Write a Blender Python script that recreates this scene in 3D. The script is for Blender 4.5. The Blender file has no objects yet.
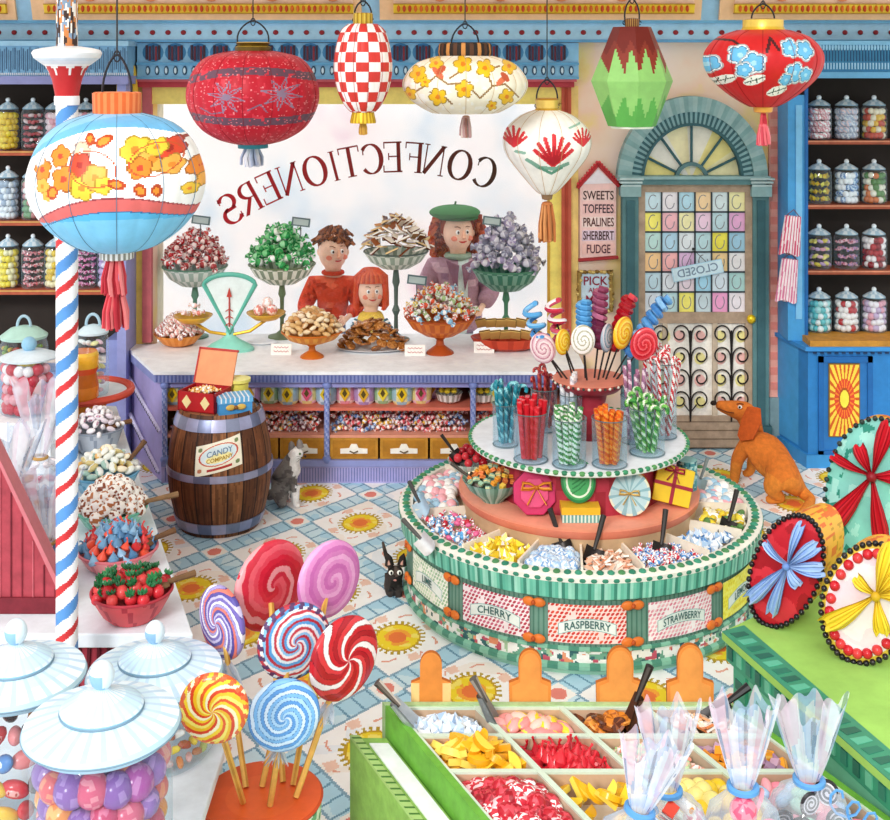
import bpy, math, random
import numpy as np
from mathutils import Vector, Matrix, Euler
random.seed(7); RNG = np.random.RandomState(11)
PI = math.pi; TAU = 2*PI
H = 3.12; F = 1200.0; CXP = 445.0; HY = 60.0
SC = bpy.context.scene; COL = SC.collection
def W(px, py, d): return Vector(((px-CXP)*d/F, d, H-(py-HY)*d/F))
def onz(px, py, z=0.0):
    d = (H-z)*F/(py-HY); return Vector(((px-CXP)*d/F, d, z))
def lin(h):
    if not isinstance(h, str): return tuple(h[:3])
    h = h.lstrip('#'); r = []
    for i in (0, 2, 4):
        c = int(h[i:i+2], 16)/255.0
        r.append(c/12.92 if c <= 0.04045 else ((c+0.055)/1.055)**2.4)
    return tuple(r)
# ---------------------------------------------------------------- materials
MATS = {}
def _new(name):
    m = bpy.data.materials.new(name); m.use_nodes = True
    nt = m.node_tree; nt.nodes.clear(); out = nt.nodes.new('ShaderNodeOutputMaterial'); return m, nt, out
def paintmat(name, rough=0.6, var=0.16, scale=9.0, metal=0.0, bump=0.0, spec=0.3, coat=0.0, trans=0.0):
    if name in MATS: return MATS[name]
    m, nt, out = _new(name); N = nt.nodes; L = nt.links
    b = N.new('ShaderNodeBsdfPrincipled'); a = N.new('ShaderNodeAttribute'); a.attribute_name = 'Col'
    tc = N.new('ShaderNodeTexCoord'); n1 = N.new('ShaderNodeTexNoise'); n1.inputs['Scale'].default_value = scale; n1.inputs['Detail'].default_value = 6; n1.inputs['Roughness'].default_value = .65
    L.new(tc.outputs['Object'], n1.inputs['Vector'])
    mr = N.new('ShaderNodeMapRange'); mr.inputs['From Min'].default_value = .3; mr.inputs['From Max'].default_value = .7
    mr.inputs['To Min'].default_value = 1-var; mr.inputs['To Max'].default_value = 1+var*0.7
    L.new(n1.outputs['Fac'], mr.inputs['Value'])
    mx = N.new('ShaderNodeVectorMath'); mx.operation = 'SCALE'
    L.new(a.outputs['Color'], mx.inputs[0]); L.new(mr.outputs['Result'], mx.inputs['Scale'])
    L.new(mx.outputs[0], b.inputs['Base Color'])
    b.inputs['Roughness'].default_value = rough; b.inputs['Metallic'].default_value = metal
    b.inputs['Specular IOR Level'].default_value = spec
    if coat: b.inputs['Coat Weight'].default_value = coat
    if bump:
        bp = N.new('ShaderNodeBump'); bp.inputs['Strength'].default_value = bump; bp.inputs['Distance'].default_value = .01
        L.new(n1.outputs['Fac'], bp.inputs['Height']); L.new(bp.outputs['Normal'], b.inputs['Normal'])
    L.new(b.outputs[0], out.inputs[0]); MATS[name] = m; return m
matte = paintmat('painted_surface', .75)
satin = paintmat('satin_paint', .45, .12)
gloss = paintmat('glossy_candy', .2, .1, 30, spec=.4)
metalm = paintmat('brushed_metal', .35, .12, 20, metal=.45)
fabric = paintmat('woven_fabric', .9, .2, 40, bump=.3)
woodm = paintmat('stained_wood', .6, .25, 14, bump=.2)
fur = paintmat('soft_fur', .9, .22, 30, bump=.4)
wash = paintmat('watercolour_wash', .8, .2, 3.0)
flat = paintmat('plain_coat', .8, .05)
def clearmat(name, tint, body, gl, bodyfac, facf=.55):
    m, nt, out = _new(name); N = nt.nodes; L = nt.links
    t = N.new('ShaderNodeBsdfTransparent'); t.inputs[0].default_value = (*lin(tint), 1)
    g = N.new('ShaderNodeBsdfGlossy'); g.inputs['Roughness'].default_value = .08
    d = N.new('ShaderNodeBsdfDiffuse')
    nz = N.new('ShaderNodeTexNoise'); nz.inputs['Scale'].default_value = 7
    cr = N.new('ShaderNodeValToRGB'); cr.color_ramp.elements[0].position = .35; cr.color_ramp.elements[1].position = .65
    cr.color_ramp.elements[0].color = (*lin(body), 1); cr.color_ramp.elements[1].color = (*lin('fbfdff'), 1)
    tc = N.new('ShaderNodeTexCoord'); L.new(tc.outputs['Object'], nz.inputs['Vector']); L.new(nz.outputs['Fac'], cr.inputs[0]); L.new(cr.outputs[0], d.inputs[0])
    lw = N.new('ShaderNodeLayerWeight'); lw.inputs['Blend'].default_value = .25
    m1 = N.new('ShaderNodeMixShader'); m2 = N.new('ShaderNodeMixShader')
    ad = N.new('ShaderNodeMath'); ad.operation = 'MULTIPLY_ADD'; ad.inputs[1].default_value = facf; ad.inputs[2].default_value = bodyfac
    L.new(lw.outputs['Facing'], ad.inputs[0]); L.new(ad.outputs[0], m1.inputs[0])
    L.new(t.outputs[0], m1.inputs[1]); L.new(d.outputs[0], m1.inputs[2])
    m2.inputs[0].default_value = gl; L.new(m1.outputs[0], m2.inputs[1]); L.new(g.outputs[0], m2.inputs[2]); L.new(m2.outputs[0], out.inputs[0])
    MATS[name] = m; return m
glass = clearmat('clear_glass', 'f6fcff', 'a9d8ee', .05, .0, .3)
pane = clearmat('window_glass', 'ffffff', 'e4f0fb', .03, .0, .2)
cello = clearmat('cellophane', 'f4f9ff', 'a8c8e8', .08, .38)
lidglass = clearmat('frosted_lid_glass', 'eef8fc', '9fd2e6', .06, .6)
sackfilm = clearmat('sack_film', 'fafcff', 'c4d8ec', .06, .16, .6)
def wallmat():
    m, nt, out = _new('washed_plaster'); N = nt.nodes; L = nt.links
    b = N.new('ShaderNodeBsdfPrincipled'); b.inputs['Roughness'].default_value = .85; b.inputs['Specular IOR Level'].default_value = .1
    tc = N.new('ShaderNodeTexCoord'); n = N.new('ShaderNodeTexNoise'); n.inputs['Scale'].default_value = 1.6; n.inputs['Detail'].default_value = 5
    L.new(tc.outputs['Object'], n.inputs['Vector']); cr = N.new('ShaderNodeValToRGB'); e = cr.color_ramp.elements
    e[0].position = .3; e[0].color = (*lin('f6c45a'), 1); e[1].position = .72; e[1].color = (*lin('fbe6da'), 1)
    for p, c in ((.42, 'f9dd9a'), (.5, 'fbd9c2'), (.6, 'fae3cf')):
        q = cr.color_ramp.elements.new(p); q.color = (*lin(c), 1)
    L.new(n.outputs['Fac'], cr.inputs[0]); L.new(cr.outputs[0], b.inputs['Base Color']); L.new(b.outputs[0], out.inputs[0]); return m
plaster = wallmat()
def skymat():
    m, nt, out = _new('pale_street_wash'); N = nt.nodes; L = nt.links
    b = N.new('ShaderNodeBsdfPrincipled'); b.inputs['Roughness'].default_value = .9
    tc = N.new('ShaderNodeTexCoord'); n = N.new('ShaderNodeTexNoise'); n.inputs['Scale'].default_value = .9; n.inputs['Detail'].default_value = 3
    L.new(tc.outputs['Object'], n.inputs['Vector']); cr = N.new('ShaderNodeValToRGB'); e = cr.color_ramp.elements
    e[0].position = .3; e[0].color = (*lin('c9e2f6'), 1); e[1].position = .75; e[1].color = (*lin('f3d3e6'), 1)
    for p, c in ((.42, 'eef6fd'), (.5, 'fbfcff'), (.62, 'fdf8fb')):
        q = cr.color_ramp.elements.new(p); q.color = (*lin(c), 1)
    L.new(n.outputs['Fac'], cr.inputs[0]); L.new(cr.outputs[0], b.inputs['Base Color']); L.new(b.outputs[0], out.inputs[0]); return m
# ---------------------------------------------------------------- mesh builder
def rot(rx=0, ry=0, rz=0): return Euler((rx, ry, rz)).to_matrix().to_4x4()
def tr(x, y=None, z=None):
    return Matrix.Translation(x if y is None else (x, y, z))
def sc(a, b=None, c=None): return Matrix.Diagonal((a, a if b is None else b, a if c is None else c, 1))
class MB:
    def __init__(s): s.v = []; s.f = []; s.c = []; s.n = 0
    def add(s, vs, fs, cols, M=None):
        vs = np.asarray(vs, float).reshape(-1, 3)
        if M is not None:
            A = np.array(M); vs = vs @ A[:3, :3].T + A[:3, 3]
        n = s.n; s.v.append(vs); s.n += len(vs)
        s.f.extend([tuple(int(i)+n for i in f) for f in fs])
        if isinstance(cols, str) or (isinstance(cols, (tuple, list)) and len(cols) == 3 and not isinstance(cols[0], (str, tuple, list, np.ndarray))):
            c = lin(cols); s.c.extend([c]*len(fs))
        else: s.c.extend([lin(q) if isinstance(q, str) else tuple(q) for q in cols])
        return s
    def box(s, x0, x1, y0, y1, z0, z1, c, M=None):
        v = [(x, y, z) for z in (z0, z1) for y in (y0, y1) for x in (x0, x1)]
        return s.add(v, [(0, 2, 3, 1), (4, 5, 7, 6), (0, 1, 5, 4), (2, 6, 7, 3), (0, 4, 6, 2), (1, 3, 7, 5)], c, M)
    def cbox(s, c0, size, c, M=None):
        a, b, d = [q/2 for q in size]
        return s.box(c0[0]-a, c0[0]+a, c0[1]-b, c0[1]+b, c0[2]-d, c0[2]+d, c, M)
    def prism(s, pts, z0, z1, c, M=None, side=None):
        n = len(pts); v = [(p[0], p[1], z0) for p in pts]+[(p[0], p[1], z1) for p in pts]
        f = [tuple(range(n-1, -1, -1)), tuple(range(n, 2*n))]+[(i, (i+1) % n, n+(i+1) % n, n+i) for i in range(n)]
        return s.add(v, f, [c, c]+[side or c]*n, M)
    def vprism(s, pts, y0, y1, c, M=None, side=None):   # outline in x,z ; thickness along y
        n = len(pts); v = [(p[0], y0, p[1]) for p in pts]+[(p[0], y1, p[1]) for p in pts]
        f = [tuple(range(n)), tuple(range(2*n-1, n-1, -1))]+[(i, n+i, n+(i+1) % n, (i+1) % n) for i in range(n)]
        return s.add(v, f, [c, c]+[side or c]*n, M)
    def surf(s, P, nu, nv, col, M=None, wrap=False):
        """P(u,v) arrays -> (x,y,z) arrays; col: colour or fn(U,V,X,Y,Z)->(n,3)"""
        U, V = np.meshgrid(np.linspace(0, 1, nu+1), np.linspace(0, 1, nv+1), indexing='ij')
        X, Y, Z = [np.broadcast_to(q, U.shape).astype(float) for q in P(U, V)]
        vs = np.stack([X, Y, Z], -1).reshape(-1, 3); w = nv+1
        fs = []
        for i in range(nu):
            for j in range(nv):
                a = i*w+j; b = (((i+1) % nu) if wrap else i+1)*w+j
                fs.append((a, b, b+1, a+1))
        if callable(col):
            Uc = (U[:-1, :-1]+U[1:, 1:])/2; Vc = (V[:-1, :-1]+V[1:, 1:])/2
            Xc, Yc, Zc = [(q[:-1, :-1]+q[1:, :-1]+q[:-1, 1:]+q[1:, 1:])/4 for q in (X, Y, Z)]
            cc = col(Uc.ravel(), Vc.ravel(), Xc.ravel(), Yc.ravel(), Zc.ravel())
            return s.add(vs, fs, [tuple(q) for q in cc], M)
        return s.add(vs, fs, col, M)
    def lathe(s, prof, n=28, col='ffffff', M=None, caps=True):
        """prof [(r,z)] bottom to top; col colour | list per segment | fn(theta_index,seg)"""
        m = len(prof); vs = []; 
        for r, z in prof:
            for i in range(n):
                a = TAU*i/n; vs.append((r*math.cos(a), r*math.sin(a), z))
        fs = []; cs = []
        for k in range(m-1):
            for i in range(n):
                j = (i+1) % n; fs.append((k*n+i, k*n+j, (k+1)*n+j, (k+1)*n+i))
                cs.append(col(i, k) if callable(col) else col[k] if isinstance(col, list) else col)
        if caps:
            if prof[0][0] > 1e-4: fs.append(tuple(range(n-1, -1, -1))); cs.append(cs[0])
            if prof[-1][0] > 1e-4: fs.append(tuple((m-1)*n+i for i in range(n))); cs.append(cs[-1])
        return s.add(vs, fs, [lin(q) for q in cs], M)
    def tube(s, path, r=.01, n=8, col='202020', M=None, closed=False, flat=1.0):
        P = [Vector(p) for p in path]; m = len(P)
        rr = r if isinstance(r, (list, tuple)) else [r]*m
        T = []
        for i in range(m):
            a = P[(i-1) % m] if (i or closed) else P[0]; b = P[(i+1) % m] if (i < m-1 or closed) else P[-1]
            t = (b-a); T.append(t.normalized() if t.length > 1e-9 else Vector((0, 0, 1)))
        up = Vector((0, 0, 1)) if abs(T[0].z) < .9 else Vector((1, 0, 0))
        nrm = (up-T[0]*up.dot(T[0])).normalized(); vs = []
        for i in range(m):
            nrm = (nrm-T[i]*nrm.dot(T[i]))
            nrm = nrm.normalized() if nrm.length > 1e-6 else T[i].orthogonal().normalized()
            b = T[i].cross(nrm)
            for k in range(n):
                a = TAU*k/n; vs.append(P[i]+nrm*(rr[i]*math.cos(a)*flat)+b*(rr[i]*math.sin(a)))
        fs = []; cs = []
        for i in range(m if closed else m-1):
            for k in range(n):
                k2 = (k+1) % n; i2 = (i+1) % m
                fs.append((i*n+k, i*n+k2, i2*n+k2, i2*n+k)); cs.append(col(i, k) if callable(col) else col)
        if not closed:
            fs.append(tuple(range(n-1, -1, -1))); cs.append(cs[0]); fs.append(tuple((m-1)*n+k for k in range(n))); cs.append(cs[-1])
        return s.add([tuple(v) for v in vs], fs, [lin(q) for q in cs], M)
    def ell(s, c, r, nu=14, nv=9, col='ffffff', M=None):
        if not isinstance(r, (tuple, list)): r = (r, r, r)
        def P(U, V):
            a = U*TAU; b = -PI/2+V*PI
            return c[0]+r[0]*np.cos(a)*np.cos(b), c[1]+r[1]*np.sin(a)*np.cos(b), c[2]+r[2]*np.sin(b)
        return s.surf(P, nu, nv, col, M, wrap=True)
    def mesh(s, name, smooth=True):
        me = bpy.data.meshes.new(name); V = np.concatenate(s.v) if s.v else np.zeros((0, 3))
        me.from_pydata(V.tolist(), [], s.f)
        at = me.color_attributes.new('Col', 'FLOAT_COLOR', 'CORNER')
        lt = np.array([len(f) for f in s.f]); C = np.ones((len(s.f), 4)); C[:, :3] = np.array(s.c)
        at.data.foreach_set('color', np.repeat(C, lt, axis=0).ravel())
        me.polygons.foreach_set('use_smooth', [smooth]*len(s.f))
        if smooth and len(s.f) < 30000:
            try: me.set_sharp_from_angle(angle=math.radians(38))
            except Exception: pass
        me.update(); return me
    def build(s, name, mat, parent=None, loc=None, smooth=True, bevel=0, label=None, kind=None, R=None):
        me = s.mesh(name, smooth); me.materials.append(mat); o = bpy.data.objects.new(name, me); COL.objects.link(o)
        if parent is not None: o.parent = parent
        if loc is not None: o.location = loc
        if R is not None: o.rotation_euler = R
        if bevel:
            b = o.modifiers.new('bevel', 'BEVEL'); b.width = bevel; b.segments = 2; b.limit_method = 'ANGLE'
        if label: o['label'] = label
        if kind: o['kind'] = kind
        return o
def tag(o, label, cat, group=None, kind=None):
    o['label'] = label; o['category'] = cat
    if group: o['group'] = group
    if kind: o['kind'] = kind
    return o
def thing(name, label, cat, loc=(0, 0, 0), R=(0, 0, 0), group=None):
    o = bpy.data.objects.new(name, None); COL.objects.link(o); o.location = loc
    o.rotation_euler = R if isinstance(R, (tuple, list)) else (0, 0, R); o.empty_display_size = .05
    return tag(o, label, cat, group)
def struct(name, mb, mat, parent=None, smooth=False, bevel=0):
    o = mb.build(name, mat, parent, smooth=smooth, bevel=bevel)
    if parent is None: o['kind'] = 'structure'
    return o
def dup(root, loc, R=None, label=None, group=None, scale=None):
    r = root.copy(); COL.objects.link(r); r.location = loc
    if R is not None: r.rotation_euler = R
    if label: r['label'] = label
    if group: r['group'] = group
    if scale is not None: r.scale = (scale,)*3
    for ch in list(root.children):
        c = ch.copy(); COL.objects.link(c); c.parent = r
        for g in list(ch.children):
            d = g.copy(); COL.objects.link(d); d.parent = c
    return r
# ---------------------------------------------------------------- pattern painting on surfaces
def paint(X, Y, base, layers):
    n = X.shape[0]
    C = np.array(base) if isinstance(base, np.ndarray) else np.tile(np.array(lin(base)), (n, 1))
    for L in layers:
        k = L[0]
        if k == 'e':
            _, cx, cy, rx, ry, a, c = L; dx = X-cx; dy = Y-cy; ca, sa = math.cos(a), math.sin(a)
            m = ((dx*ca+dy*sa)/rx)**2+((-dx*sa+dy*ca)/ry)**2 < 1
        elif k == 'o':   # outline ellipse
            _, cx, cy, rx, ry, a, w, c = L; dx = X-cx; dy = Y-cy; ca, sa = math.cos(a), math.sin(a)
            q = np.sqrt(((dx*ca+dy*sa)/rx)**2+((-dx*sa+dy*ca)/ry)**2); m = np.abs(q-1) < w/min(rx, ry)
        elif k == 'b':
            _, x0, x1, y0, y1, c = L; m = (X > x0) & (X < x1) & (Y > y0) & (Y < y1)
        elif k == 'l':
            _, pts, w, c = L; m = np.zeros(n, bool)
            for (ax, ay), (bx, by) in zip(pts[:-1], pts[1:]):
                vx, vy = bx-ax, by-ay; q = vx*vx+vy*vy or 1e-9; t = np.clip(((X-ax)*vx+(Y-ay)*vy)/q, 0, 1)
                m |= (X-ax-t*vx)**2+(Y-ay-t*vy)**2 < w*w/4
        elif k == 'f':   # flower: cx cy r petals depth colour centre rotation
            _, cx, cy, r, np_, dep, c, cc, a0 = L; dx = X-cx; dy = Y-cy; rr = np.hypot(dx, dy); th = np.arctan2(dy, dx)+a0
            edge = r*(1-dep+dep*np.abs(np.cos(th*np_/2))); m = rr < edge; C[m] = lin(c)
            m2 = (rr < edge) & (rr > edge*.88); C[m2] = np.array(lin(c))*.45
            m = rr < r*.25; c = cc
        elif k == 'm': _, m, c = L
        elif k == 'p':
            _, pts, c = L; m = np.zeros(n, bool); j = len(pts)-1
            for i in range(len(pts)):
                xi, yi = pts[i]; xj, yj = pts[j]
                if yi != yj:
                    m ^= ((yi > Y) != (yj > Y)) & (X < (xj-xi)*(Y-yi)/(yj-yi)+xi)
                j = i
        C[m] = lin(c)
    return C
def vnoise(X, Y, s, seed=0):
    r = np.random.RandomState(seed); T = r.rand(64, 64); x = X*s; y = Y*s; xi = np.floor(x).astype(int); yi = np.floor(y).astype(int); fx = x-xi; fy = y-yi
    fx = fx*fx*(3-2*fx); fy = fy*fy*(3-2*fy); g = lambda a, b: T[a % 64, b % 64]
    return g(xi, yi)*(1-fx)*(1-fy)+g(xi+1, yi)*fx*(1-fy)+g(xi, yi+1)*(1-fx)*fy+g(xi+1, yi+1)*fx*fy
_TX = {}
def text_mesh(t, size=1.0, ext=.01, spacing=1.0):
    key = (t, ext, spacing)
    if key not in _TX:
        cu = bpy.data.curves.new('lettering', 'FONT'); cu.body = t; cu.size = 1; cu.extrude = ext; cu.align_x = 'CENTER'; cu.align_y = 'CENTER'; cu.resolution_u = 3; cu.offset = .012; cu.space_character = spacing
        o = bpy.data.objects.new('lettering', cu); COL.objects.link(o); dg = bpy.context.evaluated_depsgraph_get(); dg.update()
        me = o.evaluated_get(dg).to_mesh(); v = np.array([tuple(q.co) for q in me.vertices]); f = [tuple(p.vertices) for p in me.polygons]
        o.evaluated_get(dg).to_mesh_clear(); bpy.data.objects.remove(o); bpy.data.curves.remove(cu); _TX[key] = (v, f)
    v, f = _TX[key]; return v*size, f
FACE = rot(PI/2, 0, 0)     # puts xy lettering upright, facing the camera side
def skinmesh(pts, edges, rad, sub=2, root=0):
    me = bpy.data.meshes.new('body'); me.from_pydata([tuple(p) for p in pts], edges, []); o = bpy.data.objects.new('body', me); COL.objects.link(o)
    m = o.modifiers.new('skin', 'SKIN'); m.use_smooth_shade = True
    if not me.skin_vertices: me.attributes.new
    sv = me.skin_vertices
    if len(sv) == 0:
        bpy.context.view_layer.objects.active = o
        bpy.context.view_layer.update(); sv = me.skin_vertices
    for i, r in enumerate(rad):
        sv[0].data[i].radius = (r, r) if not isinstance(r, tuple) else r; sv[0].data[i].use_root = (i == root)
    s = o.modifiers.new('sub', 'SUBSURF'); s.levels = sub; s.render_levels = sub
    dg = bpy.context.evaluated_depsgraph_get(); dg.update(); ev = o.evaluated_get(dg); em = ev.to_mesh()
    v = np.array([tuple(q.co) for q in em.vertices]); f = [tuple(p.vertices) for p in em.polygons]; ev.to_mesh_clear()
    bpy.data.objects.remove(o); return v, f
def addskin(mb, pts, edges, rad, col, sub=2, root=0):
    v, f = skinmesh(pts, edges, rad, sub, root)
    if callable(col):
        cc = np.array([v[list(q)].mean(0) for q in f]); mb.add(v, f, [tuple(q) for q in col(cc[:, 0], cc[:, 1], cc[:, 2])])
    else: mb.add(v, f, col)
    return mb
# ================================================================ camera, light
cd = bpy.data.cameras.new('camera'); cam = bpy.data.objects.new('camera', cd); COL.objects.link(cam)
cam.location = (0, 0, H); cam.rotation_euler = (PI/2, 0, 0); cd.sensor_width = 36; cd.lens = 36*F/890; cd.shift_y = -(410-HY)/890.0; cd.clip_end = 100
SC.camera = cam
w = bpy.data.worlds.new('world'); SC.world = w; w.use_nodes = True
w.node_tree.nodes['Background'].inputs[0].default_value = (.97, .985, 1, 1); w.node_tree.nodes['Background'].inputs[1].default_value = .85
def sun_or_fill(el, az, e, ang, c):
    l = bpy.data.lights.new('sun_or_fill', 'SUN'); l.energy = e; l.angle = math.radians(ang); l.color = c
    o = bpy.data.objects.new('sun_or_fill', l); COL.objects.link(o)
    o.rotation_euler = (PI/2-math.radians(el), 0, math.radians(az))
sun_or_fill(27, -22, 1.35, 12, (1, .98, .95)); sun_or_fill(62, -10, .9, 50, (1, 1, 1))  # second lamp is an added fill that whitens the street wall outside
SC.view_settings.view_transform = 'Standard'; SC.view_settings.look = 'None'; SC.view_settings.gamma = 1; SC.view_settings.exposure = 0.4
SC.cycles.max_bounces = 8; SC.cycles.transparent_max_bounces = 24
# ================================================================ the room
D = 9.7
def floor():
    def P(U, V): return -4.2+U*8.6, 4.2+V*5.6, U*0
    def colr(U, V, X, Y, Z):
        a = .72; u = (X*.88+Y*.62)/a+.23; v = (X*.80-Y*.74)/a+.45
        fu = u-np.floor(u)-.5; fv = v-np.floor(v)-.5; C = np.tile(np.array(lin('fffefc')), (len(X), 1))
        w1 = vnoise(X, Y, 7, 1); C[w1 > .8] = lin('faf3ea'); C[w1 < .15] = lin('f2f6fa')
        bu = np.abs(fu) > .395; bv = np.abs(fv) > .395
        C[bu | bv] = lin('b4dcee'); C[(bu | bv) & (vnoise(X, Y, 9, 2) > .55)] = lin('cfe9f3')
        tl = (bu & ~bv & (np.abs((v*7) % 1) < .13)) | (bv & ~bu & (np.abs((u*7) % 1) < .13)); C[tl] = lin('6c9cb8')
        ed = ((np.abs(np.abs(fu)-.395) < .012) & ~bv) | ((np.abs(np.abs(fv)-.395) < .012) & ~bu); C[ed] = lin('86abc2')
        cr = bu & bv; C[cr] = lin('fbf8f2')
        qu = (u-np.round(u)); qv = (v-np.round(v)); rq = (qu*1.2)**2+(qv*1.2)**2; C[rq < .0075] = lin('e98a7c')
        X2 = fu*a; Y2 = fv*a; r = np.hypot(X2, Y2)*.86; th = np.arctan2(Y2, X2); nn = vnoise(X, Y, 30, 3)
        curl = (np.abs(r-(.205+.018*np.sin(th*8))) < .007) & (np.sin(th*8+1) > .2) & ~bu & ~bv; C[curl] = lin('e7a58d')
        blob = (r > .17) & (r < .23) & (np.sin(th*4+.8) > .82) & ~bu & ~bv; C[blob] = lin('f4cdb9')
        ray = (r < .155) & (r > .115) & (np.cos(th*26) > .15); C[ray] = lin('b59a28')
        y = r < .125; C[y] = lin('f2d52c'); C[y & (nn > .6)] = lin('f8e46c'); C[(np.abs(r-.122) < .006)] = lin('c9a224')
        o = r < .075; C[o & (nn > .3)] = lin('f5a63a'); o = r < .05; C[o] = lin('ec7a3c'); return C
    mb = MB(); mb.surf(P, 1000, 700, colr); struct('floor', mb, flat)
    mb = MB(); mb.box(-9, 9, 2, 9.84, -.12, -.006, 'e9f1f4'); struct('floor_slab', mb, matte)
floor()
zc = 0.83     # top of the serving counter
# back wall with the shop window opening
x0, x1 = W(153, 0, D).x, W(561, 0, D).x; zt = W(0, 103, D).z
mb = MB(); mb.box(-5.2, x0, D, D+.15, 0, 3.45, 'ffffff'); mb.box(x1, 5.2, D, D+.15, 0, 3.45, 'ffffff'); mb.box(x0, x1, D, D+.15, zt, 3.45, 'ffffff'); mb.box(x0, x1, D, D+.15, 0, zc-.06, 'ffffff')
struct('wall_back', mb, plaster)
# street outside
mb = MB(); mb.box(-8, 8, 10.1, 14, -.1, .1, 'f1f3f7'); struct('pavement', mb, matte)
mb = MB(); mb.box(-8, 8, 13.0, 13.2, .1, 4.6, 'ffffff'); struct('wall_street', mb, skymat())
# window frame and glass
mb = MB()
R1, R2, Y1 = 'b5484e', 'c9666a', 'f7dc62'
def wx(px, d=D): return (px-CXP)*d/F
def wz(py, d=D): return H-(py-HY)*d/F
fd = D-.06
mb.box(wx(144), wx(153), fd, D, zc+.02, wz(86), 'c86a70'); mb.box(wx(561), wx(570.5), fd, D, 0, wz(86), 'c4604a'); mb.box(wx(564.5), wx(567), fd-.015, fd, 0, wz(86), 'a9432f')
mb.box(wx(570.5), wx(578), D-.02, D, 0, wz(86), 'f8dc8a'); mb.box(wx(140), wx(573), fd-.04, D, wz(87), wz(79), 'b23f49'); mb.box(wx(137), wx(575), fd-.07, D, wz(81.5), wz(79), 'd2626a')
mb.box(wx(127), wx(144), D-.02, D, 0, wz(86), 'f6d56f'); mb.box(wx(153), wx(561), D-.03, D, wz(104), wz(87), 'f5e27e')
mb.box(wx(547), wx(561), D-.03, D, zc+.02, wz(103), 'f6e579'); mb.box(wx(547), wx(549.5), D-.04, D-.03, zc+.02, wz(103), 'c79a3a')
win = struct('window_1', mb, matte)
mb = MB(); mb.box(wx(150), wx(150)+.02, D+.15, 10.08, zc, 2.9, 'f3ead0'); mb.box(wx(561)+.04, wx(561)+.06, D+.15, 10.08, zc, 2.9, 'f3ead0'); mb.box(wx(150), wx(561)+.06, D+.15, 10.08, 2.8, 2.9, 'f6edd2'); mb.build('window_reveal', matte, win, smooth=False)
mb = MB(); mb.box(wx(150), wx(561)+.06, 10.05, 10.06, .1, 2.82, 'ffffff'); mb.build('glass_pane', pane, win, smooth=False)
# --- lettering painted on the glass, meant to be read from the street
GL = {
 'C': [('arc', .5, .5, .46, .5, 40, 320, 1), ('s', .84, .66, .84, .9, .05)],
 'O': [('arc', .5, .5, .46, .5, 0, 360, 1)],
 'N': [('s', .12, 0, .12, 1, .06), ('s', .12, 1, .88, 0, .17), ('s', .88, 0, .88, 1, .06), ('s', 0, 1, .26, 1, .05), ('s', .76, 1, 1, 1, .05), ('s', 0, 0, .24, 0, .05)],
 'F': [('s', .2, 0, .2, 1, .17), ('s', .05, 1, .85, 1, .07), ('s', .2, .52, .65, .52, .06), ('s', .05, 0, .4, 0, .05), ('s', .85, .8, .85, 1.02, .05), ('s', .65, .4, .65, .64, .05)],
 'E': [('s', .2, 0, .2, 1, .17), ('s', .05, 1, .85, 1, .07), ('s', .2, .52, .65, .52, .06), ('s', .05, 0, .85, 0, .07), ('s', .85, .8, .85, 1.02, .05), ('s', .88, -.02, .88, .22, .05), ('s', .65, .4, .65, .64, .05)],
 'T': [('s', .5, 0, .5, 1, .17), ('s', .05, 1, .95, 1, .07), ('s', .05, .8, .05, 1.02, .05), ('s', .95, .8, .95, 1.02, .05), ('s', .3, 0, .7, 0, .05)],
 'I': [('s', .5, 0, .5, 1, .17), ('s', .32, 1, .68, 1, .05), ('s', .32, 0, .68, 0, .05)],
 'R': [('s', .2, 0, .2, 1, .17), ('arc', .42, .75, .36, .25, -90, 90, .8), ('s', .1, 1, .45, 1, .06), ('s', .2, .5, .45, .5, .06), ('s', .45, .5, .9, 0, .16), ('s', .05, 0, .38, 0, .05), ('s', .82, 0, 1, 0, .05)],
 'S': [('arc', .48, .75, .34, .25, 20, 250, .9), ('arc', .5, .27, .38, .27, -160, 80, .9), ('s', .2, .5, .75, .47, .15), ('s', .82, .76, .82, .98, .05), ('s', .12, .04, .12, .26, .05)],
}
def letter(mb, ch, cx, cz, wdt, hgt, ang, col, y):
    def put(x, z):
        X = -(x-.5)*wdt; Z = (z-.5)*hgt; c, s = math.cos(ang), math.sin(ang); return cx+X*c-Z*s, cz+X*s+Z*c
    for g in GL[ch]:
        if g[0] == 's':
            _, ax, az, bx, bz, t = g; vx, vz = bx-ax, (bz-az)*hgt/wdt; L = math.hypot(vx, vz); nx, nz = -vz/L*t/2, vx/L*t/2*wdt/hgt
            pts = [put(ax+nx, az+nz), put(bx+nx, bz+nz), put(bx-nx, bz-nz), put(ax-nx, az-nz)]; mb.vprism(pts, y-.006, y, col)
        else:
            _, ox, oz, rx, rz, a0, a1, k = g; n = 22
            for i in range(n):
                q = []
                for t, s in ((i, 1), (i+1, 1), (i+1, -1), (i, -1)):
                    a = math.radians(a0+(a1-a0)*t/n); th = (.03+.075*abs(math.cos(a))*k); q.append(put(ox+(rx+s*th)*math.cos(a), oz+(rz+s*th*wdt/hgt)*math.sin(a)))
                mb.vprism(q, y-.006, y, col)
mb = MB(); yy = 10.045
pos = [('C', 484, 172), ('O', 460, 165), ('N', 434, 160), ('F', 413, 157.5), ('E', 392, 157), ('C', 371, 159), ('T', 350, 162), ('I', 334, 166), ('O', 315, 171), ('N', 290, 179), ('E', 268, 188), ('R', 249, 198), ('S', 230, 209)]
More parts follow.
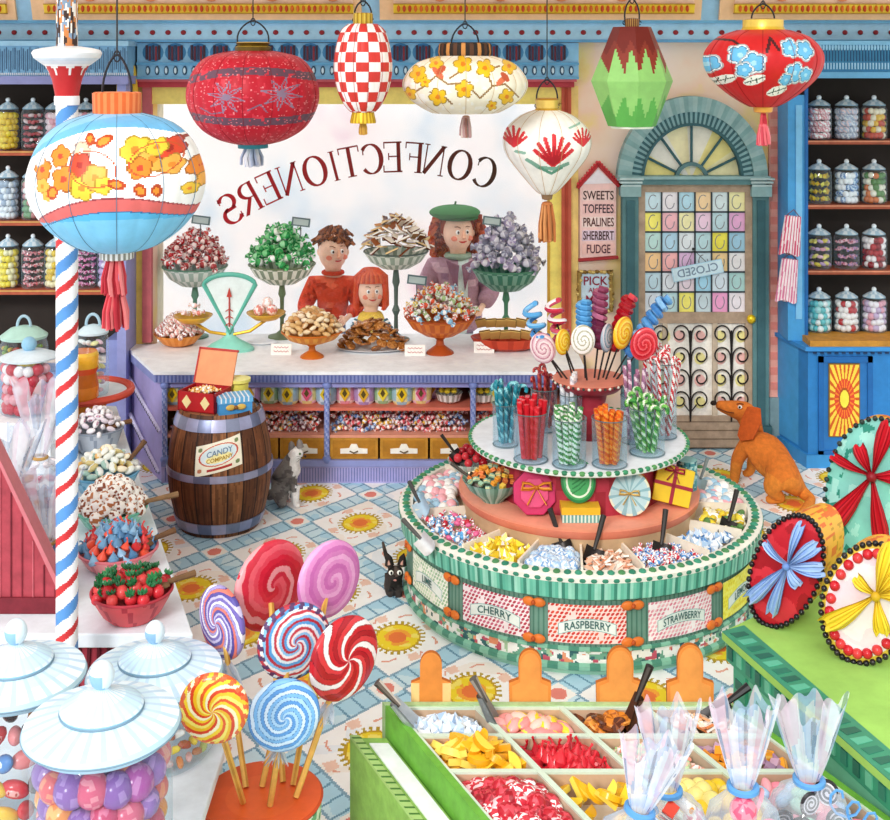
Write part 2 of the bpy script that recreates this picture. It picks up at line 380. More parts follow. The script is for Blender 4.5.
for i, (ch, px, py) in enumerate(pos):
    a = pos[max(0, i-1)]; b = pos[min(12, i+1)]; ang = math.atan2(-(a[2]-b[2]), a[1]-b[1]); t = i/12
    col = tuple(np.array(lin('4a2f22'))*(1-t)+np.array(lin('c0202c'))*t); p = W(px, py, yy)
    letter(mb, ch, p.x, p.z, (.14 if ch == 'I' else .185), .245, ang, col, yy)
mb.build('window_lettering', matte, win, smooth=False)
# frieze above the window
mb = MB(); fr = D-.12; a, b = -5.2, 5.2
BL = '8cc4e6'
mb.box(wx(141), wx(577), fr, D, wz(79), wz(43), BL); mb.box(a, b, fr-.05, D, wz(41), wz(22), 'a9d5ef'); mb.box(a, b, fr-.09, D, wz(24), wz(20.5), '6fb2dc'); mb.box(a, b, fr-.07, D, wz(42.5), wz(40), '5f9fce')
mb.box(wx(141), wx(577), fr-.03, D, wz(65), wz(62.5), '5fa3d0'); mb.box(wx(141), wx(577), fr-.03, D, wz(79), wz(76.5), '6aa8cf')
for px in np.arange(-60, 940, 15.3):
    mb.ell((wx(px, fr), fr-.055, wz(32.5, fr-.05)), (.022, .012, .02), 10, 6, '8e1c26')
for px in np.arange(153, 572, 22.5):
    for k in range(5):
        x = wx(px-6+k*3.1, fr); z = wz(52.5+(k % 2), fr)
        mb.cbox((x, fr-.008, z), (.017, .016, .115), ['3c2436', '5a2438', '2e3a5a', '7a2432', '3b2030'][k], None)
    mb.ell((wx(px, fr), fr-.001, wz(52.5, fr)), (.085, .006, .075), 14, 8, '3f86b8')
for px in np.arange(148, 572, 9.2):
    mb.ell((wx(px, fr), fr-.004, wz(70.5, fr)), (.02, .012, .038), 10, 6, '35556f'); mb.ell((wx(px, fr), fr-.012, wz(70.5, fr)), (.011, .01, .025), 8, 5, 'd9eef8')
struct('trim_1', mb, satin)
# cove between frieze and ceiling: coffers with a beaded yellow border
mb = MB(); d0, d1 = D-.21, D-.75; z0, z1 = wz(20.5, d0), 5.0
def cv(px, t): # t 0..1 up the cove
    d = d0+(d1-d0)*t; return ((px-CXP)*d0/F, d, z0+(z1-z0)*t)
tz = lambda py: (H-(py-HY)*(d0)/F-z0)/(z1-z0+(py-HY)/F*(d1-d0))
def slab(xa, xb, ya, yb, c, off=0.0, sl=0.0):
    t0, t1 = tz(ya), tz(yb)
    q = [cv(xa, t0), cv(xb, t0), cv(xb+sl, t1), cv(xa+sl, t1)]; q2 = [(x, y-off, z) for x, y, z in q]; qq = [(x, y+.06, z) for x, y, z in q]
    mb.add(q2+qq, [(0, 1, 2, 3), (7, 6, 5, 4), (0, 4, 5, 1), (3, 2, 6, 7), (0, 3, 7, 4), (1, 5, 6, 2)], c)
slab(-300, 1200, 20.5, -110, '9ccbec'); 
for xa, xb in ((-300, 18), (34, 362), (380, 700), (718, 1200)):
    slab(xa, xb, 20, -90, 'f6c99c', .03); slab(xa+14, xb-8, 13.5, 4.5, 'f2cf3a', .07); slab(xa+14, xb-8, 4, -80, 'f9d5bd', .04)
    for px in np.arange(xa+19, min(xb-12, 960), 5.6):
        if px < -60: continue
        t = tz(9); x, y, z = cv(px, t); mb.ell((x, y-.075, z), (.014, .015, .028), 8, 5, ['c8431c', 'd8681e'][int(px) % 2], None)
    slab(xa+14, xb-8, 14.2, 13.2, 'b5861f', .075); slab(xa+14, xb-8, 5, 4, 'b5861f', .075)
    for px in np.arange(xa+60, min(xb-20, 960), 60):
        if px < -60: continue
        t = tz(-2); x, y, z = cv(px, t); mb.ell((x, y-.05, z), (.05, .015, .03), 12, 6, 'e88a5a')
struct('trim_2', mb, satin)
mb = MB(); mb.box(-5.2, 5.2, 3.6, d1+.05, 5.0, 5.1, 'fbe6cf'); struct('ceiling', mb, matte)
# finial at the left of the window
mb = MB(); mb.vprism([(wx(121), wz(101)), (wx(123), wz(70)), (wx(132), wz(40)), (wx(140), wz(70)), (wx(143), wz(101))], D-.16, D-.12, 'f2c83c'); mb.vprism([(wx(128), wz(98)), (wx(132), wz(52)), (wx(136), wz(98))], D-.175, D-.16, 'f7dd74')
struct('trim_3', mb, satin)
# pink wall strip and dark skirting at the right of the door
mb = MB(); mb.box(wx(768), wx(778), D-.03, D, wz(396), wz(60), 'f0a99a'); 
for k in range(22): mb.cbox((wx(773), D-.032, wz(70+k*15)), (.055, .008, .06), 'e98d80')
mb.box(wx(766), wx(780), D-.05, D, 0, wz(396), '7f9a9f'); struct('trim_4', mb, matte)
mb = MB(); mb.box(wx(584), wx(624), D-.03, D, 0, .14, '9b7f66'); mb.box(-5.2, wx(-60), D-.03, D, 0, .14, '9b7f66'); struct('baseboard_back', mb, matte)
# ================================================================ the door with its fanlight
TE, TE2, TEL = '5b8488', '3d666e', '8fb2b4'
mb = MB(); dx = lambda px: wx(px, D-.08); dz = lambda py: wz(py, D-.08); yF = D-.08
cx, cz = dx(692), dz(180); kk = (D-.08)/F
def ring(r0, r1, ya, yb, c, n=48, a0=0, a1=PI, sy=1.12):
    for i in range(n):
        t0, t1 = a0+(a1-a0)*i/n, a0+(a1-a0)*(i+1)/n
        cc = c(i) if callable(c) else c
        mb.vprism([(cx+r*kk*math.cos(t), cz+r*kk*sy*math.sin(t)) for r, t in ((r0, t0), (r1, t0), (r1, t1), (r0, t1))], ya, yb, cc)
ring(61, 75, yF-.04, D, lambda i: [TEL, '7fa6a8', '9bbabb'][i % 3]); ring(51, 61, yF-.02, D, lambda i: TE2 if i % 2 else '86aeb4', 76); ring(48.5, 51, yF-.035, D, TE2)
mb.box(dx(622), dx(764), yF-.06, D, dz(184), dz(176), TE); mb.box(dx(618), dx(768), yF-.08, D, dz(178.5), dz(175.5), TEL)
for xa, xb in ((622, 638), (752, 768)):
    mb.box(dx(xa), dx(xb), yF-.03, D, 0, dz(184), TE); mb.box(dx(xa+4), dx(xb-4), yF-.045, yF-.03, .2, dz(200), TE2); mb.box(dx(xa-2), dx(xb+2), yF-.06, D, dz(196), dz(184), TEL); mb.box(dx(xa-2), dx(xb+2), yF-.06, D, 0, .2, TE2)
    for j in range(3): mb.box(dx(xa-2-j), dx(xb+2+j), yF-.065-.01*j, D, dz(186-j*3.4), dz(184-j*3.4), 'b9cfd0')
door = struct('door_1', mb, matte)
mb = MB()
for a in (24, 51, 90, 129, 156):
    t = math.radians(a); c, s = math.cos(t), math.sin(t)*1.12
    mb.tube([(cx+16*kk*c, yF+.02, cz+16*kk*s), (cx+50*kk*c, yF+.02, cz+50*kk*s)], .011, 6, TE2)
mb2 = mb; mb = MB(); ring(13.5, 17, yF, D-.02, '5d8288', 20, sy=1.05); mb2.v += [v for v in mb.v]; mb2.f += [tuple(i+mb2.n for i in f) for f in mb.f]; mb2.c += mb.c; mb2.n += mb.n; mb2.build('fanlight_bars', matte, door, smooth=False)
mb = MB(); n = 40
cols = ['fdf6c4', 'fdf1a0', 'fbf8e8', 'fff7c9', 'fcfaf0', 'fdf09c']
for i in range(n):
    t0, t1 = PI*i/n, PI*(i+1)/n; mb.vprism([(cx, cz), (cx+50*kk*math.cos(t0), cz+56*kk*math.sin(t0)), (cx+50*kk*math.cos(t1), cz+56*kk*math.sin(t1))], D-.03, D-.01, cols[min(5, int(i/6.7))])
mb.build('fanlight_glass', satin, door, smooth=False)
# door leaf
BR = 'b39c86'
mb = MB(); yl = D-.06
mb.box(dx(638), dx(752), yl, D-.005, .02, dz(184), 'fbf7ee')
for q in ((638, 645, 184, 466), (745, 752, 184, 466), (645, 745, 184, 192), (645, 745, 312, 323), (645, 745, 416, 466)): mb.box(dx(q[0]), dx(q[1]), yl-.03, yl, max(.02, dz(q[3])), dz(q[2]), BR)
for px in (665, 715): mb.box(dx(px-2.5), dx(px+2.5), yl-.025, yl, dz(418), dz(320), 'c9b8a3')
for k in range(5): mb.box(dx(645), dx(745), yl-.034, yl-.03, dz(421+k*8.6+.8), dz(421+k*8.6), '7d6955')
mb.build('door_leaf', woodm, door, smooth=False)
PC = ['cfeaf5 f3f0f7 b9e2f4 fbdcae dff1f6 f6f2b8', 'fbf27a f9c0ca faf6c0 f6d7ee c9e8f2 efb6e2', 'c2e6e2 b8def4 e9f3fa c3e7ef f7ee5c a9d9f2', 'f8cf9a f7b9bb e9c3ea d9eefa f8d8a0 fbfbff', 'c8e6f4 eaf2fb f4e3ee a9dcf4 dcecf8 b4dede', 'e2eefa c4e6ec f9f07c cfe3ec f3a9d6 f4eef6']
mb = MB(); lb = MB()
for r in range(6):
    for c in range(6):
        xa, xb = 645+c*16.67, 645+(c+1)*16.67; ya, yb = 192+r*20, 192+(r+1)*20; col = PC[r].split()[c]
        mb.box(dx(xa), dx(xb), yl-.012, yl-.002, dz(yb), dz(ya), col)
        mx_, mz_ = dx((xa+xb)/2), dz((ya+yb)/2); k = .045
        mb.tube([(mx_+k*math.cos(t)*.8, yl-.013, mz_+k*1.25*math.sin(t)) for t in np.linspace(PI*.3+r*.2, PI*1.95+r*.2, 12)], .0035, 4, '8c8f98')
for c in range(1, 6): lb.box(dx(645+c*16.67)-.006, dx(645+c*16.67)+.006, yl-.022, yl-.012, dz(312), dz(192), '39434c')
for r in range(1, 6): lb.box(dx(645), dx(745), yl-.022, yl-.012, dz(192+r*20)-.006, dz(192+r*20)+.006, '39434c')
mb.build('stained_glass', satin, door, smooth=False); lb.build('glazing_bars', matte, door, smooth=False)
# scrolling ironwork
def scroll(mb, x, z, s, side, y, col='2b2627'):
    pts = [(x, z-.16*s)]
    for i in range(26):
        t = i/25; a = PI*.5+(-side)*0+t*TAU*1.35; r = (1-t*.72)*.075*s; cxx = x+side*.085*s
        pts.append((cxx-side*r*math.cos(t*TAU*1.25)*1.0, z+.02*s+r*1.1*math.sin(t*TAU*1.25)))
    mb.tube([(px, y, pz) for px, pz in pts], .0065, 5, col)
mb = MB(); iy = yl-.035
for px in (651, 690, 731):
    mb.tube([(dx(px), iy, dz(416)), (dx(px), iy, dz(330))], .007, 6, '2b2627')
    for k in range(4):
        z = dz(336+k*22)
        for sd in (-1, 1):
            if px == 651 and sd == -1: continue
            scroll(mb, dx(px), z, .95, sd, iy)
    mb.tube([(dx(px)-.05, iy, dz(404)), (dx(px), iy, dz(412)), (dx(px)+.05, iy, dz(404))], .006, 5, '2b2627')
mb.build('ironwork', metalm, door)
mb = MB()
for px, c in ((655, 'f9f3b0'), (690, 'f8cfc9'), (731, 'f8efa0')):
    for k in range(4):
        for sd in (-1, 1): mb.ell((dx(px)+sd*.082, yl-.003, dz(337+k*22)), (.045, .004, .05), 12, 6, ['f7c3bd', 'faf0a4'][(k+int(px)) % 2])
mb.build('coloured_pane', satin, door)
mb = MB(); mb.ell((0, -.03, 0), (.036, .03, .036), 16, 10, 'f2cd2a'); mb.tube([(0, 0, 0), (0, -.02, 0)], .02, 10, 'b98e1e'); mb.build('door_knob', metalm, door, loc=(dx(750), yl-.03, dz(318)))
# small card hung on the door glass
sg = thing('door_card', 'small pale blue card hanging askew on a string over the door glass', 'sign', (dx(697), yl-.04, dz(270)), (0, -.2, 0))
mb = MB(); mb.box(-.205, .205, -.006, .006, -.055, .055, 'b9e0f4'); mb.box(-.197, .197, -.0075, -.006, -.047, .047, 'd3edf9'); mb.build('card_board', matte, sg, smooth=False)
v, f = text_mesh('CLOSED', .09, .01); v = v*np.array([-1, 1, .2]); mb = MB(); mb.add(v, f, '7b94ac', tr(0, -.0085, 0) @ FACE); mb.build('card_lettering', matte, sg, smooth=False)
mb = MB(); mb.tube([(-.08, 0, .055), (.0, 0, .17), (.08, 0, .055)], .003, 5, '4a4a4a'); mb.ell((0, -.004, .175), .012, 8, 6, '3a3a3a'); mb.build('string', matte, sg)
# ---------------------------------------------------------------- wall signs
s1 = thing('confectionery_sign', 'tall pink gabled wall sign listing sweets, toffees, pralines, sherbert and fudge', 'sign', W(598, 222, D-.04))
mb = MB(); q = lambda px, py: ((px-598)*(D-.04)/F, -(py-222)*(D-.04)/F)
mb.vprism([q(580, 258), q(616, 255), q(616, 184), q(598, 166), q(580, 186)], -.01, .03, 'f6cfcb'); mb.build('board', matte, s1, smooth=False)
mb = MB()
mb.vprism([q(583, 184), q(598, 169), q(613, 183)], -.014, -.01, 'f0ecf4')
for k in range(5): mb.vprism([q(582, 190+k*13.4+10.5), q(614.5, 189.4+k*13.4+10.5), q(614.5, 189.4+k*13.4), q(582, 190+k*13.4)], -.013, -.01, ['f7d9d4', 'f3c6c4', 'fbe3de', 'e9d3e4', 'f7c9c2'][k])
mb.build('face_panel', matte, s1, smooth=False)
mb = MB()
for a, b in (((577, 188), (598, 164)), ((598, 164), (619, 186))):
    A, B = q(*a), q(*b); mb.tube([(A[0], -.015, A[1]), (B[0], -.015, B[1])], .016, 6, 'b1262c')
    for k in range(9): t = (k+.5)/9; mb.ell((A[0]+(B[0]-A[0])*t, -.01, A[1]+(B[1]-A[1])*t+.024), .014, 8, 5, 'd5444a')
A, B = q(578, 260), q(618, 257); mb.tube([(A[0], -.015, A[1]), (B[0], -.015, B[1])], .015, 6, 'a83238')
mb.build('red_border', satin, s1)
mb = MB()
for k, t in enumerate(['SWEETS', 'TOFFEES', 'PRALINES', 'SHERBERT', 'FUDGE']):
    v, f = text_mesh(t, .104, .01, 1.0); w_ = v[:, 0].max()-v[:, 0].min(); v = v.copy(); tw = .245 if k < 4 else .19; v[:, 0] *= tw/w_; v[:, 1] *= .95; v[:, 2] *= .3
    x, z = q(598.2, 195.5+k*13.4); mb.add(v, f, ['4a2b2b', '3a2c38', '5a2a2a', '4a2b2b', '5b3040'][k], tr(x, -.016, z) @ FACE)
mb.build('lettering', matte, s1, smooth=False)
s2 = thing('pick_and_mix_sign', 'small blue wall sign in a curly gilt frame reading pick and mix', 'sign', W(595, 291, D-.04))
q = lambda px, py: ((px-595)*(D-.04)/F, -(py-291)*(D-.04)/F)
mb = MB(); mb.vprism([q(581, 309), q(609, 308), q(609, 273), q(581, 274)], -.01, .03, 'cfe6f6'); mb.build('board', matte, s2, smooth=False)
mb = MB(); A, B, C_, D_ = q(579, 311), q(611, 310), q(611, 271), q(579, 272); mb.tube([(p[0], -.012, p[1]) for p in (A, B, C_, D_)], .022, 8, 'a88a4a', closed=True)
for a, b in ((A, B), (B, C_), (C_, D_), (D_, A)):
    for k in range(8): t = (k+.5)/8; mb.ell((a[0]+(b[0]-a[0])*t+random.uniform(-.008, .008), -.02, a[1]+(b[1]-a[1])*t+random.uniform(-.008, .008)), (.02, .014, .016), 8, 6, ['8a6c32', 'd8c07a', 'bfa25a'][k % 3])
mb.build('gilt_frame', metalm, s2)
mb = MB()
for t, s, y in (('PICK', .1, 281), ('AND', .052, 290), ('MIX', .1, 300)):
    v, f = text_mesh(t, s, .01); x, z = q(595, y); mb.add(v*np.array([.92, 1, .3]), f, '8e2340', tr(x, -.014, z) @ FACE)
mb.build('lettering', matte, s2, smooth=False)
# ================================================================ hanging lanterns
def lantern(name, label, cx, cy, d, prof, layers, base, caps, tas=None, handle=None, ribs=10, facets=0, ribcol='8a5a3a', cordtop=5.0):
    """prof: (r_px, y_px) from top down, in photo pixels at depth d"""
    k = d/F; t = thing(name, label, 'lantern', W(cx, cy, d))
    zz = [-(y-cy)*k for r, y in prof][::-1]; rr = [r*k for r, y in prof][::-1]
    n = len(prof)
    def interp(V):
        q = V*(n-1)
        if facets: return np.interp(q, range(n), rr), np.interp(q, range(n), zz)
        # smooth catmull-rom
        i = np.clip(np.floor(q).astype(int), 0, n-2); f = q-i
        def cr(a):
            a = np.array(a); p0 = a[np.clip(i-1, 0, n-1)]; p1 = a[i]; p2 = a[i+1]; p3 = a[np.clip(i+2, 0, n-1)]
            return .5*((2*p1)+(-p0+p2)*f+(2*p0-5*p1+4*p2-p3)*f*f+(-p0+3*p1-3*p2+p3)*f**3)
        return cr(rr), cr(zz)
    nu = facets*12 if facets else 260
    def P(U, V):
        r, z = interp(V); a = U*TAU+PI/2
        if facets: p = a % (TAU/facets)-PI/facets; r = r*math.cos(PI/facets)/np.cos(p)
        else: r = r*(1+.012*np.abs(np.sin(a*ribs)))
        return r*np.cos(a), r*np.sin(a), z
    rf = d/(d-.8*max(rr))
    def cf(U, V, X, Y, Z): return paint(X/k*1.04+CXP+(cx-CXP)*rf, HY+(cy-Z/k-HY)*rf, base, layers)
    mb = MB(); mb.surf(P, nu, 170, cf, wrap=True); mb.build('paper_shade', satin, t, smooth=not facets)
    for nm, mat, pr, col in caps:   # lathe pieces
        mb = MB(); p = [(r*k, -(y-cy)*k) for r, y in pr][::-1]
        mb.lathe(p, 40, col); mb.build(nm, mat, t)
    if ribs:
        mb = MB()
        for i in range(ribs):
            a = TAU*(i+.5)/ribs; V = np.linspace(0.01, .99, 24); r, z = interp(V)
            mb.tube([((q+.002)*math.cos(a), (q+.002)*math.sin(a), w_) for q, w_ in zip(r, z)], .0012, 4, ribcol)
        mb.build('frame_rib', matte, t, kind='stuff')
    ytop = prof[0][1]-6
    if handle:
        hw, ht = handle; z0 = -(ytop-cy)*k; mb = MB()
        mb.tube([(hw*k*math.cos(a)*(1+.12*math.sin(3*a)), 0, z0+ht*k*math.sin(a)) for a in np.linspace(-.15, PI+.15, 20)], .0045, 6, '2a2a30'); 
        for sd in (-1, 1): mb.tube([(sd*hw*k+.012*math.cos(a), 0, z0-.01+.012*math.sin(a)) for a in np.linspace(0, 5.5, 9)], .003, 5, '2a2a30')
        zt_ = z0+ht*k; mb.build('wire_handle', metalm, t)
        mb = MB(); zc_ = cordtop-t.location.z; mb.tube([(.012*math.sin(a), 0, zt_-.005+.02*math.cos(a)) for a in np.linspace(0, TAU*1.6, 18)], .003, 5, '2a2a30'); mb.tube([(0, 0, zt_), (0, 0, zc_)], .0035, 5, '3a3a3a'); mb.build('hanging_cord', matte, t)
    if tas:   # (cx,ytop,ybottom,halfwidth,colour list)
        for (x0, ya, yb, hw, cs) in tas:
            mb = MB(); X0 = (x0-cx)*k; za, zb = -(ya-cy)*k, -(yb-cy)*k; L = za-zb
            m = 34
            for i in range(m):
                a = random.uniform(0, TAU); q = random.uniform(.3, 1); r0 = hw*k*q*.55; r1 = hw*k*q
                mb.tube([(X0+r0*math.cos(a), r0*math.sin(a), za), (X0+r1*math.cos(a)*.95, r1*math.sin(a), za-L*.5), (X0+r1*math.cos(a+.15), r1*math.sin(a+.15), zb+L*random.uniform(0, .14))], .0036*hw**.3*(k/.005), 4, random.choice(cs))
            mb.lathe([(hw*k*.62, za-.004), (hw*k*.62, za+.008), (hw*k*.3, za+.014)], 14, cs[0], tr(X0, 0, 0)); mb.build('tassel', matte, t, kind=None)
    return t
def fl(cx, cy, r, c, cc, n=5, a=0.3, dep=.3): return ('f', cx, cy, r, n, dep, c, cc, a)
def sm(xs, col, nz=None): return None
# 1 big blue, white and orange lantern
L1 = [('m', None, None)]
def curved(y0, y1, c, cx, cy, bend):  # horizontal band that bows with the round body
    return (y0, y1, c, cx, bend)
class Band(tuple): pass
_op = paint
def paint(X, Y, base, layers):
    out = []
    for L in layers:
        if L[0] == 'band':
            _, y0, y1, c, cx, hw, bend = L; yy = Y-bend*(((X-cx)/hw)**2); out.append(('m', (yy > y0) & (yy < y1), c))
        elif L[0] == 'chk':
            _, cx, hw, n, y0, y1, m, c = L
            u = np.arcsin(np.clip((X-cx)/np.maximum(1, hw*np.sqrt(np.clip(1-((Y-(y0+y1)/2)/((y1-y0)/2*1.12))**2, .05, 1))), -1, 1))/PI*n; v = (Y-y0)/(y1-y0)*m
            out.append(('m', (np.floor(u+.5)+np.floor(v)).astype(int) % 2 == 0, c))
        elif L[0] == 'zig':   # pointed petals hanging down from y0 to y1
            _, y0, y1, cx, w_, c, inv = L; ph = np.abs(((X-cx)/w_) % 1-.5)*2; lim = y0+(y1-y0)*(1-ph if not inv else ph); out.append(('m', Y < lim, c) if y1 > y0 else ('m', Y > lim, c))
        elif L[0] == 'noise':
            _, s, th, c, sd = L; out.append(('m', vnoise(X, Y, s, sd) > th, c))
        elif L[0] == 'noiseb':
            _, s, th, c, sd, y0, y1 = L; out.append(('m', (vnoise(X, Y, s, sd) > th) & (Y > y0) & (Y < y1), c))
        else: out.append(L)
    return _op(X, Y, base, out)
OR, OR2, RD, YL = 'ef8b2c', 'f6b04a', 'd9472b', 'f5c83a'
lay = [('band', 90, 128, '6db6e4', 117, 85, 26), ('band', 90, 118, '8cc8ec', 117, 85, 30),
       ('band', 197, 214, 'dc6a66', 117, 85, 26), ('band', 211, 262, '58b4e2', 117, 85, 20), ('band', 219, 262, '7cc6ea', 117, 85, 8), ('band', 196, 197.6, '9b3f46', 117, 85, 26), ('band', 210, 211.3, '2f6f9f', 117, 85, 22)]
for q in ((62, 156, 12, OR), (84, 150, 10, 'f3c3a8'), (84, 164, 13, RD), (68, 178, 14, OR), (88, 186, 14, YL), (100, 176, 14, OR2), (108, 184, 10, YL), (42, 170, 12, OR), (44, 186, 9, OR2), (36, 160, 8, 'fdf6ee'), (134, 150, 15, YL), (150, 160, 15, OR2), (162, 150, 13, RD), (140, 168, 12, OR), (166, 166, 11, OR2), (152, 148, 10, YL), (187, 170, 12, OR), (192, 186, 10, OR2), (180, 192, 7, YL), (49, 196, 6, OR2), (192, 150, 6, OR)):
    lay.append(fl(q[0], q[1], q[2], q[3], {OR: RD, RD: 'a8281c', YL: OR, OR2: OR}.get(q[3], 'f0e0d0'), 5, q[0], .22))
for q in ((104, 141, 7, 4.5, -.5), (90, 139, 5, 3.5, 1), (120, 183, 7, 4, .3), (141, 190, 6, 4, 1.2), (155, 191, 5, 3.5, 1.5), (188, 149, 4.5, 7, 0), (56, 192, 5, 6, .6)):
    lay.append(('e', *q, 'f0932f')); lay.append(('o', *q, 1.1, 'b8461c'))
for q in ((96, 168, 24, 17, .3), (152, 160, 22, 16, -.3)): lay.append(('o', *q, .5, 'c9542a'))
lantern('paper_lantern', 'huge blue and white lantern with orange flowers hanging in front of the striped pole', 117, 180, 4.5,
    [(24, 113), (52, 122), (72, 139), (83, 163), (86, 184), (80, 206), (64, 228), (42, 244), (20, 251)], lay, 'fcfbf9',
    [('fringed_cap', satin, [(22, 92), (24, 93), (23.5, 113), (22, 114)], lambda i, k: 'e0662c' if i % 2 else 'f0854a'), ('silver_collar', metalm, [(20, 249), (17, 251), (17, 258), (15, 259)], lambda i, k: 'e6e6e2' if i % 2 else '8c8a80')],
    [(116, 258, 296, 14, ['cf3a46', 'dd5a60', 'b52a38', 'e88080']), (116, 292, 330, 13, ['cf3a46', 'd84a55', 'b52a38', 'e88080'])], (14, 52), 12, ribcol='5b7f97')
# 2 red lantern
lay = [('band', 67, 75, '6a4a5c', 253, 66, 9), ('band', 118, 126, '6a4a5c', 253, 66, -5), ('noise', .35, .8, 'd8384a', 3), ('noise', .9, .86, 'e88a90', 5)]
for cx_, cy_ in ((228, 97), (282, 94)):
    for i in range(8):
        a = TAU*i/8+.2; lay.append(('l', [(cx_, cy_), (cx_+9*math.cos(a-.22), cy_+9*math.sin(a-.22)), (cx_+19*math.cos(a), cy_+17*math.sin(a)), (cx_+9*math.cos(a+.22), cy_+9*math.sin(a+.22)), (cx_, cy_)], 1.2, '8f7a94'))
lay += [('l', [(200, 108), (212, 114), (224, 112)], 1.3, '7f6a84'), ('l', [(250, 110), (262, 104), (268, 112)], 1.3, '7f6a84')]
lantern('paper_lantern', 'plump crimson lantern with two grey outlined flowers beside the checked one', 253, 97, 6.6, [(21, 51), (45, 57), (58, 70), (65, 90), (63, 108), (52, 127), (34, 139), (16, 144)], lay, 'c41a30',
    [('gold_cap', metalm, [(15, 42), (17, 43), (15, 46), (18, 47), (18, 51), (19, 52)], ['c9a334', '6a5420', 'dcb94a', '5a4a1c', 'd8b040']), ('teal_collar', satin, [(17, 142), (15, 143), (15, 148), (13, 148)], '2f8a98')],
    [(252, 148, 167, 12, ['c9ccd8', 'a9b4cc', 'e3e6ee'])], (15, 24), 14, ribcol='8f1426')
# 3 checked
lantern('paper_lantern', 'slim red and white checked lantern', 363, 67, 6.2, [(14, 24), (22, 31), (27, 48), (29, 68), (26, 88), (19, 104), (12, 112)], [('chk', 363, 29, 7, 22, 112, 9, 'd63a32')], 'fbf4f2',
    [('gold_cap', metalm, [(9, 13), (10, 14), (10, 24), (12, 25)], lambda i, k: ['c9a334', 'e0c050', 'a07c22'][i % 3]), ('gold_collar', metalm, [(12, 110), (11, 112), (13, 121), (13, 123)], lambda i, k: 'f0cc3c' if i % 2 else 'c89a24')],
    [(363, 122, 135, 4, ['d8a84a', 'c08a3a'])], (8, 17), 12, ribcol='b54a3e')
# 4 cream with yellow blossoms
lay = [('noise', .25, .75, 'fffaf0', 2)]
for pts in ([(410, 95), (425, 86), (436, 76), (448, 84), (470, 82)], [(520, 98), (505, 84), (492, 86), (480, 98), (470, 88)], [(430, 92), (446, 98), (452, 104)], [(492, 86), (486, 70), (500, 66)], [(462, 70), (450, 78)]): lay.append(('l', pts, 1.8, '9a7440'))
for x, y, r in ((418, 74, 10), (436, 63, 8), (463, 64, 10), (485, 68, 10), (510, 66, 9), (464, 89, 10), (438, 97, 10), (409, 95, 8), (507, 97, 9), (425, 82, 6), (492, 106, 6)): lay.append(fl(x, y, r, 'f6c425', 'e8861c', 5, x, .35))
for x, y, a in ((438, 73, .8), (502, 80, -.7)): lay += [('e', x, y, 8, 3, a, 'e0744e'), ('e', x+3, y-3, 3, 6, a, 'c85a3a')]
lantern('paper_lantern', 'wide cream lantern painted with yellow blossom and small orange birds', 465, 82, 6.4, [(28, 56), (48, 63), (59, 75), (62, 86), (56, 98), (44, 107), (32, 113)], lay, 'fcf3de',
    [('fringed_cap', matte, [(24, 43), (26, 44), (27, 52), (26, 57)], lambda i, k: ['2c2420', 'c98a4a', '2c2420', '5a3a28'][i % 4]), ('gold_skirt', metalm, [(29, 99), (30, 101), (30, 108), (27, 108), (26, 106)], lambda i, k: ['8a5f22', 'd8b24a', 'b88428'][i % 3] if k > 1 else 'f2d84a')],
    [(466, 118, 138, 6, ['caa0a0', 'e6d4cc', 'a8766e'])], (13, 26), 14, ribcol='c9a878')
# 5 white balloon
lay = []
def spikes(cx_, cy_, s, c):
    for i in range(7):
        a = -PI/2+(i-3)*.38; ln = s*(1-.06*abs(i-3)); lay.append(('l', [(cx_, cy_+s*.3), (cx_+ln*math.cos(a), cy_+ln*.9*math.sin(a))], s*.17, c))
spikes(553, 158, 25, 'd92f38'); spikes(553, 160, 15, 'b51f2c'); spikes(514, 142, 16, 'd92f38'); spikes(584, 142, 14, 'd92f38')
lay += [('l', [(527, 160), (540, 168), (556, 169), (568, 164)], 4, '7fae9a'), ('l', [(540, 168), (552, 174), (562, 168)], 3, '5d9a82'), ('l', [(516, 152), (524, 153)], 3, '8fb8a4'), ('l', [(570, 128), (582, 124)], 2, '9cc2b4')]
lantern('paper_lantern', 'white balloon lantern with red lotus flowers by the window pillar', 547, 145, 6.7, [(12, 110), (27, 116), (40, 128), (44, 142), (40, 156), (28, 172), (14, 188), (7, 194)], lay, 'fbf8f2',
    [('gold_cap', metalm, [(10, 98), (12, 100), (11, 108), (13, 111)], ['d8a83a', 'f0cc6a', 'c08a2a']), ('bead', satin, [(4, 192), (6, 194), (5, 199), (2, 200)], '8a6a4a')],
    [(547, 204, 243, 8, ['c87a44', 'd8945a', '9a5a34'])], (10, 24), 12, ribcol='c9a070')
# 6 green faceted with brown petals
lay = [('zig', 52, 74, 632, 14.5, '8a2c22', False), ('m', None, None)]
lay = [('zig', 48, 74, 632, 15, '8c3224', False), ('zig', 40, 55, 632, 15, '752018', False), ('zig', 119, 95, 632, 15, '5fae52', False)]
lantern('paper_lantern', 'green diamond shaped lantern with brown pointed petals above the door', 632, 76, 6.7, [(19, 27), (22, 34), (41, 81), (24, 126)], lay, '93cc74',
    [('brown_cap', metalm, [(5, 18), (7, 19), (7, 27), (9, 28)], lambda i, k: 'b88a4a' if i % 2 else '6a3a24'), ('white_rim', satin, [(21, 124), (22, 125), (21, 128), (19, 128)], 'eef4e6')],
    None, (7, 22), 0, facets=8)
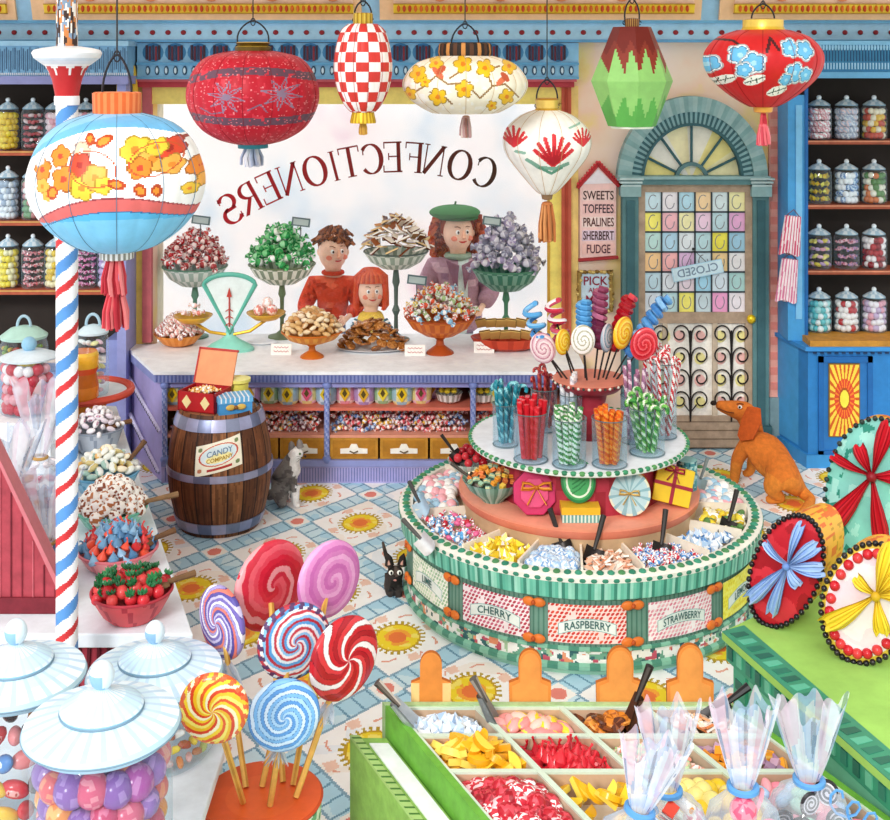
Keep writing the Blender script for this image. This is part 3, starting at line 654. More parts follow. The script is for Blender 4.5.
# 7 red with blue flowers
lay = [('l', [(715, 45), (724, 38), (736, 40), (744, 48)], 2.4, '3a1c22'), ('l', [(764, 52), (770, 38), (776, 50)], 3, '4a1820'), ('l', [(730, 84), (740, 74), (748, 80)], 3, '3a1c22')]
for x, y, r in ((716, 64, 11), (740, 55, 12), (752, 63, 13), (744, 70, 9), (788, 48, 11), (804, 50, 12), (793, 73, 12), (806, 75, 9), (785, 80, 8)): lay += [('f', x, y, r, 5, .2, 'f4f8fb', 'f4f8fb', x), ('f', x, y, r*.82, 5, .25, '6cbdea', 'a8dcf4', x)]
for x, y in ((729, 80), (755, 80), (779, 91)): lay += [('e', x, y, 10, 5, -.3, 'f2f2ea'), ('l', [(x-8, y+3), (x+8, y-3)], 1, '2a4a3a'), ('l', [(x-4, y-2), (x-3, y+4)], .8, '2a4a3a'), ('l', [(x+1, y-4), (x+2, y+3)], .8, '2a4a3a')]
lantern('paper_lantern', 'scarlet lantern with pale blue flowers near the right hand cabinet', 763, 66, 6.2, [(24, 30), (44, 37), (56, 50), (58, 63), (52, 77), (38, 91), (22, 102), (12, 107)], lay, 'cf2024',
    [('gold_cap', metalm, [(18, 19), (20, 20), (20, 27), (22, 31)], ['e8c040', 'f0d060', 'c8982a']), ('gold_collar', metalm, [(11, 104), (10, 106), (9, 112), (6, 113)], 'e8a44a')],
    [(763, 113, 128, 4, ['e0505a', 'c83a48']), (763, 126, 146, 7, ['e8707a', 'd04a5a', 'f09aa0'])], (11, 20), 12, ribcol='8f1418')
# ================================================================ striped pole
pp = W(67, 0, 4.85); po = thing('striped_pole', 'barber striped red, white and blue pole with flared red and white capital', 'pole', (pp.x, 4.85, 0)); k = 4.85/F; Z = lambda py: H-(py-HY)*k
R_ = 10.8*k
def stripe(U, V, X, Y, Zz):
    a = np.arctan2(Y, X); q = ((Zz/.20)-a/TAU*1.0-.1) % 1; C = np.tile(np.array(lin('fbfbfc')), (len(X), 1)); 
    e = .03*vnoise(X+Y, Zz, 40, 4)
    C[(q > .08+e) & (q < .25+e)] = lin('d2373a'); C[(q > .5+e) & (q < .80-e)] = lin('5b96d6'); return C
mb = MB(); mb.surf(lambda U, V: (R_*np.cos(U*TAU), R_*np.sin(U*TAU), Z(655)+(Z(104)-Z(655))*V), 40, 700, stripe, wrap=True); mb.build('striped_shaft', satin, po)
def patt(U, V, X, Y, Zz):
    a = U*30; C = np.tile(np.array(lin('f6ece0')), (len(X), 1)); n1 = vnoise(a, Zz*22, 1, 5); n2 = vnoise(a+40, Zz*20+9, 1, 6); n3 = vnoise(a+4, Zz*34+9, 1.3, 8)
    C[n1 > .55] = lin('c98048'); C[n2 > .62] = lin('3f2c26'); C[n3 > .74] = lin('7f97b0'); return C
r0 = 10.5*k
mb = MB(); mb.surf(lambda U, V: (r0*np.cos(U*TAU), r0*np.sin(U*TAU), Z(46)+(5.0-Z(46))*V), 40, 320, patt, wrap=True); mb.build('patterned_upper_shaft', satin, po)
mb = MB(); mb.surf(lambda U, V: (r0*1.1*np.cos(U*TAU), r0*1.1*np.sin(U*TAU), (Z(664))*V), 40, 160, patt, wrap=True); mb.build('patterned_lower_shaft', satin, po)
mb = MB()
def capc(i, kk_):
    if kk_ < 8: return 'c42a2c' if kk_ < 5 or (i % 6) in (0, 1, 5) or (kk_ < 7 and i % 6 in (2, 4)) else 'f3ebe6'
    return ['fbf8f6', 'e9edf2', 'dde6ee', 'fbfbfb', 'f0f0f4'][(kk_-8) % 5]
pr = [(11.5, 96), (12, 92), (13, 87), (14, 82), (15, 78), (16.5, 75), (18, 71), (20, 68), (21, 66), (24, 64), (28, 61), (32, 58), (34, 53), (32, 50), (24, 48), (11, 46)]
mb.lathe([(r*k, Z(y)) for r, y in pr], 48, capc); mb.lathe([(10*k, Z(105)), (12.2*k, Z(105)), (12.4*k, Z(100)), (12.2*k, Z(96)), (10*k, Z(95))], 30, 'f6f6f8'); mb.build('capital', satin, po)
mb = MB(); mb.lathe([(10*k, Z(664)), (13*k, Z(662)), (13.5*k, Z(656)), (11*k, Z(652))], 30, 'f2f5f8'); mb.build('base_ring', satin, po)
mb = MB(); mb.lathe([(.08, 0), (.08, .05), (.07, .08), (.055, .12)], 30, 'f2f5f8'); mb.build('foot', satin, po)
# ================================================================ library of sweets (one mesh per kind and colour, shared by its copies)
_SW = {}
def sweet_mesh(kind, c1, c2=None):
    key = (kind, c1, c2)
    if key in _SW: return _SW[key]
    mb = MB(); mat = gloss; rs = random.Random(hash(kind) % 999 if False else len(_SW))
    if kind == 'ball': mb.ell((0, 0, 0), 1, 14, 9, (lambda U, V, X, Y, Z: paint(U, V, c1, [('m', (np.floor(U*8+V*3) % 2 == 0), c2)])) if c2 else c1)
    elif kind == 'speck': mb.ell((0, 0, 0), 1, 14, 10, lambda U, V, X, Y, Z: paint(X, Z, c1, [('m', vnoise(X*1.0+Y, Z+Y*.5, 3.2, 3) > .62, c2 or 'ffffff')]))
    elif kind == 'bean': mb.tube([(-.9, 0, -.1), (-.55, 0, .08), (0, 0, .16), (.55, 0, .08), (.9, 0, -.1)], [.25, .5, .55, .5, .25], 9, c1)
    elif kind == 'almond': mb.ell((0, 0, 0), (1, .62, .5), 14, 8, lambda U, V, X, Y, Z: paint(X, Z, c1, [('m', Y > .12, c2 or c1)]))
    elif kind == 'wrap':
        mb.ell((0, 0, 0), (.62, .5, .45), 12, 8, (lambda U, V, X, Y, Z: paint(X, Z, c1, [('m', np.abs(X) < .16, c2)])) if c2 else c1)
        for s in (-1, 1):
            n = 8; vs = [(s*.5, 0, 0)]+[(s*(1.0+.06*(i % 2)), .42*math.cos(TAU*i/n), .42*math.sin(TAU*i/n)) for i in range(n)]
            mb.add(vs, [(0, 1+i, 1+(i+1) % n) for i in range(n)], [c1 if i % 2 else (c2 or 'ffffff') for i in range(n)])
    elif kind == 'kiss':
        mb.lathe([(0, -.7), (.55, -.62), (.75, -.3), (.5, .15), (.22, .5), (.1, .75), (0, .8)], 12, c1); mb.tube([(0, 0, .6), (.1, 0, 1.0), (.3, .1, 1.2)], [.14, .1, .16], 5, c2 or c1)
    elif kind == 'cube': mb.cbox((0, 0, 0), (1.3, 1.3, 1.1), c1); mb.cbox((0, 0, .0), (1.34, 1.34, .3), c2 or c1)
    elif kind == 'slice': mb.prism([(math.cos(a), math.sin(a)*.8) for a in np.linspace(0, PI, 12)], -.22, .22, c1, None, c2 or c1)
    elif kind == 'crystal': 
        v = [(rs.uniform(.6, 1)*x, rs.uniform(.6, 1)*y, rs.uniform(.6, 1)*z) for x, y, z in ((1, 0, 0), (-1, 0, 0), (0, 1, 0), (0, -1, 0), (0, 0, 1), (0, 0, -1))]
        mb.add(v, [(0, 2, 4), (2, 1, 4), (1, 3, 4), (3, 0, 4), (2, 0, 5), (1, 2, 5), (3, 1, 5), (0, 3, 5)], [c1, c2 or c1]*4)
    elif kind == 'twist': mb.tube([(x, .22*math.sin(x*5), .22*math.cos(x*5)) for x in np.linspace(-1, 1, 12)], .28, 7, (lambda i, k: c1 if (i+k) % 3 else (c2 or c1)))
    elif kind == 'roll': mb.tube([(-.8, 0, 0), (.8, 0, 0)], .5, 12, c1); mb.tube([(-.82, 0, 0), (-.78, 0, 0)], .28, 10, c2 or c1); mb.tube([(.78, 0, 0), (.82, 0, 0)], .28, 10, c2 or c1)
    elif kind == 'wheel':
        pts = []; 
        for i in range(60): a = TAU*2.6*i/59; r = .12+.8*i/59; pts.append((r*math.cos(a), 0, r*math.sin(a)))
        mb.tube(pts, .16, 6, c1); mb.tube([(0, -.12, 0), (0, .12, 0)], .86, 20, c2 or c1)
    elif kind == 'allsort':
        for i, c in enumerate((c1, '201d20', c2, '201d20', c1)): mb.cbox((0, 0, -.5+i*.25), (1.3, 1.1, .25), c)
    elif kind == 'biscuit': mb.lathe([(0, -.16), (.85, -.18), (1, 0), (.8, .2), (0, .26)], 14, lambda i, k: c1 if (i+k) % 4 else (c2 or c1))
    elif kind == 'shard': mb.prism([(-1, -.35), (.9, -.45), (1, .3), (-.8, .45)], -.12, .12, c1, None, c2 or c1)
    elif kind == 'hollow':    # oval ringed sweet
        mb.ell((0, 0, 0), (1, .5, .62), 14, 8, c1); mb.ell((0, -.1, 0), (.72, .46, .4), 12, 6, c2 or c1); 
        for s in (-1, 1): mb.ell((s*.25, -.2, 0), (.14, .4, .2), 8, 5, 'c8452c')
    elif kind == 'fig':
        mb.ell((0, 0, 0), (.8, .8, .9), 12, 9, c1)
        for i in range(7): a = TAU*i/7; mb.tube([(.1*math.cos(a), .1*math.sin(a), .8), (.5*math.cos(a), .5*math.sin(a), 1.15), (.62*math.cos(a), .62*math.sin(a), 1.5)], [.16, .2, .02], 5, c2 or c1)
    _SW[key] = (mb.mesh(kind), mat, mb); _SW[key][0].materials.append(mat); return _SW[key]
NAME = {'ball': 'round_sweet', 'speck': 'speckled_sweet', 'bean': 'jelly_bean', 'almond': 'sugared_almond', 'wrap': 'wrapped_sweet', 'kiss': 'foil_sweet', 'cube': 'square_sweet', 'slice': 'jelly_slice', 'crystal': 'rock_sugar', 'twist': 'twisted_sweet', 'roll': 'liquorice_roll',
        'wheel': 'liquorice_wheel', 'allsort': 'liquorice_allsort', 'biscuit': 'biscuit', 'shard': 'toffee_shard', 'hollow': 'oval_sweet', 'fig': 'strawberry_sweet'}
COLLECT = None
def begin():
    global COLLECT; COLLECT = MB()
def finish(name, label, cat, mat=None):
    global COLLECT; o = COLLECT.build(name, mat or gloss); COLLECT = None; return tag(o, label, cat, None, 'stuff')
def put(kind, cols, loc, s, label, cat, group, R=None, name=None):
    c = random.choice(cols); c = c if isinstance(c, tuple) else (c, None)
    sw = sweet_mesh(kind, *c); me = sw[0]
    if COLLECT is not None:
        rr = R if R is not None else (random.uniform(-.6, .6), random.uniform(-.6, .6), random.uniform(0, TAU)); b = sw[2]
        COLLECT.add(np.concatenate(b.v), b.f, list(b.c), tr(*loc) @ Euler(rr).to_matrix().to_4x4() @ sc(s)); return
    o = bpy.data.objects.new(name or NAME[kind], me); COL.objects.link(o)
    o.location = loc; o.scale = (s,)*3; o.rotation_euler = R if R is not None else (random.uniform(-.6, .6), random.uniform(-.6, .6), random.uniform(0, TAU))
    return tag(o, label, cat, group)
def heap(kind, cols, c, R, h, n, s, label, group, cat='sweet', yfac=1.0, flatR=False, name=None, rot_=None, layers=1):
    for L in range(layers):
        for i in range(n):
            q = math.sqrt((i+.5)/n); a = i*2.39996+L*1.1; r = R*q
            z = c[2]+h*(1-q**1.8)-L*s*.9+random.uniform(-.15, .2)*s
            put(kind, cols, (c[0]+r*math.cos(a), c[1]+r*yfac*math.sin(a), z), s*random.uniform(.88, 1.1), label, cat, group, None if rot_ is None else rot_(), name)
def field(kind, cols, quad, z, n, s, label, group, cat='sweet', bump=.0, name=None, rot_=None, jit=.35):
    """fill a quadrilateral (p00,p10,p11,p01) on a level with n sweets"""
    a = Vector(quad[1])-Vector(quad[0]); b = Vector(quad[3])-Vector(quad[0]); la, lb = a.length, b.length
    nx = max(1, round(math.sqrt(n*la/lb))); ny = max(1, round(n/nx))
    for i in range(nx):
        for j in range(ny):
            u = (i+.5+random.uniform(-jit, jit)*.8)/nx; v = (j+.5*(1 if i % 2 else .6)+random.uniform(-jit, jit)*.6)/ny; u = min(.95, max(.05, u)); v = min(.95, max(.05, v))
            p = (Vector(quad[0])*(1-u)+Vector(quad[1])*u)*(1-v)+(Vector(quad[3])*(1-u)+Vector(quad[2])*u)*v
            put(kind, cols, (p.x, p.y, z+bump*math.sin(PI*u)*math.sin(PI*v)+random.uniform(-.1, .25)*s), s*random.uniform(.88, 1.12), label, cat, group, None if rot_ is None else rot_(), name)
def ringfill(kind, cols, c, R, z0, z1, s, label, group, a0=-PI*1.08, a1=PI*.08, name=None, cat='sweet', pitch=1.75, top=True):
    rows = max(1, int((z1-z0)/(s*1.65)))
    for k in range(rows):
        m = max(2, int((a1-a0)*R/(s*pitch)))
        for i in range(m):
            a = a0+(a1-a0)*(i+.5*(k % 2)+.25)/m; r = R-s*random.uniform(.95, 1.15)
            put(kind, cols, (c[0]+r*math.cos(a), c[1]+r*math.sin(a), z0+(k+.5)*(z1-z0)/rows+random.uniform(-.15, .15)*s), s*random.uniform(.9, 1.1), label, cat, group, None, name)
def card(loc, rz, label, txt='3d', group=None, w_=.16, h_=.085, kind='price_card'):
    t = thing(kind, label, 'price card', loc, (-.25, 0, rz), group); mb = MB(); mb.box(-w_/2, w_/2, -.003, .003, 0, h_, 'faf5ee'); mb.box(-w_/2, w_/2, .003, .055, 0, .003, 'e8e2da'); mb.build('card_board', matte, t, smooth=False)
    mb = MB()
    for k in range(2):
        mb.tube([(-w_*.36+i*w_*.72/12, -.004, h_*(.68-.36*k)+.006*math.sin(i*2.3+k)) for i in range(13)], .0022, 4, 'b8474a')
    mb.build('scribbled_price', matte, t); return t
# ================================================================ serving counter
LV, LV2, LV3 = 'b3aede', '9c9ad2', '8a93c8'
fy = 8.87; xl = (162-CXP)*fy/F; xr = 1.02; xb = -2.62; zc = .83
ct = thing('serving_counter', 'long lavender display counter with glazed shelves and drawers under the window', 'counter', (0, 0, 0))
mb = MB(); top = [(xl-.05, fy-.05), (xr+.02, fy-.05), (xr+.02, 10.04), (-2.33, 10.04), (-2.33, 9.69), (xb+.02, 9.69)]
mb.prism(top, zc-.025, zc, 'f6f9fd'); mb.build('counter_top', satin, ct, smooth=False)
mb = MB(); q = [(xl-.045, fy-.04), (xr, fy-.04), (xr, 9.66), (xb+.03, 9.66)]; mb.prism(q, zc-.085, zc-.025, LV3)
for i in range(110): x = xl-.03+i*.028; mb.cbox((x, fy-.042, zc-.055), (.012, .006, .05), '5c6ba8', None)
mb.build('edge_moulding', satin, ct, smooth=False)
# carcass: side panel, posts, base
mb = MB(); 
def sidepanel(z0, z1, t, c, off=0): 
    mb.prism([(xl-off, fy+.0), (xl+t, fy), (xb+.05+t, 9.66), (xb+.05-off, 9.66)], z0, z1, c)
sidepanel(0, zc-.085, .03, 'b0a4d8'); mb.build('side_panel', satin, ct, smooth=False)
mb = MB()
A = Vector((xl-.004, fy+.02, 0)); B = Vector((xb+.045, 9.6, 0)); N_ = Vector((-(B-A).y, (B-A).x, 0)).normalized()
for (ta, za), (tb, zb) in (((.02, .36), (.86, .62)), ((.05, .05), (.8, .33))):
    a = A.lerp(B, ta); b = A.lerp(B, tb); n = 22
    mb.tube([(a.x-.006, a.y, za), (b.x-.006, b.y, zb)], .018, 5, 'd7d2ee')
    for i in range(n): p = a.lerp(b, (i+.5)/n); mb.ell((p.x-.016, p.y, za+(zb-za)*(i+.5)/n), .013, 6, 4, '2c2c48')
mb.build('beaded_inlay', satin, ct)
mb = MB(); mb.box(xl, xr, fy+.02, 9.64, 0, .02, LV2); mb.box(xl, xr, fy-.02, fy+.02, 0, .13, LV); mb.box(xl, xr, fy-.035, fy+.02, .125, .17, '8f98d0')
for i in range(150): mb.cbox((xl+.03+i*.0205, fy-.021, .062), (.006, .006, .1), '6c76b4')
mb.build('plinth', satin, ct, smooth=False)
mb = MB(); mb.box(xl, xr, 9.55, 9.64, .02, zc-.085, 'dcd8ef'); mb.box(xl+.03, xr, fy+.02, 9.55, .335, .35, 'e7a58e'); mb.box(xl+.03, xr, fy+.02, 9.55, .535, .55, 'd9745e'); mb.box(xl, xr, fy-.008, fy+.02, .53, .553, 'd9705c'); mb.box(xl, xr, fy-.008, fy+.02, .33, .35, 'e29a80'); mb.box(xr-.03, xr, fy, 9.6, .02, zc-.085, LV); mb.box(xl, xr, fy, fy+.03, zc-.13, zc-.085, LV2); mb.build('inner_shelf', satin, ct, smooth=False)
for px in (165, 327, 473):
    x = wx(px, fy); mb = MB(); P = [(x, fy-.012, z) for z in np.linspace(.15, zc-.1, 30)]
    mb.tube(P, .021, 10, lambda i, k: ['8797d0', '6b7dc0', 'a9b5e2'][(i+k) % 3]); mb.ell((x, fy-.012, .17), .034, 10, 6, '7c8ccb'); mb.ell((x, fy-.012, zc-.11), .034, 10, 6, '7c8ccb'); mb.build('post', satin, ct)
dw = wx(379, fy)-wx(329, fy)
for i in range(-3, 5):
    xa = wx(329, fy)+i*dw+.008
    if xa < xl+.02: xa = xl+.03
    xe = min(wx(329, fy)+(i+1)*dw-.008, xr-.02)
    if xe-xa < .1: continue
    mb = MB(); mb.box(xa, xe, fy-.004, fy+.4, .172, .328, 'c28a2e'); mb.box(xa+.02, xe-.02, fy-.007, fy-.004, .19, .31, 'b47a22'); dr = mb.build('drawer', woodm, ct, smooth=False, bevel=.003)
    xm = (xa+xe)/2; mb = MB(); mb.vprism([(xm-.1, .215), (xm+.1, .215), (xm+.1, .25), (xm+.035, .255), (xm+.02, .285), (xm-.02, .285), (xm-.035, .255), (xm-.1, .25)], fy-.014, fy-.007, 'f8f4ea'); mb.tube([(xm-.03, fy-.02, .235), (xm, fy-.03, .225), (xm+.03, fy-.02, .235)], .005, 5, '5a4a34'); mb.build('label_plate', satin, dr, smooth=False)
mb = MB(); mb.box(xl+.03, xr-.03, fy+.012, fy+.016, .35, zc-.13, 'ffffff'); 
# upper shelf: fancy wrapped bags
pc = [('f6f3b0', 'e8c21c', 'a9d4e6'), ('f9d6e4', 'd8577a', 'f0e39a'), ('cfe6f4', 'e7c92c', '9cc3dc'), ('f5ede0', 'e0b422', 'e6a0b4'), ('e9d8ef', 'd8a82c', 'b79ad0'), ('d9efd6', 'e9d23c', '9fc99a')]
proto = {}
def fancy_bag(c, label, loc, s=1.0):
    if c not in proto:
        t = thing('gift_bag', label, 'sweet bag', loc, 0); mb = MB(); a, b, e = pc[c]
        mb.lathe([(.0, 0), (.05, 0), (.062, .02), (.066, .1), (.045, .128), (.018, .14)], 12, lambda i, k: [a, e][(i//2+k) % 2]); mb.build('bag_body', gloss, t)
        mb = MB(); mb.vprism([(0, .02), (.03, .065), (0, .12), (-.03, .065)], -.072, -.06, b); mb.vprism([(0, .045), (.014, .067), (0, .092), (-.014, .067)], -.076, -.07, '5a4a1c'); mb.build('diamond_label', satin, t, smooth=False)
        mb = MB(); mb.lathe([(.016, .138), (.05, .175), (.045, .18), (.012, .142)], 10, lambda i, k: [e, a][i % 2], None, False); mb.build('bag_ruffle', gloss, t); proto[c] = t
    else: t = dup(proto[c], loc, None, label)
    return t
nmz = ['yellow', 'rose', 'pale blue', 'cream', 'lilac', 'mint']
xs = list(np.arange(wx(171, fy), wx(500, fy), .142))
for i, x in enumerate(xs):
    c = i % 6; px = CXP+x*F/fy; where = 'behind the barrel' if px < 270 else 'left of the middle post' if px < 325 else 'between the two right posts' if px < 430 else 'beside the white baskets'
    if 430 < px < 480: continue
    t = fancy_bag(c, '%s gift bag with diamond label, front row, %s' % (nmz[c], where), (x, fy+.13+.03*(i % 2), .55)); t.scale = (1.3,)*3; t['group'] = 'gift bags on the upper counter shelf, %s' % where
    t = fancy_bag((c+3) % 6, '%s gift bag in the rear row, %s' % (nmz[(c+3) % 6], where), (x+.07, fy+.30, .55)); t.scale = (1.3,)*3; t['group'] = 'gift bags in the rear row of the shelf, %s' % where
for i, px in enumerate((449, 482)):
    x = wx(px, fy+.15); b = thing('basket', 'white ribbed basket on the upper counter shelf, %s' % ('left of the right post' if i == 0 else 'right of the right post'), 'basket', (x, fy+.15, .55))
    mb = MB(); mb.lathe([(.05, 0), (.085, .02), (.1, .07), (.105, .075), (.095, .07), (.04, .02)], 28, lambda i, k: 'fafaf6' if i % 2 else 'b8b4ac'); mb.build('bowl', satin, b)
    for j in range(7):
        a = j*.9; put('kiss', [('f2cf3c', 'c79a1c')], (x+.06*math.cos(a)*(j > 0), fy+.15+.05*math.sin(a)*(j > 0), .55+.1), .032, 'yellow foil drop in the white basket %s of the right counter post' % ('left', 'right')[i], 'sweet', 'foil drops in the %s white basket' % ('left', 'right')[i], (0, 0, j))
# lower shelf: mixed twists
MIX = [('f6d3d6', 'd8505a'), ('fdf5ee', 'c9403a'), ('f3c24a', 'ffffff'), ('ffffff', 'd9534f'), ('cfe0f2', '5a7fc0'), ('f7a48c', 'ffffff'), ('fbeef0', '8a4a5a')]
for sec, (pa, pb, nm) in enumerate(((172, 323, 'left'), (331, 469, 'middle'), (477, 500, 'right'))):
    n = int((pb-pa)/5.6); begin()
    for row in range(5):
        for i in range(n):
            x = wx(pa+3+(i+.5*(row % 2))*(pb-pa-6)/n, fy+.1); put('wrap', MIX, (x, fy+.07+.03*row+random.uniform(0, .03), .372+.034*row+random.uniform(-.01, .01)), .036, 'tiny red and white twist in the %s section of the lower counter shelf' % nm, 'sweet', 'twists in the %s section of the lower counter shelf' % nm, (random.uniform(-1, 1), random.uniform(-1, 1), random.uniform(-1, 1)))
    finish('wrapped_twists', 'tiny red and white wrapped twists filling the %s section of the lower counter shelf' % nm, 'sweets')
# ================================================================ goods on the counter top
def ctop(px, py): return onz(px, py, zc)
def tagclip(px, py, d, label):
    t = thing('price_tag', label, 'price tag', W(px, py, d), (0, .12, 0)); mb = MB(); mb.box(-.075, .075, -.008, .008, -.035, .035, '5f7478'); mb.box(-.062, .062, -.0095, -.008, -.024, .024, 'b6c6c4'); mb.build('plate', satin, t, smooth=False)
    mb = MB(); mb.tube([(0, 0, -.035), (.01, 0, -.1), (0, .01, -.17)], .005, 5, '6a6f72'); mb.build('clip', metalm, t); return t
def compote(px, ybase, yrim, hw, col, col2, stem, label, name='footed_dish', bowl=.14, lattice=False, mat=satin):
    p = ctop(px, ybase); k = p.y/F; R0 = hw*k; zr = H-(yrim-HY)*k-zc; t = thing(name, label, 'dish', p); b = zr-bowl
    mb = MB(); f = (lambda i, kk_: col if (i+kk_) % 2 else col2)
    mb.lathe([(.02, b), (R0*.45, b+.015), (R0*.8, b+bowl*.45), (R0*.98, b+bowl*.9), (R0, b+bowl), (R0*.97, b+bowl), (R0*.75, b+bowl*.5), (.02, b+.03)], 40, f); mb.build('bowl', mat, t)
    mb = MB(); mb.lathe([(R0*.42, 0), (R0*.42, .012), (R0*.2, .03), (.018, .06), (.016, b*.35), (.034, b*.42), (.016, b*.5), (.018, b*.75), (.032, b*.82), (.02, b)] if b > .15 else [(R0*.4, 0), (R0*.38, .012), (R0*.12, b*.5), (R0*.1, b*.8), (R0*.2, b)], 24, stem); mb.build('stem', mat, t)
    mb = MB(); mb.tube([(R0*math.cos(a), R0*math.sin(a), b+bowl) for a in np.linspace(0, TAU, 37)[:-1]], .007, 6, stem, closed=True); mb.build('rim', mat, t)
    return (p.x, p.y, zc+zr, R0)
c = compote(195, 337, 266, 32, 'e4ede8', 'a9c2b8', '5f8c78', 'tall pale footed dish heaped with red and white twists', bowl=.17)
heap('wrap', [('f3e4e2', 'b8242c'), ('c8323a', 'ffffff'), ('a83a3e', 'f6dcd6'), ('f8eeea', 'd8605c')], (c[0], c[1], c[2]+.02), c[3]*.93, .27, 75, .058, 'red and white wrapped twist in the tall pale dish left of the scale', 'twists in the tall pale dish', name='peppermint_twist')
tagclip(201, 220, c[1]-.1, 'small grey price tag stuck in the red and white twists')
c = compote(282, 337, 264, 33, 'f2f2e4', '8f9c84', '6a7a58', 'tall white latticed footed dish heaped with green sweets', bowl=.17)
heap('wrap', [('2f9a52', '7fd08a'), ('4ab868', 'ffffff'), ('1f8446', '9adca4'), ('f0f6ea', '4ab868')], (c[0], c[1], c[2]+.02), c[3]*.9, .29, 62, .068, 'green wrapped sweet in the white latticed dish', 'green sweets in the latticed dish', name='green_toffee')
tagclip(301, 222, c[1]-.1, 'small grey price tag stuck in the green sweets')
c = compote(396, 340, 251, 32, '9cae9c', 'dfe6da', '55665f', 'tall narrow stemmed dish of brown and white florentines between boy and woman', bowl=.15)
heap('shard', [('8a4a22', 'f6efe2'), ('f8f0e2', '6a3418'), ('c98a4a', 'fdf8ee'), ('5f3018', 'e8c890')], (c[0], c[1], c[2]+.02), c[3]*1.05, .26, 80, .056, 'brown and white florentine shard heaped in the tall stemmed dish', 'florentine shards in the stemmed dish')
c = compote(506, 338, 268, 34, '7fae98', '3f7f68', '4f8a6c', 'tall sea green footed bowl heaped with silver and lilac sweets', bowl=.19)
heap('wrap', [('c9c9d6', '8f8fa6'), ('e6e2ee', 'a79cc0'), ('9a9aae', 'dcdce8'), ('b8aecb', 'f0eef6')], (c[0], c[1], c[2]+.02), c[3]*.95, .38, 62, .074, 'silver and lilac wrapped sweet in the tall sea green bowl', 'silver sweets in the sea green bowl', name='silver_toffee')
tagclip(492, 221, c[1]-.12, 'small grey price tag stuck in the silver sweets')
c = compote(312, 357, 331, 30, 'e09a38', 'd07a24', 'c96a1c', 'low amber footed bowl of beige nut brittle right of the scale', bowl=.1)
heap('almond', [('e6c898', 'b98a54'), ('d9b074', 'f3e2c0'), ('c9935a', 'e8d0a8'), ('f2dfc2', 'c08850')], (c[0], c[1], c[2]+.01), c[3]*.97, .16, 90, .038, 'beige sugared nut in the low amber bowl', 'nuts in the low amber bowl', name='sugared_nut')
c = compote(440, 353, 316, 35, 'd9782c', 'c25a20', 'b04c1a', 'deep orange footed bowl heaped with brightly coloured sweets in front of the woman', bowl=.16)
heap('wrap', [('fdf6ee', 'e0542e'), ('f2cf4a', 'ffffff'), ('8ec6e6', 'ffffff'), ('f8f4ee', 'f2a23c'), ('e85a3a', 'ffffff'), ('f7f3ee', 'a9c98a')], (c[0], c[1], c[2]+.01), c[3]*1.0, .22, 80, .05, 'brightly coloured wrapped sweet in the deep orange footed bowl', 'bright sweets in the orange footed bowl', name='rainbow_twist')
tagclip(417, 280, c[1]-.12, 'small grey price tag stuck in the bright sweets of the orange bowl')
# shallow orange dish
p = ctop(179, 345); t = thing('shallow_bowl', 'shallow orange bowl of white and pink sweets at the counter corner', 'dish', p); mb = MB(); mb.lathe([(.08, 0), (.13, .02), (.19, .085), (.2, .1), (.185, .09), (.05, .02)], 36, lambda i, k: 'e0852e' if i % 2 else 'ee9a48'); mb.build('bowl', satin, t)
heap('ball', [('fbf6f0', 'e6a7a0'), ('f6efe8', 'c98a80'), ('ffffff', 'a8645c')], (p.x, p.y, p.z+.1), .18, .15, 80, .026, 'white and pink sweet in the shallow orange bowl', 'sweets in the shallow orange bowl', name='coconut_sweet')
# oval tray of brown biscuits
p = ctop(373, 349); t = thing('oval_tray', 'white oval tray of brown biscuits on the counter', 'tray', p); mb = MB(); mb.lathe([(.2, 0), (.29, .018), (.3, .024), (.2, .012)], 40, 'f3f4f6', sc(1, .62, 1)); mb.build('plate', satin, t)
heap('biscuit', [('b5793c', '8a5424'), ('a4652c', 'c98e50'), ('8f5526', 'b87a3e')], (p.x, p.y, p.z+.03), .26, .2, 62, .044, 'brown biscuit piled on the white oval tray', 'biscuits on the white oval tray', 'biscuit', .6)
# red dish of wafers
p = ctop(507, 349); t = thing('oval_dish', 'brick red oval dish of striped chocolate wafers at the right of the counter', 'dish', p); mb = MB(); mb.lathe([(.16, 0), (.25, .03), (.29, .1), (.28, .1), (.15, .02)], 40, lambda i, k: 'c8452a' if i % 3 else 'b0361f', sc(1, .6, 1)); mb.build('bowl', satin, t)
for r_ in range(2):
    for i in range(6):
        x = p.x-.2+i*.078+.03*r_; y = p.y+.03-.05*r_+.05*(1-r_); t = thing('wafer', 'golden wafer with a chocolate cross in the brick red dish', 'wafer', (x, y, p.z+.12+.07*(1-r_)), (-.9, .1*(i-2), .15*(i % 3-1)), 'wafers in the brick red dish')
        mb = MB(); mb.cbox((0, 0, 0), (.085, .085, .022), 'e2bd6c'); mb.cbox((0, 0, .0), (.089, .089, .008), '4a2c1c'); mb.build('biscuit_slab', matte, t, smooth=False)
        mb = MB(); mb.cbox((0, 0, .013), (.09, .012, .005), '46291a', rot(0, 0, .78)); mb.cbox((0, 0, .013), (.09, .012, .005), '46291a', rot(0, 0, -.78)); mb.build('chocolate_cross', gloss, t, smooth=False)
for px, py, lb in ((281, 355, 'white price card standing left of the low amber bowl'), (415, 356, 'white price card in front of the brown biscuits'), (484, 353, 'white price card before the brick red wafer dish')): card(ctop(px, py), random.uniform(-.1, .1), lb)
mb = MB(); p = ctop(262, 343); t = mb.lathe([(.1, 0), (.13, .01), (.12, .014), (.0, .006)], 24, 'eef2f8', sc(1, .7, 1)).build('saucer', satin, loc=p); tag(t, 'empty white saucer beside the turquoise scale', 'saucer')
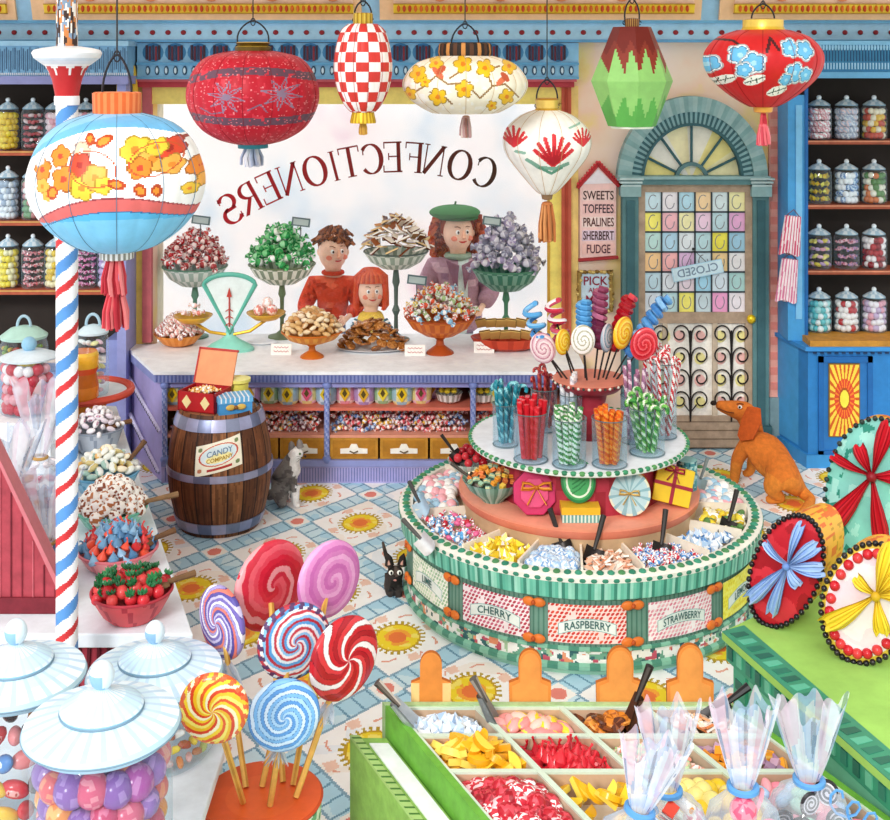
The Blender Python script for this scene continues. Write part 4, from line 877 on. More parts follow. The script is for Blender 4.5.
# ---------------------------------------------------------------- turquoise balance scale
TQ, TQ2 = '8ed8c6', '5fb8a4'
p = ctop(230, 350); k = p.y/F; s = thing('balance_scale', 'turquoise balance scale with fan shaped dial and two yellow pans', 'scale', p)
mb = MB(); mb.lathe([(.19, 0), (.19, .02), (.15, .05), (.08, .085), (.035, .12), (.03, .17)], 32, TQ, sc(1, .6, 1)); mb.build('base', satin, s)
mb = MB(); zq = lambda py: (350-py)*k; xq = lambda px: (px-230)*k
A, B, C_ = (xq(230), zq(332)), (xq(206), zq(285)), (xq(254), zq(284)); arc = [(xq(230)+xq(256)*math.sin(a)*1.02, zq(284)+.1*math.cos(a*1.0)-.02) for a in np.linspace(-1.35, 1.35, 14)]
mb.vprism([A]+arc, -.02, .03, 'e9f6f4', None, TQ); mb.build('dial_face', satin, s, smooth=False)
mb = MB(); o2 = [A]+arc; mb.tube([(x, -.02, z) for x, z in o2], .019, 8, TQ2, closed=True); mb.build('dial_frame', satin, s)
mb = MB(); mb.tube([(A[0], -.035, A[1]+.05), (A[0], -.035, zq(292))], .006, 5, 'c2453c'); mb.vprism([(A[0]-.02, zq(296)), (A[0]+.02, zq(296)), (A[0], zq(287))], -.042, -.03, 'c2453c')
for j in range(3): mb.tube([(A[0]-.03, -.035, zq(322-j*7)-.02), (A[0], -.035, zq(322-j*7)), (A[0]+.03, -.035, zq(322-j*7)-.02)], .004, 4, 'c2453c')
mb.build('pointer', matte, s)
mb = MB(); mb.tube([(xq(193), 0, zq(322)), (xq(210), 0, zq(332)), (0, 0, zq(335)), (xq(250), 0, zq(331)), (xq(266), 0, zq(320))], .013, 8, 'c99a2c'); mb.build('beam', metalm, s)
for px, py, nm in ((193, 315, 'left'), (266, 312, 'right')):
    mb = MB(); mb.lathe([(.03, -.07), (.09, -.055), (.15, -.01), (.155, 0), (.145, 0), (.08, -.04), (0, -.05)], 32, ['c98a1c', 'e8ab30', 'f2bc44', 'b87c18', 'e8b040', 'f4c95c']); mb.build('pan', metalm, s, loc=(xq(px), 0, zq(py)), label=nm+' yellow pan')
    for j in range(4): q_ = Vector((p.x+xq(px)+(-.05, .05, 0, .01)[j], p.y+(-.03, -.02, .04, 0)[j], p.z+zq(py)+(.02, .02, .02, .075)[j])); put('wrap' if nm == 'left' else 'ball', [('fbe9e6', 'e0877c'), ('f7d3cc', 'ffffff')], q_, .045, 'pink and white sweet in the %s pan of the scale' % nm, 'sweet', 'sweets in the %s scale pan' % nm)
# ================================================================ jars
def jar_proto(R0, h, col='ffffff', handle=False):
    t = bpy.data.objects.new('sweet_jar', None); COL.objects.link(t)
    mb = MB(); mb.lathe([(R0*.85, 0), (R0, .015*h/.3), (R0, h*.78), (R0*.86, h*.86), (R0*.82, h*.88)], 32, 'ffffff', None, False); mb.lathe([(0, .002), (R0*.85, .002)], 32, 'ffffff', None, False); mb.build('jar_glass', glass, t)
    mb = MB(); mb.lathe([(R0*.88, h*.87), (R0*.9, h*.89), (R0*.55, h*.97), (R0*.2, h*1.02), (R0*.12, h*1.04)], 28, lambda i, k: ['d9ecf6', 'a9cde2'][(i//2+k) % 2] if k > 0 else '7ea3ba'); mb.ell((0, 0, h*1.07), R0*.2, 12, 8, 'e4f2fa'); mb.build('jar_lid', satin, t)
    return t
JP = {}
def jar(loc, R0, h, label, kind, cols, s, grp=None, fill=.8, name='sweet_jar'):
    key = (round(R0, 3), round(h, 3))
    if key not in JP: JP[key] = t = jar_proto(R0, h); t.location = loc
    else: t = dup(JP[key], loc)
    t.name = name; tag(t, label, 'jar', grp); sl = label.replace(' jar', ' jar', 1)
    begin(); ringfill(kind, cols, loc, R0*.94, loc[2]+.01, loc[2]+h*fill, s, '', '', a0=-PI*1.1, a1=PI*.1)
    finish('sweets', label.replace('clear jar of ', 'tiny ').replace(' sweets on', ' sweets filling a jar on'), 'sweets'); return t
# ---------------------------------------------------------------- right blue cabinet
CB, CB2, CB3 = '4a9fdc', '2d7fc4', '1f66ac'
rc = thing('blue_cabinet', 'tall bright blue cabinet with jar shelves and a sunburst panel at the right', 'cabinet', (0, 0, 0))
fq = 9.2; xa = (808-CXP)*fq/F; xz = 4.2; zt_ = H-(350-HY)*fq/F
mb = MB(); mb.prism([(xa, fq), (xz, fq), (xz, 9.69), (xa-.1, 9.69)], 0, zt_, CB2, None, CB2); mb.prism([(xa-.004, fq+.03), (xa, fq+.03), (xa-.1+.003, 9.68), (xa-.104, 9.68)], .12, zt_, CB); mb.build('lower_body', satin, rc, smooth=False)
mb = MB(); mb3 = MB(); mb3.prism([(xa-.02, fq-.03), (xz, fq-.03), (xz, 9.69), (xa-.12, 9.69)], 0, .1, '3a8fd0'); mb3.build('kickboard', satin, rc, smooth=False); mb.prism([(xa-.03, fq-.04), (xz, fq-.04), (xz, 9.69), (xa-.13, 9.69)], zt_, zt_+.03, '3a8fd6')
mb2 = MB(); mb2.box(xa+.01, xz, fq-.02, 9.5, zt_+.03, zt_+.075, 'c48a34'); mb2.build('jar_plinth', woodm, rc, smooth=False)
for i in range(26): mb.cbox((xa+.04+i*.055, fq-.041, zt_-.012), (.03, .006, .012), '152c50', rot(0, -.5, 0) if False else None)
mb.build('ledge', satin, rc, smooth=False)
mb = MB(); 
for q_ in ((818, 872, 356, 362), (818, 872, 450, 455), (818, 823, 356, 455), (867, 872, 356, 455)): mb.box(wx(q_[0], fq), wx(q_[1], fq), fq-.02, fq, wz(q_[3], fq), wz(q_[2], fq), CB3)
mb.box(wx(823, fq), wx(867, fq), fq-.006, fq, wz(450, fq), wz(362, fq), '2a74ba'); mb.build('cabinet_door', satin, rc, smooth=False)
mb = MB(); X0, X1, Y0, Y1 = 829, 858, 364, 435
def sunp(U, V, X, Y, Z):
    px = X0+U*(X1-X0); py = Y1-V*(Y1-Y0); dxx = (px-843.5)/10; dyy = (py-398)/20; r = np.hypot(dxx, dyy); th = np.arctan2(dyy, dxx); C = np.tile(np.array(lin('f7d34a')), (len(U), 1))
    C[(np.cos(th*24) > .25) & (r > .9)] = lin('cf5a22'); C[r < 1] = lin('d9452a'); C[(r < .95) & (np.cos(th*20) > .5)] = lin('f0892c'); C[r < .5] = lin('f8e04a'); C[np.abs(r-.5) < .06] = lin('a8501c')
    return C
mb.surf(lambda U, V: (wx(X0, fq)+U*(wx(X1, fq)-wx(X0, fq)), U*0+fq-.024, wz(Y1, fq)+V*(wz(Y0, fq)-wz(Y1, fq))), 60, 120, sunp); mb.box(wx(X0-1, fq), wx(X1+1, fq), fq-.022, fq-.006, wz(Y1+1, fq), wz(Y0-1, fq), '8a6a2a'); mb.build('sunburst_panel', satin, rc, smooth=False)
fs = 9.4; xs0 = wx(778, 9.66); zs = [wz(140.5, fs), wz(205, fs), wz(270.5, fs)]
mb = MB(); mb.box(xs0, wx(805, fs), fs-.02, 9.69, zt_+.03, wz(95, fs), CB); mb.box(xs0+.06, wx(801, fs), fs-.03, fs-.02, zt_+.2, wz(105, fs), '7cc0ec'); mb.box(wx(804, fs), wx(807, fs), fs-.03, fs, zt_+.07, wz(78, fs), CB3); mb.build('side_stile', satin, rc, smooth=False)
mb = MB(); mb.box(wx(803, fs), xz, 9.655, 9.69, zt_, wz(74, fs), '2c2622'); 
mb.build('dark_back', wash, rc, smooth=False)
mb = MB()
for z in zs: mb.box(wx(806, fs), xz, fs-.01, 9.66, z-.03, z, 'a6553c'); mb.box(wx(806, fs), xz, fs-.016, fs-.01, z-.012, z, 'd08a6c')
mb.build('shelf', woodm, rc, smooth=False)
mb = MB(); mb.box(wx(778, fs), xz, fs-.06, 9.69, wz(78, fs), wz(41, fs), '3a86b4'); mb.box(wx(778, fs), xz, fs-.09, 9.69, wz(78, fs), wz(72, fs), '6aaeda'); mb.box(wx(778, fs), xz, fs-.08, 9.69, wz(45, fs), wz(41, fs), '7fbce2')
for i in range(60):
    x = wx(797+i*3.0, fs); mb.cbox((x, fs-.062, wz(55, fs)), (.008, .006, .1), '1f4f78'); mb.cbox((x+.01, fs-.064, wz(66, fs)), (.01, .006, .05), 'a5d2ee'); mb.ell((x, fs-.064, wz(47, fs)), (.01, .006, .03), 6, 4, '9ed0ec')
mb.build('cornice', satin, rc, smooth=False)
jc = [('pink speckled', 'ball', [('f2d6da', 'd88a94'), ('e8a4ae', 'ffffff')]), ('pale blue speckled', 'ball', [('e6eaf2', 'a8b4cc'), ('f2d8dc', 'b9c6dc')]), ('red and yellow', 'ball', [('d0492e', None), ('f2c03c', None), ('f7ead0', None)]),
      ('yellow lump', 'crystal', [('f2cf2c', 'd8a81c'), ('e8e05a', 'b7a82a')]), ('blue and white', 'ball', [('cfe2f4', '6a8fc4'), ('f4f6fa', None)]), ('green and orange', 'ball', [('5a8a4a', None), ('d8783a', None), ('f0ead8', None)]),
      ('mauve and yellow', 'almond', [('c9a6d0', 'b48cc2'), ('f0e27a', 'e8d04a'), ('f2c2d0', 'e8a0b4')]), ('pink striped', 'twist', [('f3c6d4', 'c8506a'), ('e8a0b8', '7a6fb0')]), ('dark cherry', 'ball', [('b5242c', None), ('8f1a24', None), ('f6ecec', None)]),
      ('turquoise', 'ball', [('5fc2c8', None), ('a8e0e0', None), ('f4fafa', None)]), ('red berry', 'ball', [('c22a30', None), ('fbf4f2', None), ('fbf4f2', None)]), ('rose mottled', 'ball', [('e6a4b4', None), ('c8b0d0', None), ('f4ecf2', None)])]
rowsR = [(zs[0], 'top shelf'), (zs[1], 'second shelf'), (zs[2], 'third shelf'), (zt_+.075, 'ledge')]
for r_, (z, nm) in enumerate(rowsR):
    for c_ in range(3):
        px = 819+c_*27.5; a, kd, cl = jc[r_*3+c_]; jar(Vector((wx(px, 9.5), 9.5, z+.002)), .098, .31, 'clear jar of %s sweets on the %s of the blue cabinet' % (a, nm), kd, cl, .026 if kd == 'ball' else .03)
# striped bags hanging on the stile
for i, (px, py, h_) in enumerate(((793, 216, 38), (790, 259, 42))):
    t = thing('striped_paper_bag', ['upper', 'lower'][i]+' pink and white striped paper bag hanging on the blue cabinet stile', 'paper bag', W(px, py, fs-.06), (0, .1, 0)); hh = h_*fs/F; mb = MB()
    def bg(U, V, X, Y, Z): return paint(X, Z, 'f6e8ee', [('m', np.abs((X/.022) % 1-.5) < .24, 'd8587c' if i == 0 else 'dc7fa4')])
    mb.surf(lambda U, V: (.085*np.cos(U*TAU)*(.75+.25*V), .03*np.sin(U*TAU), -hh*V+.012*np.sin(U*20)*(V > .9)), 60, 30, bg, wrap=True); mb.build('bag_body', matte, t)
    mb = MB(); mb.tube([(-.05, 0, 0), (0, 0, .05), (.05, 0, 0)], .004, 5, '7a4a5a'); mb.build('bag_string', matte, t)
# ---------------------------------------------------------------- left shelf cabinet
lc = thing('dark_backed_shelves', 'tall open jar shelves with a blue cornice at the left wall', 'cabinet', (0, 0, 0))
zl = [wz(151, fs), wz(221, fs), wz(290, fs)]; xe = wx(122, fs); xw = -4.4
mb = MB(); mb.box(xw, xe, 9.655, 9.69, .75, wz(74, fs), '2f2823'); mb.build('dark_back', wash, lc, smooth=False)
mb = MB()
for z in zl: mb.box(xw, xe, fs-.01, 9.66, z-.035, z, 'b5593e'); mb.box(xw, xe, fs-.016, fs-.01, z-.012, z, 'c99a5a')
mb.build('shelf', woodm, lc, smooth=False)
mb = MB(); mb.box(wx(118, fs), wx(127, fs), fs-.03, 9.69, 0, wz(82, fs), '9aa0d6'); mb.box(wx(106, fs), wx(118, fs), fs, 9.69, 0, wz(340, fs), '8f9ad2'); mb.build('side_stile', satin, lc, smooth=False)
mb = MB(); mb.box(xw, wx(106, fs), fs, 9.69, 0, wz(372, fs), '7f96cf'); mb.build('lower_body', satin, lc, smooth=False)
mb = MB(); mb.box(xw, wx(129, fs), fs-.06, 9.69, wz(84, fs), wz(41, fs), '7fb4d8'); mb.box(xw, wx(131, fs), fs-.1, 9.69, wz(84, fs), wz(76, fs), '8f93c6'); mb.box(xw, wx(131, fs), fs-.08, 9.69, wz(46, fs), wz(41, fs), '9ccbe8')
for i in range(72): x = wx(-20+i*2.1, fs); mb.cbox((x, fs-.063, wz(60+2*math.sin(i*1.7), fs)), (.006, .006, .17), '5f88ae' if i % 2 else '3f6488'); mb.ell((x, fs-.066, wz(74, fs)), (.006, .004, .012), 5, 4, 'e6f0f8')
mb.build('cornice', satin, lc, smooth=False)
jl = [('yellow', 'ball', [('f2d83c', None), ('e8c42c', None)]), ('dark red', 'almond', [('b5424a', None), ('f2dada', None), ('c25a60', None)]), ('pale pink', 'ball', [('f3d8dc', None), ('e8a8b4', None)]), ('rose', 'ball', [('e88ea0', None), ('f8e4e8', None)]), ('pink and cream', 'ball', [('f0b8c4', None), ('f8efe0', None)]),
      ('grey blue', 'ball', [('a8b8cc', None), ('e8eef4', None)]), ('green and red', 'ball', [('7aa47a', None), ('c88a8a', None), ('f0f2ec', None)]), ('orange', 'ball', [('e8862c', None), ('f4e0c0', None)]), ('white mint', 'ball', [('f4f8f4', None), ('c8e4d4', None)]), ('brown toffee', 'cube', [('b5834a', None), ('e0c090', None)]),
      ('lemon', 'ball', [('f2de4a', None), ('f7f0c0', None)]), ('pink stick', 'twist', [('f4b8c0', 'd0505e'), ('f8e0e2', 'd0505e')]), ('golden', 'ball', [('e8c43c', None), ('f7ecc0', None)]), ('magenta curl', 'twist', [('e86ab0', 'f8d0e4'), ('d84a98', 'ffffff')]), ('lilac', 'ball', [('c8a8d8', None), ('f0e4f4', None)])]
for r_, z in enumerate(zl):
    for c_, px in enumerate((8, 33, 56, 86, 109)):
        a, kd, cl = jl[r_*5+c_]; jar(Vector((wx(px, 9.5), 9.5, z+.002)), .09, .38 if r_ != 0 else .37, 'clear jar of %s sweets on the %s shelf of the left cabinet' % (a, ('upper', 'middle', 'lowest')[r_]), kd, cl, .026)
# ================================================================ people on the pavement
SK = 'f7cdb4'
def person(px, d, label, ztop, hh, skin, legcol, shoul, lean=0.0, armL=None, armR=None, gaze=0.3, gz=.1, fem=False, cheeks='f08c72', eyes='3a2c28', tiltx=0.0):
    """standing figure whose crown is at ztop; hh head height"""
    X = (px-CXP)*d/F; root = thing('person', label, 'person', (X, d, gz)); T = ztop-gz; hz = T-hh/2; sh = T-hh*1.18; hip = T*.46; w_ = shoul
    pts = [(0, 0, hip), (0, 0, hip+(sh-hip)*.5), (lean*.5, 0, sh-.03), (lean*.8, 0, sh+.05), (lean, -.005, T-hh*.78), (lean, 0, hz+hh*.05), (lean, .01, T-hh*.2)]
    rad = [w_*.42, w_*.38, w_*.4, hh*.15, hh*.3, hh*.42, hh*.33]; ed = [(0, 1), (1, 2), (2, 3), (3, 4), (4, 5), (5, 6)]
    for s, arm in ((-1, armL), (1, armR)):
        n = len(pts); sx = lean*.5+s*w_*.8
        e1, h1 = arm if arm else ((sx+s*.05, -.02, sh-(sh-hip)*.55), (sx+s*.0, -.12, hip+.02))
        pts += [(sx, 0, sh-.06), e1, h1]; rad += [w_*.2, w_*.15, w_*.11]; ed += [(2, n), (n, n+1), (n+1, n+2)]
        pw = Vector(h1); dr = (pw-Vector(e1)).normalized(); q = pw+dr*.035; m = len(pts); pts.append(tuple(q)); rad.append(w_*.13); ed.append((n+2, m))
        side = dr.cross(Vector((0, 1, 0))); side = side.normalized() if side.length > .1 else Vector((1, 0, 0))
        for j, (o_, ln) in enumerate(((-.03, .045), (-.012, .055), (.008, .052), (.027, .042))):
            a = q+dr*.025+side*o_; b = a+dr*ln*.6+Vector((0, -.008, 0)); c_ = b+dr*ln*.4+Vector((0, -.014, 0)); z = len(pts); pts += [tuple(a), tuple(b), tuple(c_)]; rad += [.0105, .009, .008]; ed += [(m, z), (z, z+1), (z+1, z+2)]
        th = q+side*-.04*s; z = len(pts); pts += [tuple(th), tuple(th+dr*.03+side*-.01*s)]; rad += [.011, .009]; ed += [(m, z), (z, z+1)]
    for s in (-1, 1):
        n = len(pts); pts += [(s*w_*.34, 0, hip-.05), (s*w_*.36, -.01, hip*.5), (s*w_*.36, .01, .06), (s*w_*.4, -.11, .035)]; rad += [w_*.3, w_*.22, .045, .035]; ed += [(0, n), (n, n+1), (n+1, n+2), (n+2, n+3)]
    mb = MB()
    def colr(x, y, z): return [lin(skin) if zz > hip-.02 or zz < 0 else lin(legcol) if zz > .1 else lin('4a3a34') for zz in z]
    addskin(mb, pts, ed, rad, colr, 2)
    # face: looks towards gaze (x offset) and slightly down at the sweets
    c = Vector((lean, 0, hz)); fx = gaze; hw = hh*.36
    mb.ell((c.x, c.y-.01, c.z+.0), (hw, hh*.38, hh*.47), 24, 16, skin)
    def on(u, v): # u,v in -1..1 on front of the face
        y = -math.sqrt(max(.05, 1-(u*.9)**2-(v*.8)**2)); return Vector((c.x+hw*u*.92, c.y-.01+hh*.38*y, c.z+hh*.47*v*.85))
    for s in (-1, 1):
        p = on(fx*.55+s*.33, .1); mb.ell(p, (hh*.05, hh*.02, hh*.06), 12, 8, 'fdfdfb'); mb.ell(p+Vector((fx*hh*.03, -hh*.018, 0)), (hh*.026, hh*.014, hh*.035), 10, 6, eyes)
        e = on(fx*.55+s*.34, .38); mb.tube([e+Vector((-hh*.07, 0, -s*.005)), e+Vector((0, -.006, hh*.025)), e+Vector((hh*.07, 0, s*.005))], hh*.012, 5, '8a5a3a')
        p = on(fx*.5+s*.55, -.28); mb.ell(p, (hh*.08, hh*.02, hh*.065), 12, 6, cheeks)
        mb.ell((c.x+s*hw*.98, c.y+.01, c.z-.01), (hh*.05, hh*.045, hh*.09), 10, 8, skin)
    p = on(fx*.7, -.05); mb.tube([p+Vector((0, 0, hh*.1)), p+Vector((fx*.01, -hh*.07, -hh*.06)), p+Vector((0, -.0, -hh*.09))], [hh*.02, hh*.045, hh*.03], 8, 'f3b898')
    p = on(fx*.6, -.5); mb.tube([p+Vector((hh*.1*t, -.004, hh*.035*t*t)) for t in np.linspace(-1, 1, 7)], [hh*.006, hh*.016, hh*.02, hh*.022, hh*.02, hh*.016, hh*.006], 6, 'c8403c')
    mb.build('body', satin, root)
    return root, c, hw, sh, hip, w_, pts, ed, rad
def hairlocks(root, name, n, fn, r, cols, mat=None, base=None):
    mb = MB()
    if base: base(mb)
    for i in range(n): 
        pth = fn(i); m = len(pth); mb.tube(pth, [r*(1-.55*j/(m-1)) for j in range(m)], 5, cols[i % len(cols)])
    return mb.build(name, mat or fabric, root)
# boy
root, c, hw, sh, hip, w_, *_ = person(333, 10.8, 'boy outside the window in a red jumper with tousled brown hair, smiling to the right', H-(231-HY)*10.8/F, .36, SK, '4a5a80', .2, gaze=.75,
    armL=((-.26, -.05, .78), (-.17, -.2, .72)), armR=((.24, -.05, .80), (.14, -.2, .74)))
hh = .36
mb = MB(); pts = [(0, 0, hip-.02), (0, 0, (hip+sh)/2), (0, 0, sh-.02), (-.16, 0, sh-.05), (-.26, -.05, .80), (-.19, -.17, .75), (.16, 0, sh-.05), (.24, -.05, .82), (.16, -.17, .77)]
addskin(mb, pts, [(0, 1), (1, 2), (2, 3), (3, 4), (4, 5), (2, 6), (6, 7), (7, 8)], [.16, .165, .13, .1, .075, .06, .1, .075, .06], lambda x, y, z: paint(x, z, 'd9472c', [('m', np.abs((x/.045) % 1-.5) < .12, 'b8341f'), ('m', vnoise(x, z, 12, 4) > .7, 'e8694a')]))
mb.build('jumper', fabric, root)
mb = MB(); mb.tube([(.085*math.cos(a), -.005+.08*math.sin(a), sh+.055) for a in np.linspace(0, TAU, 20)[:-1]], .02, 8, 'c83c24', closed=True); mb.build('collar', fabric, root)
def lk(i):
    a = i*2.4; q = (i % 14)/14; ph = .25+q*1.2; x = c.x+hw*1.04*math.cos(a)*math.sin(ph); y = c.y+.02+hh*.42*math.sin(a)*math.sin(ph); z = c.z+hh*.46*math.cos(ph)+.02
    if y < c.y-.06 and z < c.z+hh*.24: z = c.z+hh*.3; y = c.y-.08
    d_ = Vector((x-c.x, y-c.y, 0)); return [(x, y, z), (x+d_.x*.25+.01, y+d_.y*.2, z+.035), (x+d_.x*.45+.03*math.sin(i), y+d_.y*.3, z+.01*math.cos(i*3))]
hairlocks(root, 'hair', 90, lk, .024, ['8a4f2a', '6f3c20', 'a3623a', '4f2a18'], base=lambda m: m.ell((c.x, c.y+.035, c.z+hh*.14), (hw*1.08, hh*.4, hh*.4), 20, 12, '7a4526'))
# girl
root, c, hw, sh, hip, w_, *_ = person(371, 10.42, 'small red haired girl outside the window in a yellow top with striped sleeves', H-(272-HY)*10.42/F, .32, SK, '7a8ab0', .16, gaze=.35,
    armL=((-.17, -.05, .62), (-.1, -.2, .74)), armR=((.2, -.05, .6), (.12, -.18, .7)))
hh = .32
mb = MB(); addskin(mb, [(0, 0, hip-.02), (0, 0, (hip+sh)/2), (0, 0, sh), (0, 0, sh+.05)], [(0, 1), (1, 2), (2, 3)], [.13, .14, .13, .085], 'f2cf5a'); mb.build('yellow_top', fabric, root)
for s, nm, e1, h1 in ((-1, 'left', (-.17, -.05, .63), (-.115, -.17, .73)), (1, 'right', (.2, -.05, .61), (.135, -.155, .685))):
    mb = MB(); p0 = Vector((s*.1, 0, sh-.05)); P = [p0.lerp(Vector(e1), t) for t in np.linspace(0, 1, 10)]+[Vector(e1).lerp(Vector(h1), t) for t in np.linspace(.1, 1, 9)]
    mb.tube(P, .05, 12, lambda i, k: 'f4f6f2' if i % 2 else '3f6a78'); mb.build('striped_sleeve', fabric, root)
def lk(i):
    a = PI*(-.18)+PI*1.36*(i/69.0); x = c.x+hw*1.08*math.cos(a); y = c.y+.02+hh*.4*math.sin(a)*.9
    return [(c.x+(x-c.x)*.45, c.y+(y-c.y)*.45-.01, c.z+hh*.53), (c.x+(x-c.x)*1.0, y, c.z+hh*.36), (x+.01*math.cos(a), y, c.z-hh*.1), (c.x+(x-c.x)*1.12, y, c.z-hh*.4), (c.x+(x-c.x)*.95, y-.01, c.z-hh*.5)]
def fringe(m):
    m.ell((c.x, c.y+.045, c.z+hh*.1), (hw*1.14, hh*.38, hh*.46), 20, 12, 'cf4a28')
    for i in range(16): t = (i/15-.5)*2; m.tube([(c.x+t*.02, c.y-.02, c.z+hh*.52), (c.x+t*hw*.75, c.y-hh*.36*math.sqrt(1-.5*t*t), c.z+hh*.42), (c.x+t*hw*.95, c.y-hh*.38*math.sqrt(1-.6*t*t), c.z+hh*.24)], [.02, .022, .01], 5, ['d9542c', 'c4421f', 'e2703c'][i % 3])
hairlocks(root, 'bobbed_hair', 70, lk, .03, ['d9502c', 'c4401f', 'e8703c', 'b5381c'], base=fringe)
# woman
root, c, hw, sh, hip, w_, *_ = person(458, 10.98, 'woman outside the window in a green beret and mauve coat with long red curls', H-(211-HY)*10.98/F, .38, SK, '6a6a86', .24, gaze=.55, lean=.0,
    armL=((-.3, -.03, .9), (-.2, -.2, .78)), armR=((.3, -.03, .9), (.2, -.2, .78)))
hh = .38
mb = MB(); pts = [(0, 0, hip-.25), (0, 0, hip), (0, 0, (hip+sh)/2), (0, 0, sh-.03), (-.2, 0, sh-.07), (-.31, -.03, .92), (-.22, -.17, .81), (.2, 0, sh-.07), (.31, -.03, .92), (.22, -.17, .81)]
addskin(mb, pts, [(0, 1), (1, 2), (2, 3), (3, 4), (4, 5), (5, 6), (3, 7), (7, 8), (8, 9)], [.26, .24, .22, .15, .13, .1, .08, .13, .1, .08], lambda x, y, z: paint(x, z, 'ab8798', [('m', vnoise(x, z, 9, 5) > .6, '94708a'), ('m', vnoise(x, z, 14, 6) > .74, 'c6a4b2'), ('m', (np.abs(x-.02) < .055) & (y < 0), 'cfe0dc')]))
mb.build('coat', fabric, root)
mb = MB(); mb.vprism([(-.11, sh+.03), (-.02, sh-.25), (.01, sh-.02)], -.2, -.17, '8a6278'); mb.vprism([(.13, sh+.03), (.06, sh-.25), (.03, sh-.02)], -.2, -.17, '8a6278'); mb.tube([(.1*math.cos(a), .01+.09*math.sin(a), sh+.04) for a in np.linspace(0, TAU, 18)[:-1]], .028, 8, '9cb8a4', closed=True); mb.build('lapels_and_scarf', fabric, root)
def lk(i):
    s = -1 if i % 2 else 1; a = PI*.5+s*(.15+1.55*((i//2) % 22)/22); L = .62 if s < 0 else .42
    x = c.x+hw*1.1*math.cos(a)*s*s; y = c.y+.02+hh*.36*math.sin(a); P = []
    for j in range(9): t = j/8; P.append((x+(x-c.x)*(.15+.5*math.sin(t*2.6))+.022*math.sin(j*1.9+i), y+.02*math.cos(j*2.1+i), c.z+hh*.4-t*L*(.75+.3*((i*7) % 5)/5)))
    return P
hairlocks(root, 'curly_hair', 96, lk, .03, ['b5482a', '9a3a22', 'c8603a', '8a4030', 'd07a50'], base=lambda m: m.ell((c.x-.01, c.y+.05, c.z+.04), (hw*1.2, hh*.36, hh*.42), 20, 12, 'a04426'))
mb = MB(); mb.ell((c.x-.03, c.y+.0, c.z+hh*.47), (.235, .2, .07), 28, 12, '3f7a44', rot(0, 0, 0)); mb.tube([(c.x+.17*math.cos(a), c.y+.0+.16*math.sin(a), c.z+hh*.36) for a in np.linspace(0, TAU, 26)[:-1]], .02, 8, '2f6236', closed=True); mb.tube([(c.x-.03, c.y, c.z+hh*.47+.06), (c.x-.02, c.y, c.z+hh*.47+.1)], .009, 6, '2f6236'); mb.build('beret', fabric, root)
# ================================================================ barrel
b0 = onz(220, 523, 0); bx, by = b0.x, b0.y; br = thing('wooden_barrel', 'brown wooden barrel with lilac grey hoops and an oval sweet label, standing on the tiles', 'barrel', (bx, by, 0))
Hb = .80; Rm, Re = .345, .262
rp = lambda z: Re+(Rm-Re)*(1-((z/Hb-.5)*2)**2)
def bc(U, V, X, Y, Z):
    n = 20; u = U*n; f = u % 1; C = np.zeros((len(U), 3)); r = vnoise(np.floor(u)*3.3, u*0, 1, 9); base = np.array(lin('7a4a2c')); C[:] = base; C[r > .4] = lin('8a5a38'); C[r > .65] = lin('5f3822')
    g = vnoise(U*260, Z*7, 1, 10); C[g > .62] *= .62; C[g < .22] *= 1.35; C[(f < .06)] = lin('2a1a14'); return C
mb = MB(); mb.surf(lambda U, V: (rp(V*Hb)*np.cos(U*TAU), rp(V*Hb)*np.sin(U*TAU), V*Hb), 200, 60, bc, wrap=True); mb.lathe([(0, 0.0), (rp(0), 0)], 40, '3a2418', None, False); mb.build('staves', woodm, br)
mb = MB(); mb.prism([((Re-.02)*math.cos(a), (Re-.02)*math.sin(a)) for a in np.linspace(0, TAU, 41)[:-1]], Hb-.035, Hb-.02, '9a6a48'); 
for i in range(5): x = -.2+i*.1; y = math.sqrt(max(0, (Re-.02)**2-x*x)); mb.box(x-.002, x+.002, -y, y, Hb-.02, Hb-.018, '4a2c1c')
mb.build('lid', woodm, br, smooth=False)
for za, zb in ((.03, .1), (.385, .43), (.7, .775)):
    mb = MB(); mb.lathe([(rp(za)+.002, za), (rp(za)+.009, za), (rp((za+zb)/2)+.011, (za+zb)/2), (rp(zb)+.009, zb), (rp(zb)+.002, zb)], 60, lambda i, k: ['8f96b0', 'a6a8c8', '767e9c', 'b4b6d4'][(i//3) % 4]); mb.build('hoop', metalm, br)
# label patch wrapped on the bulge
a0 = -PI/2+.16; rw = .36
def lb(U, V):
    th = a0+(U-.5)*.9; z = .46+V*.19+(U-.5)*.07; r = np.vectorize(rp)(z)+.006; return r*np.cos(th), r*np.sin(th), z
def lcol(U, V, X, Y, Z): 
    x = U*10; y = (1-V)*6; return paint(x, y, 'f5efd8', [('o', 5, 2.6, 4.1, 2.0, 0, .09, 'c8503c'), ('e', 5, 2.6, 3.9, 1.8, 0, 'dcecf0'), ('m', ((x-5)/3.9)**2+((y-3.2)/1.3)**2 < .5, 'f8eea8'), ('b', 2.6, 7.8, 4.95, 5.5, 'b23a34'), ('e', 1, .9, .5, .4, 0, '7a8a5a'), ('e', 9, .9, .5, .4, 0, '7a8a5a'), ('e', 1, 5, .5, .4, 0, 'c07a5a'), ('e', 9, 5, .5, .4, 0, '7a8a5a')])
mb = MB(); mb.surf(lb, 90, 60, lcol); pl = mb.build('paper_label', satin, br)
mb = MB()
for t, s, v0 in (('CANDY', .05, .64), ('COMPANY', .036, .43)):
    v, f = text_mesh(t, s, .004); q = []
    for x, y, z in v: th = a0+.02+x/.35; zz = .46+v0*.19+y+(th-a0)/.9*.07; r = rp(zz)+.009+z*.1; q.append((r*math.cos(th), r*math.sin(th), zz))
    mb.add(q, f, '6a88a4' if t == 'CANDY' else 'b08a2a')
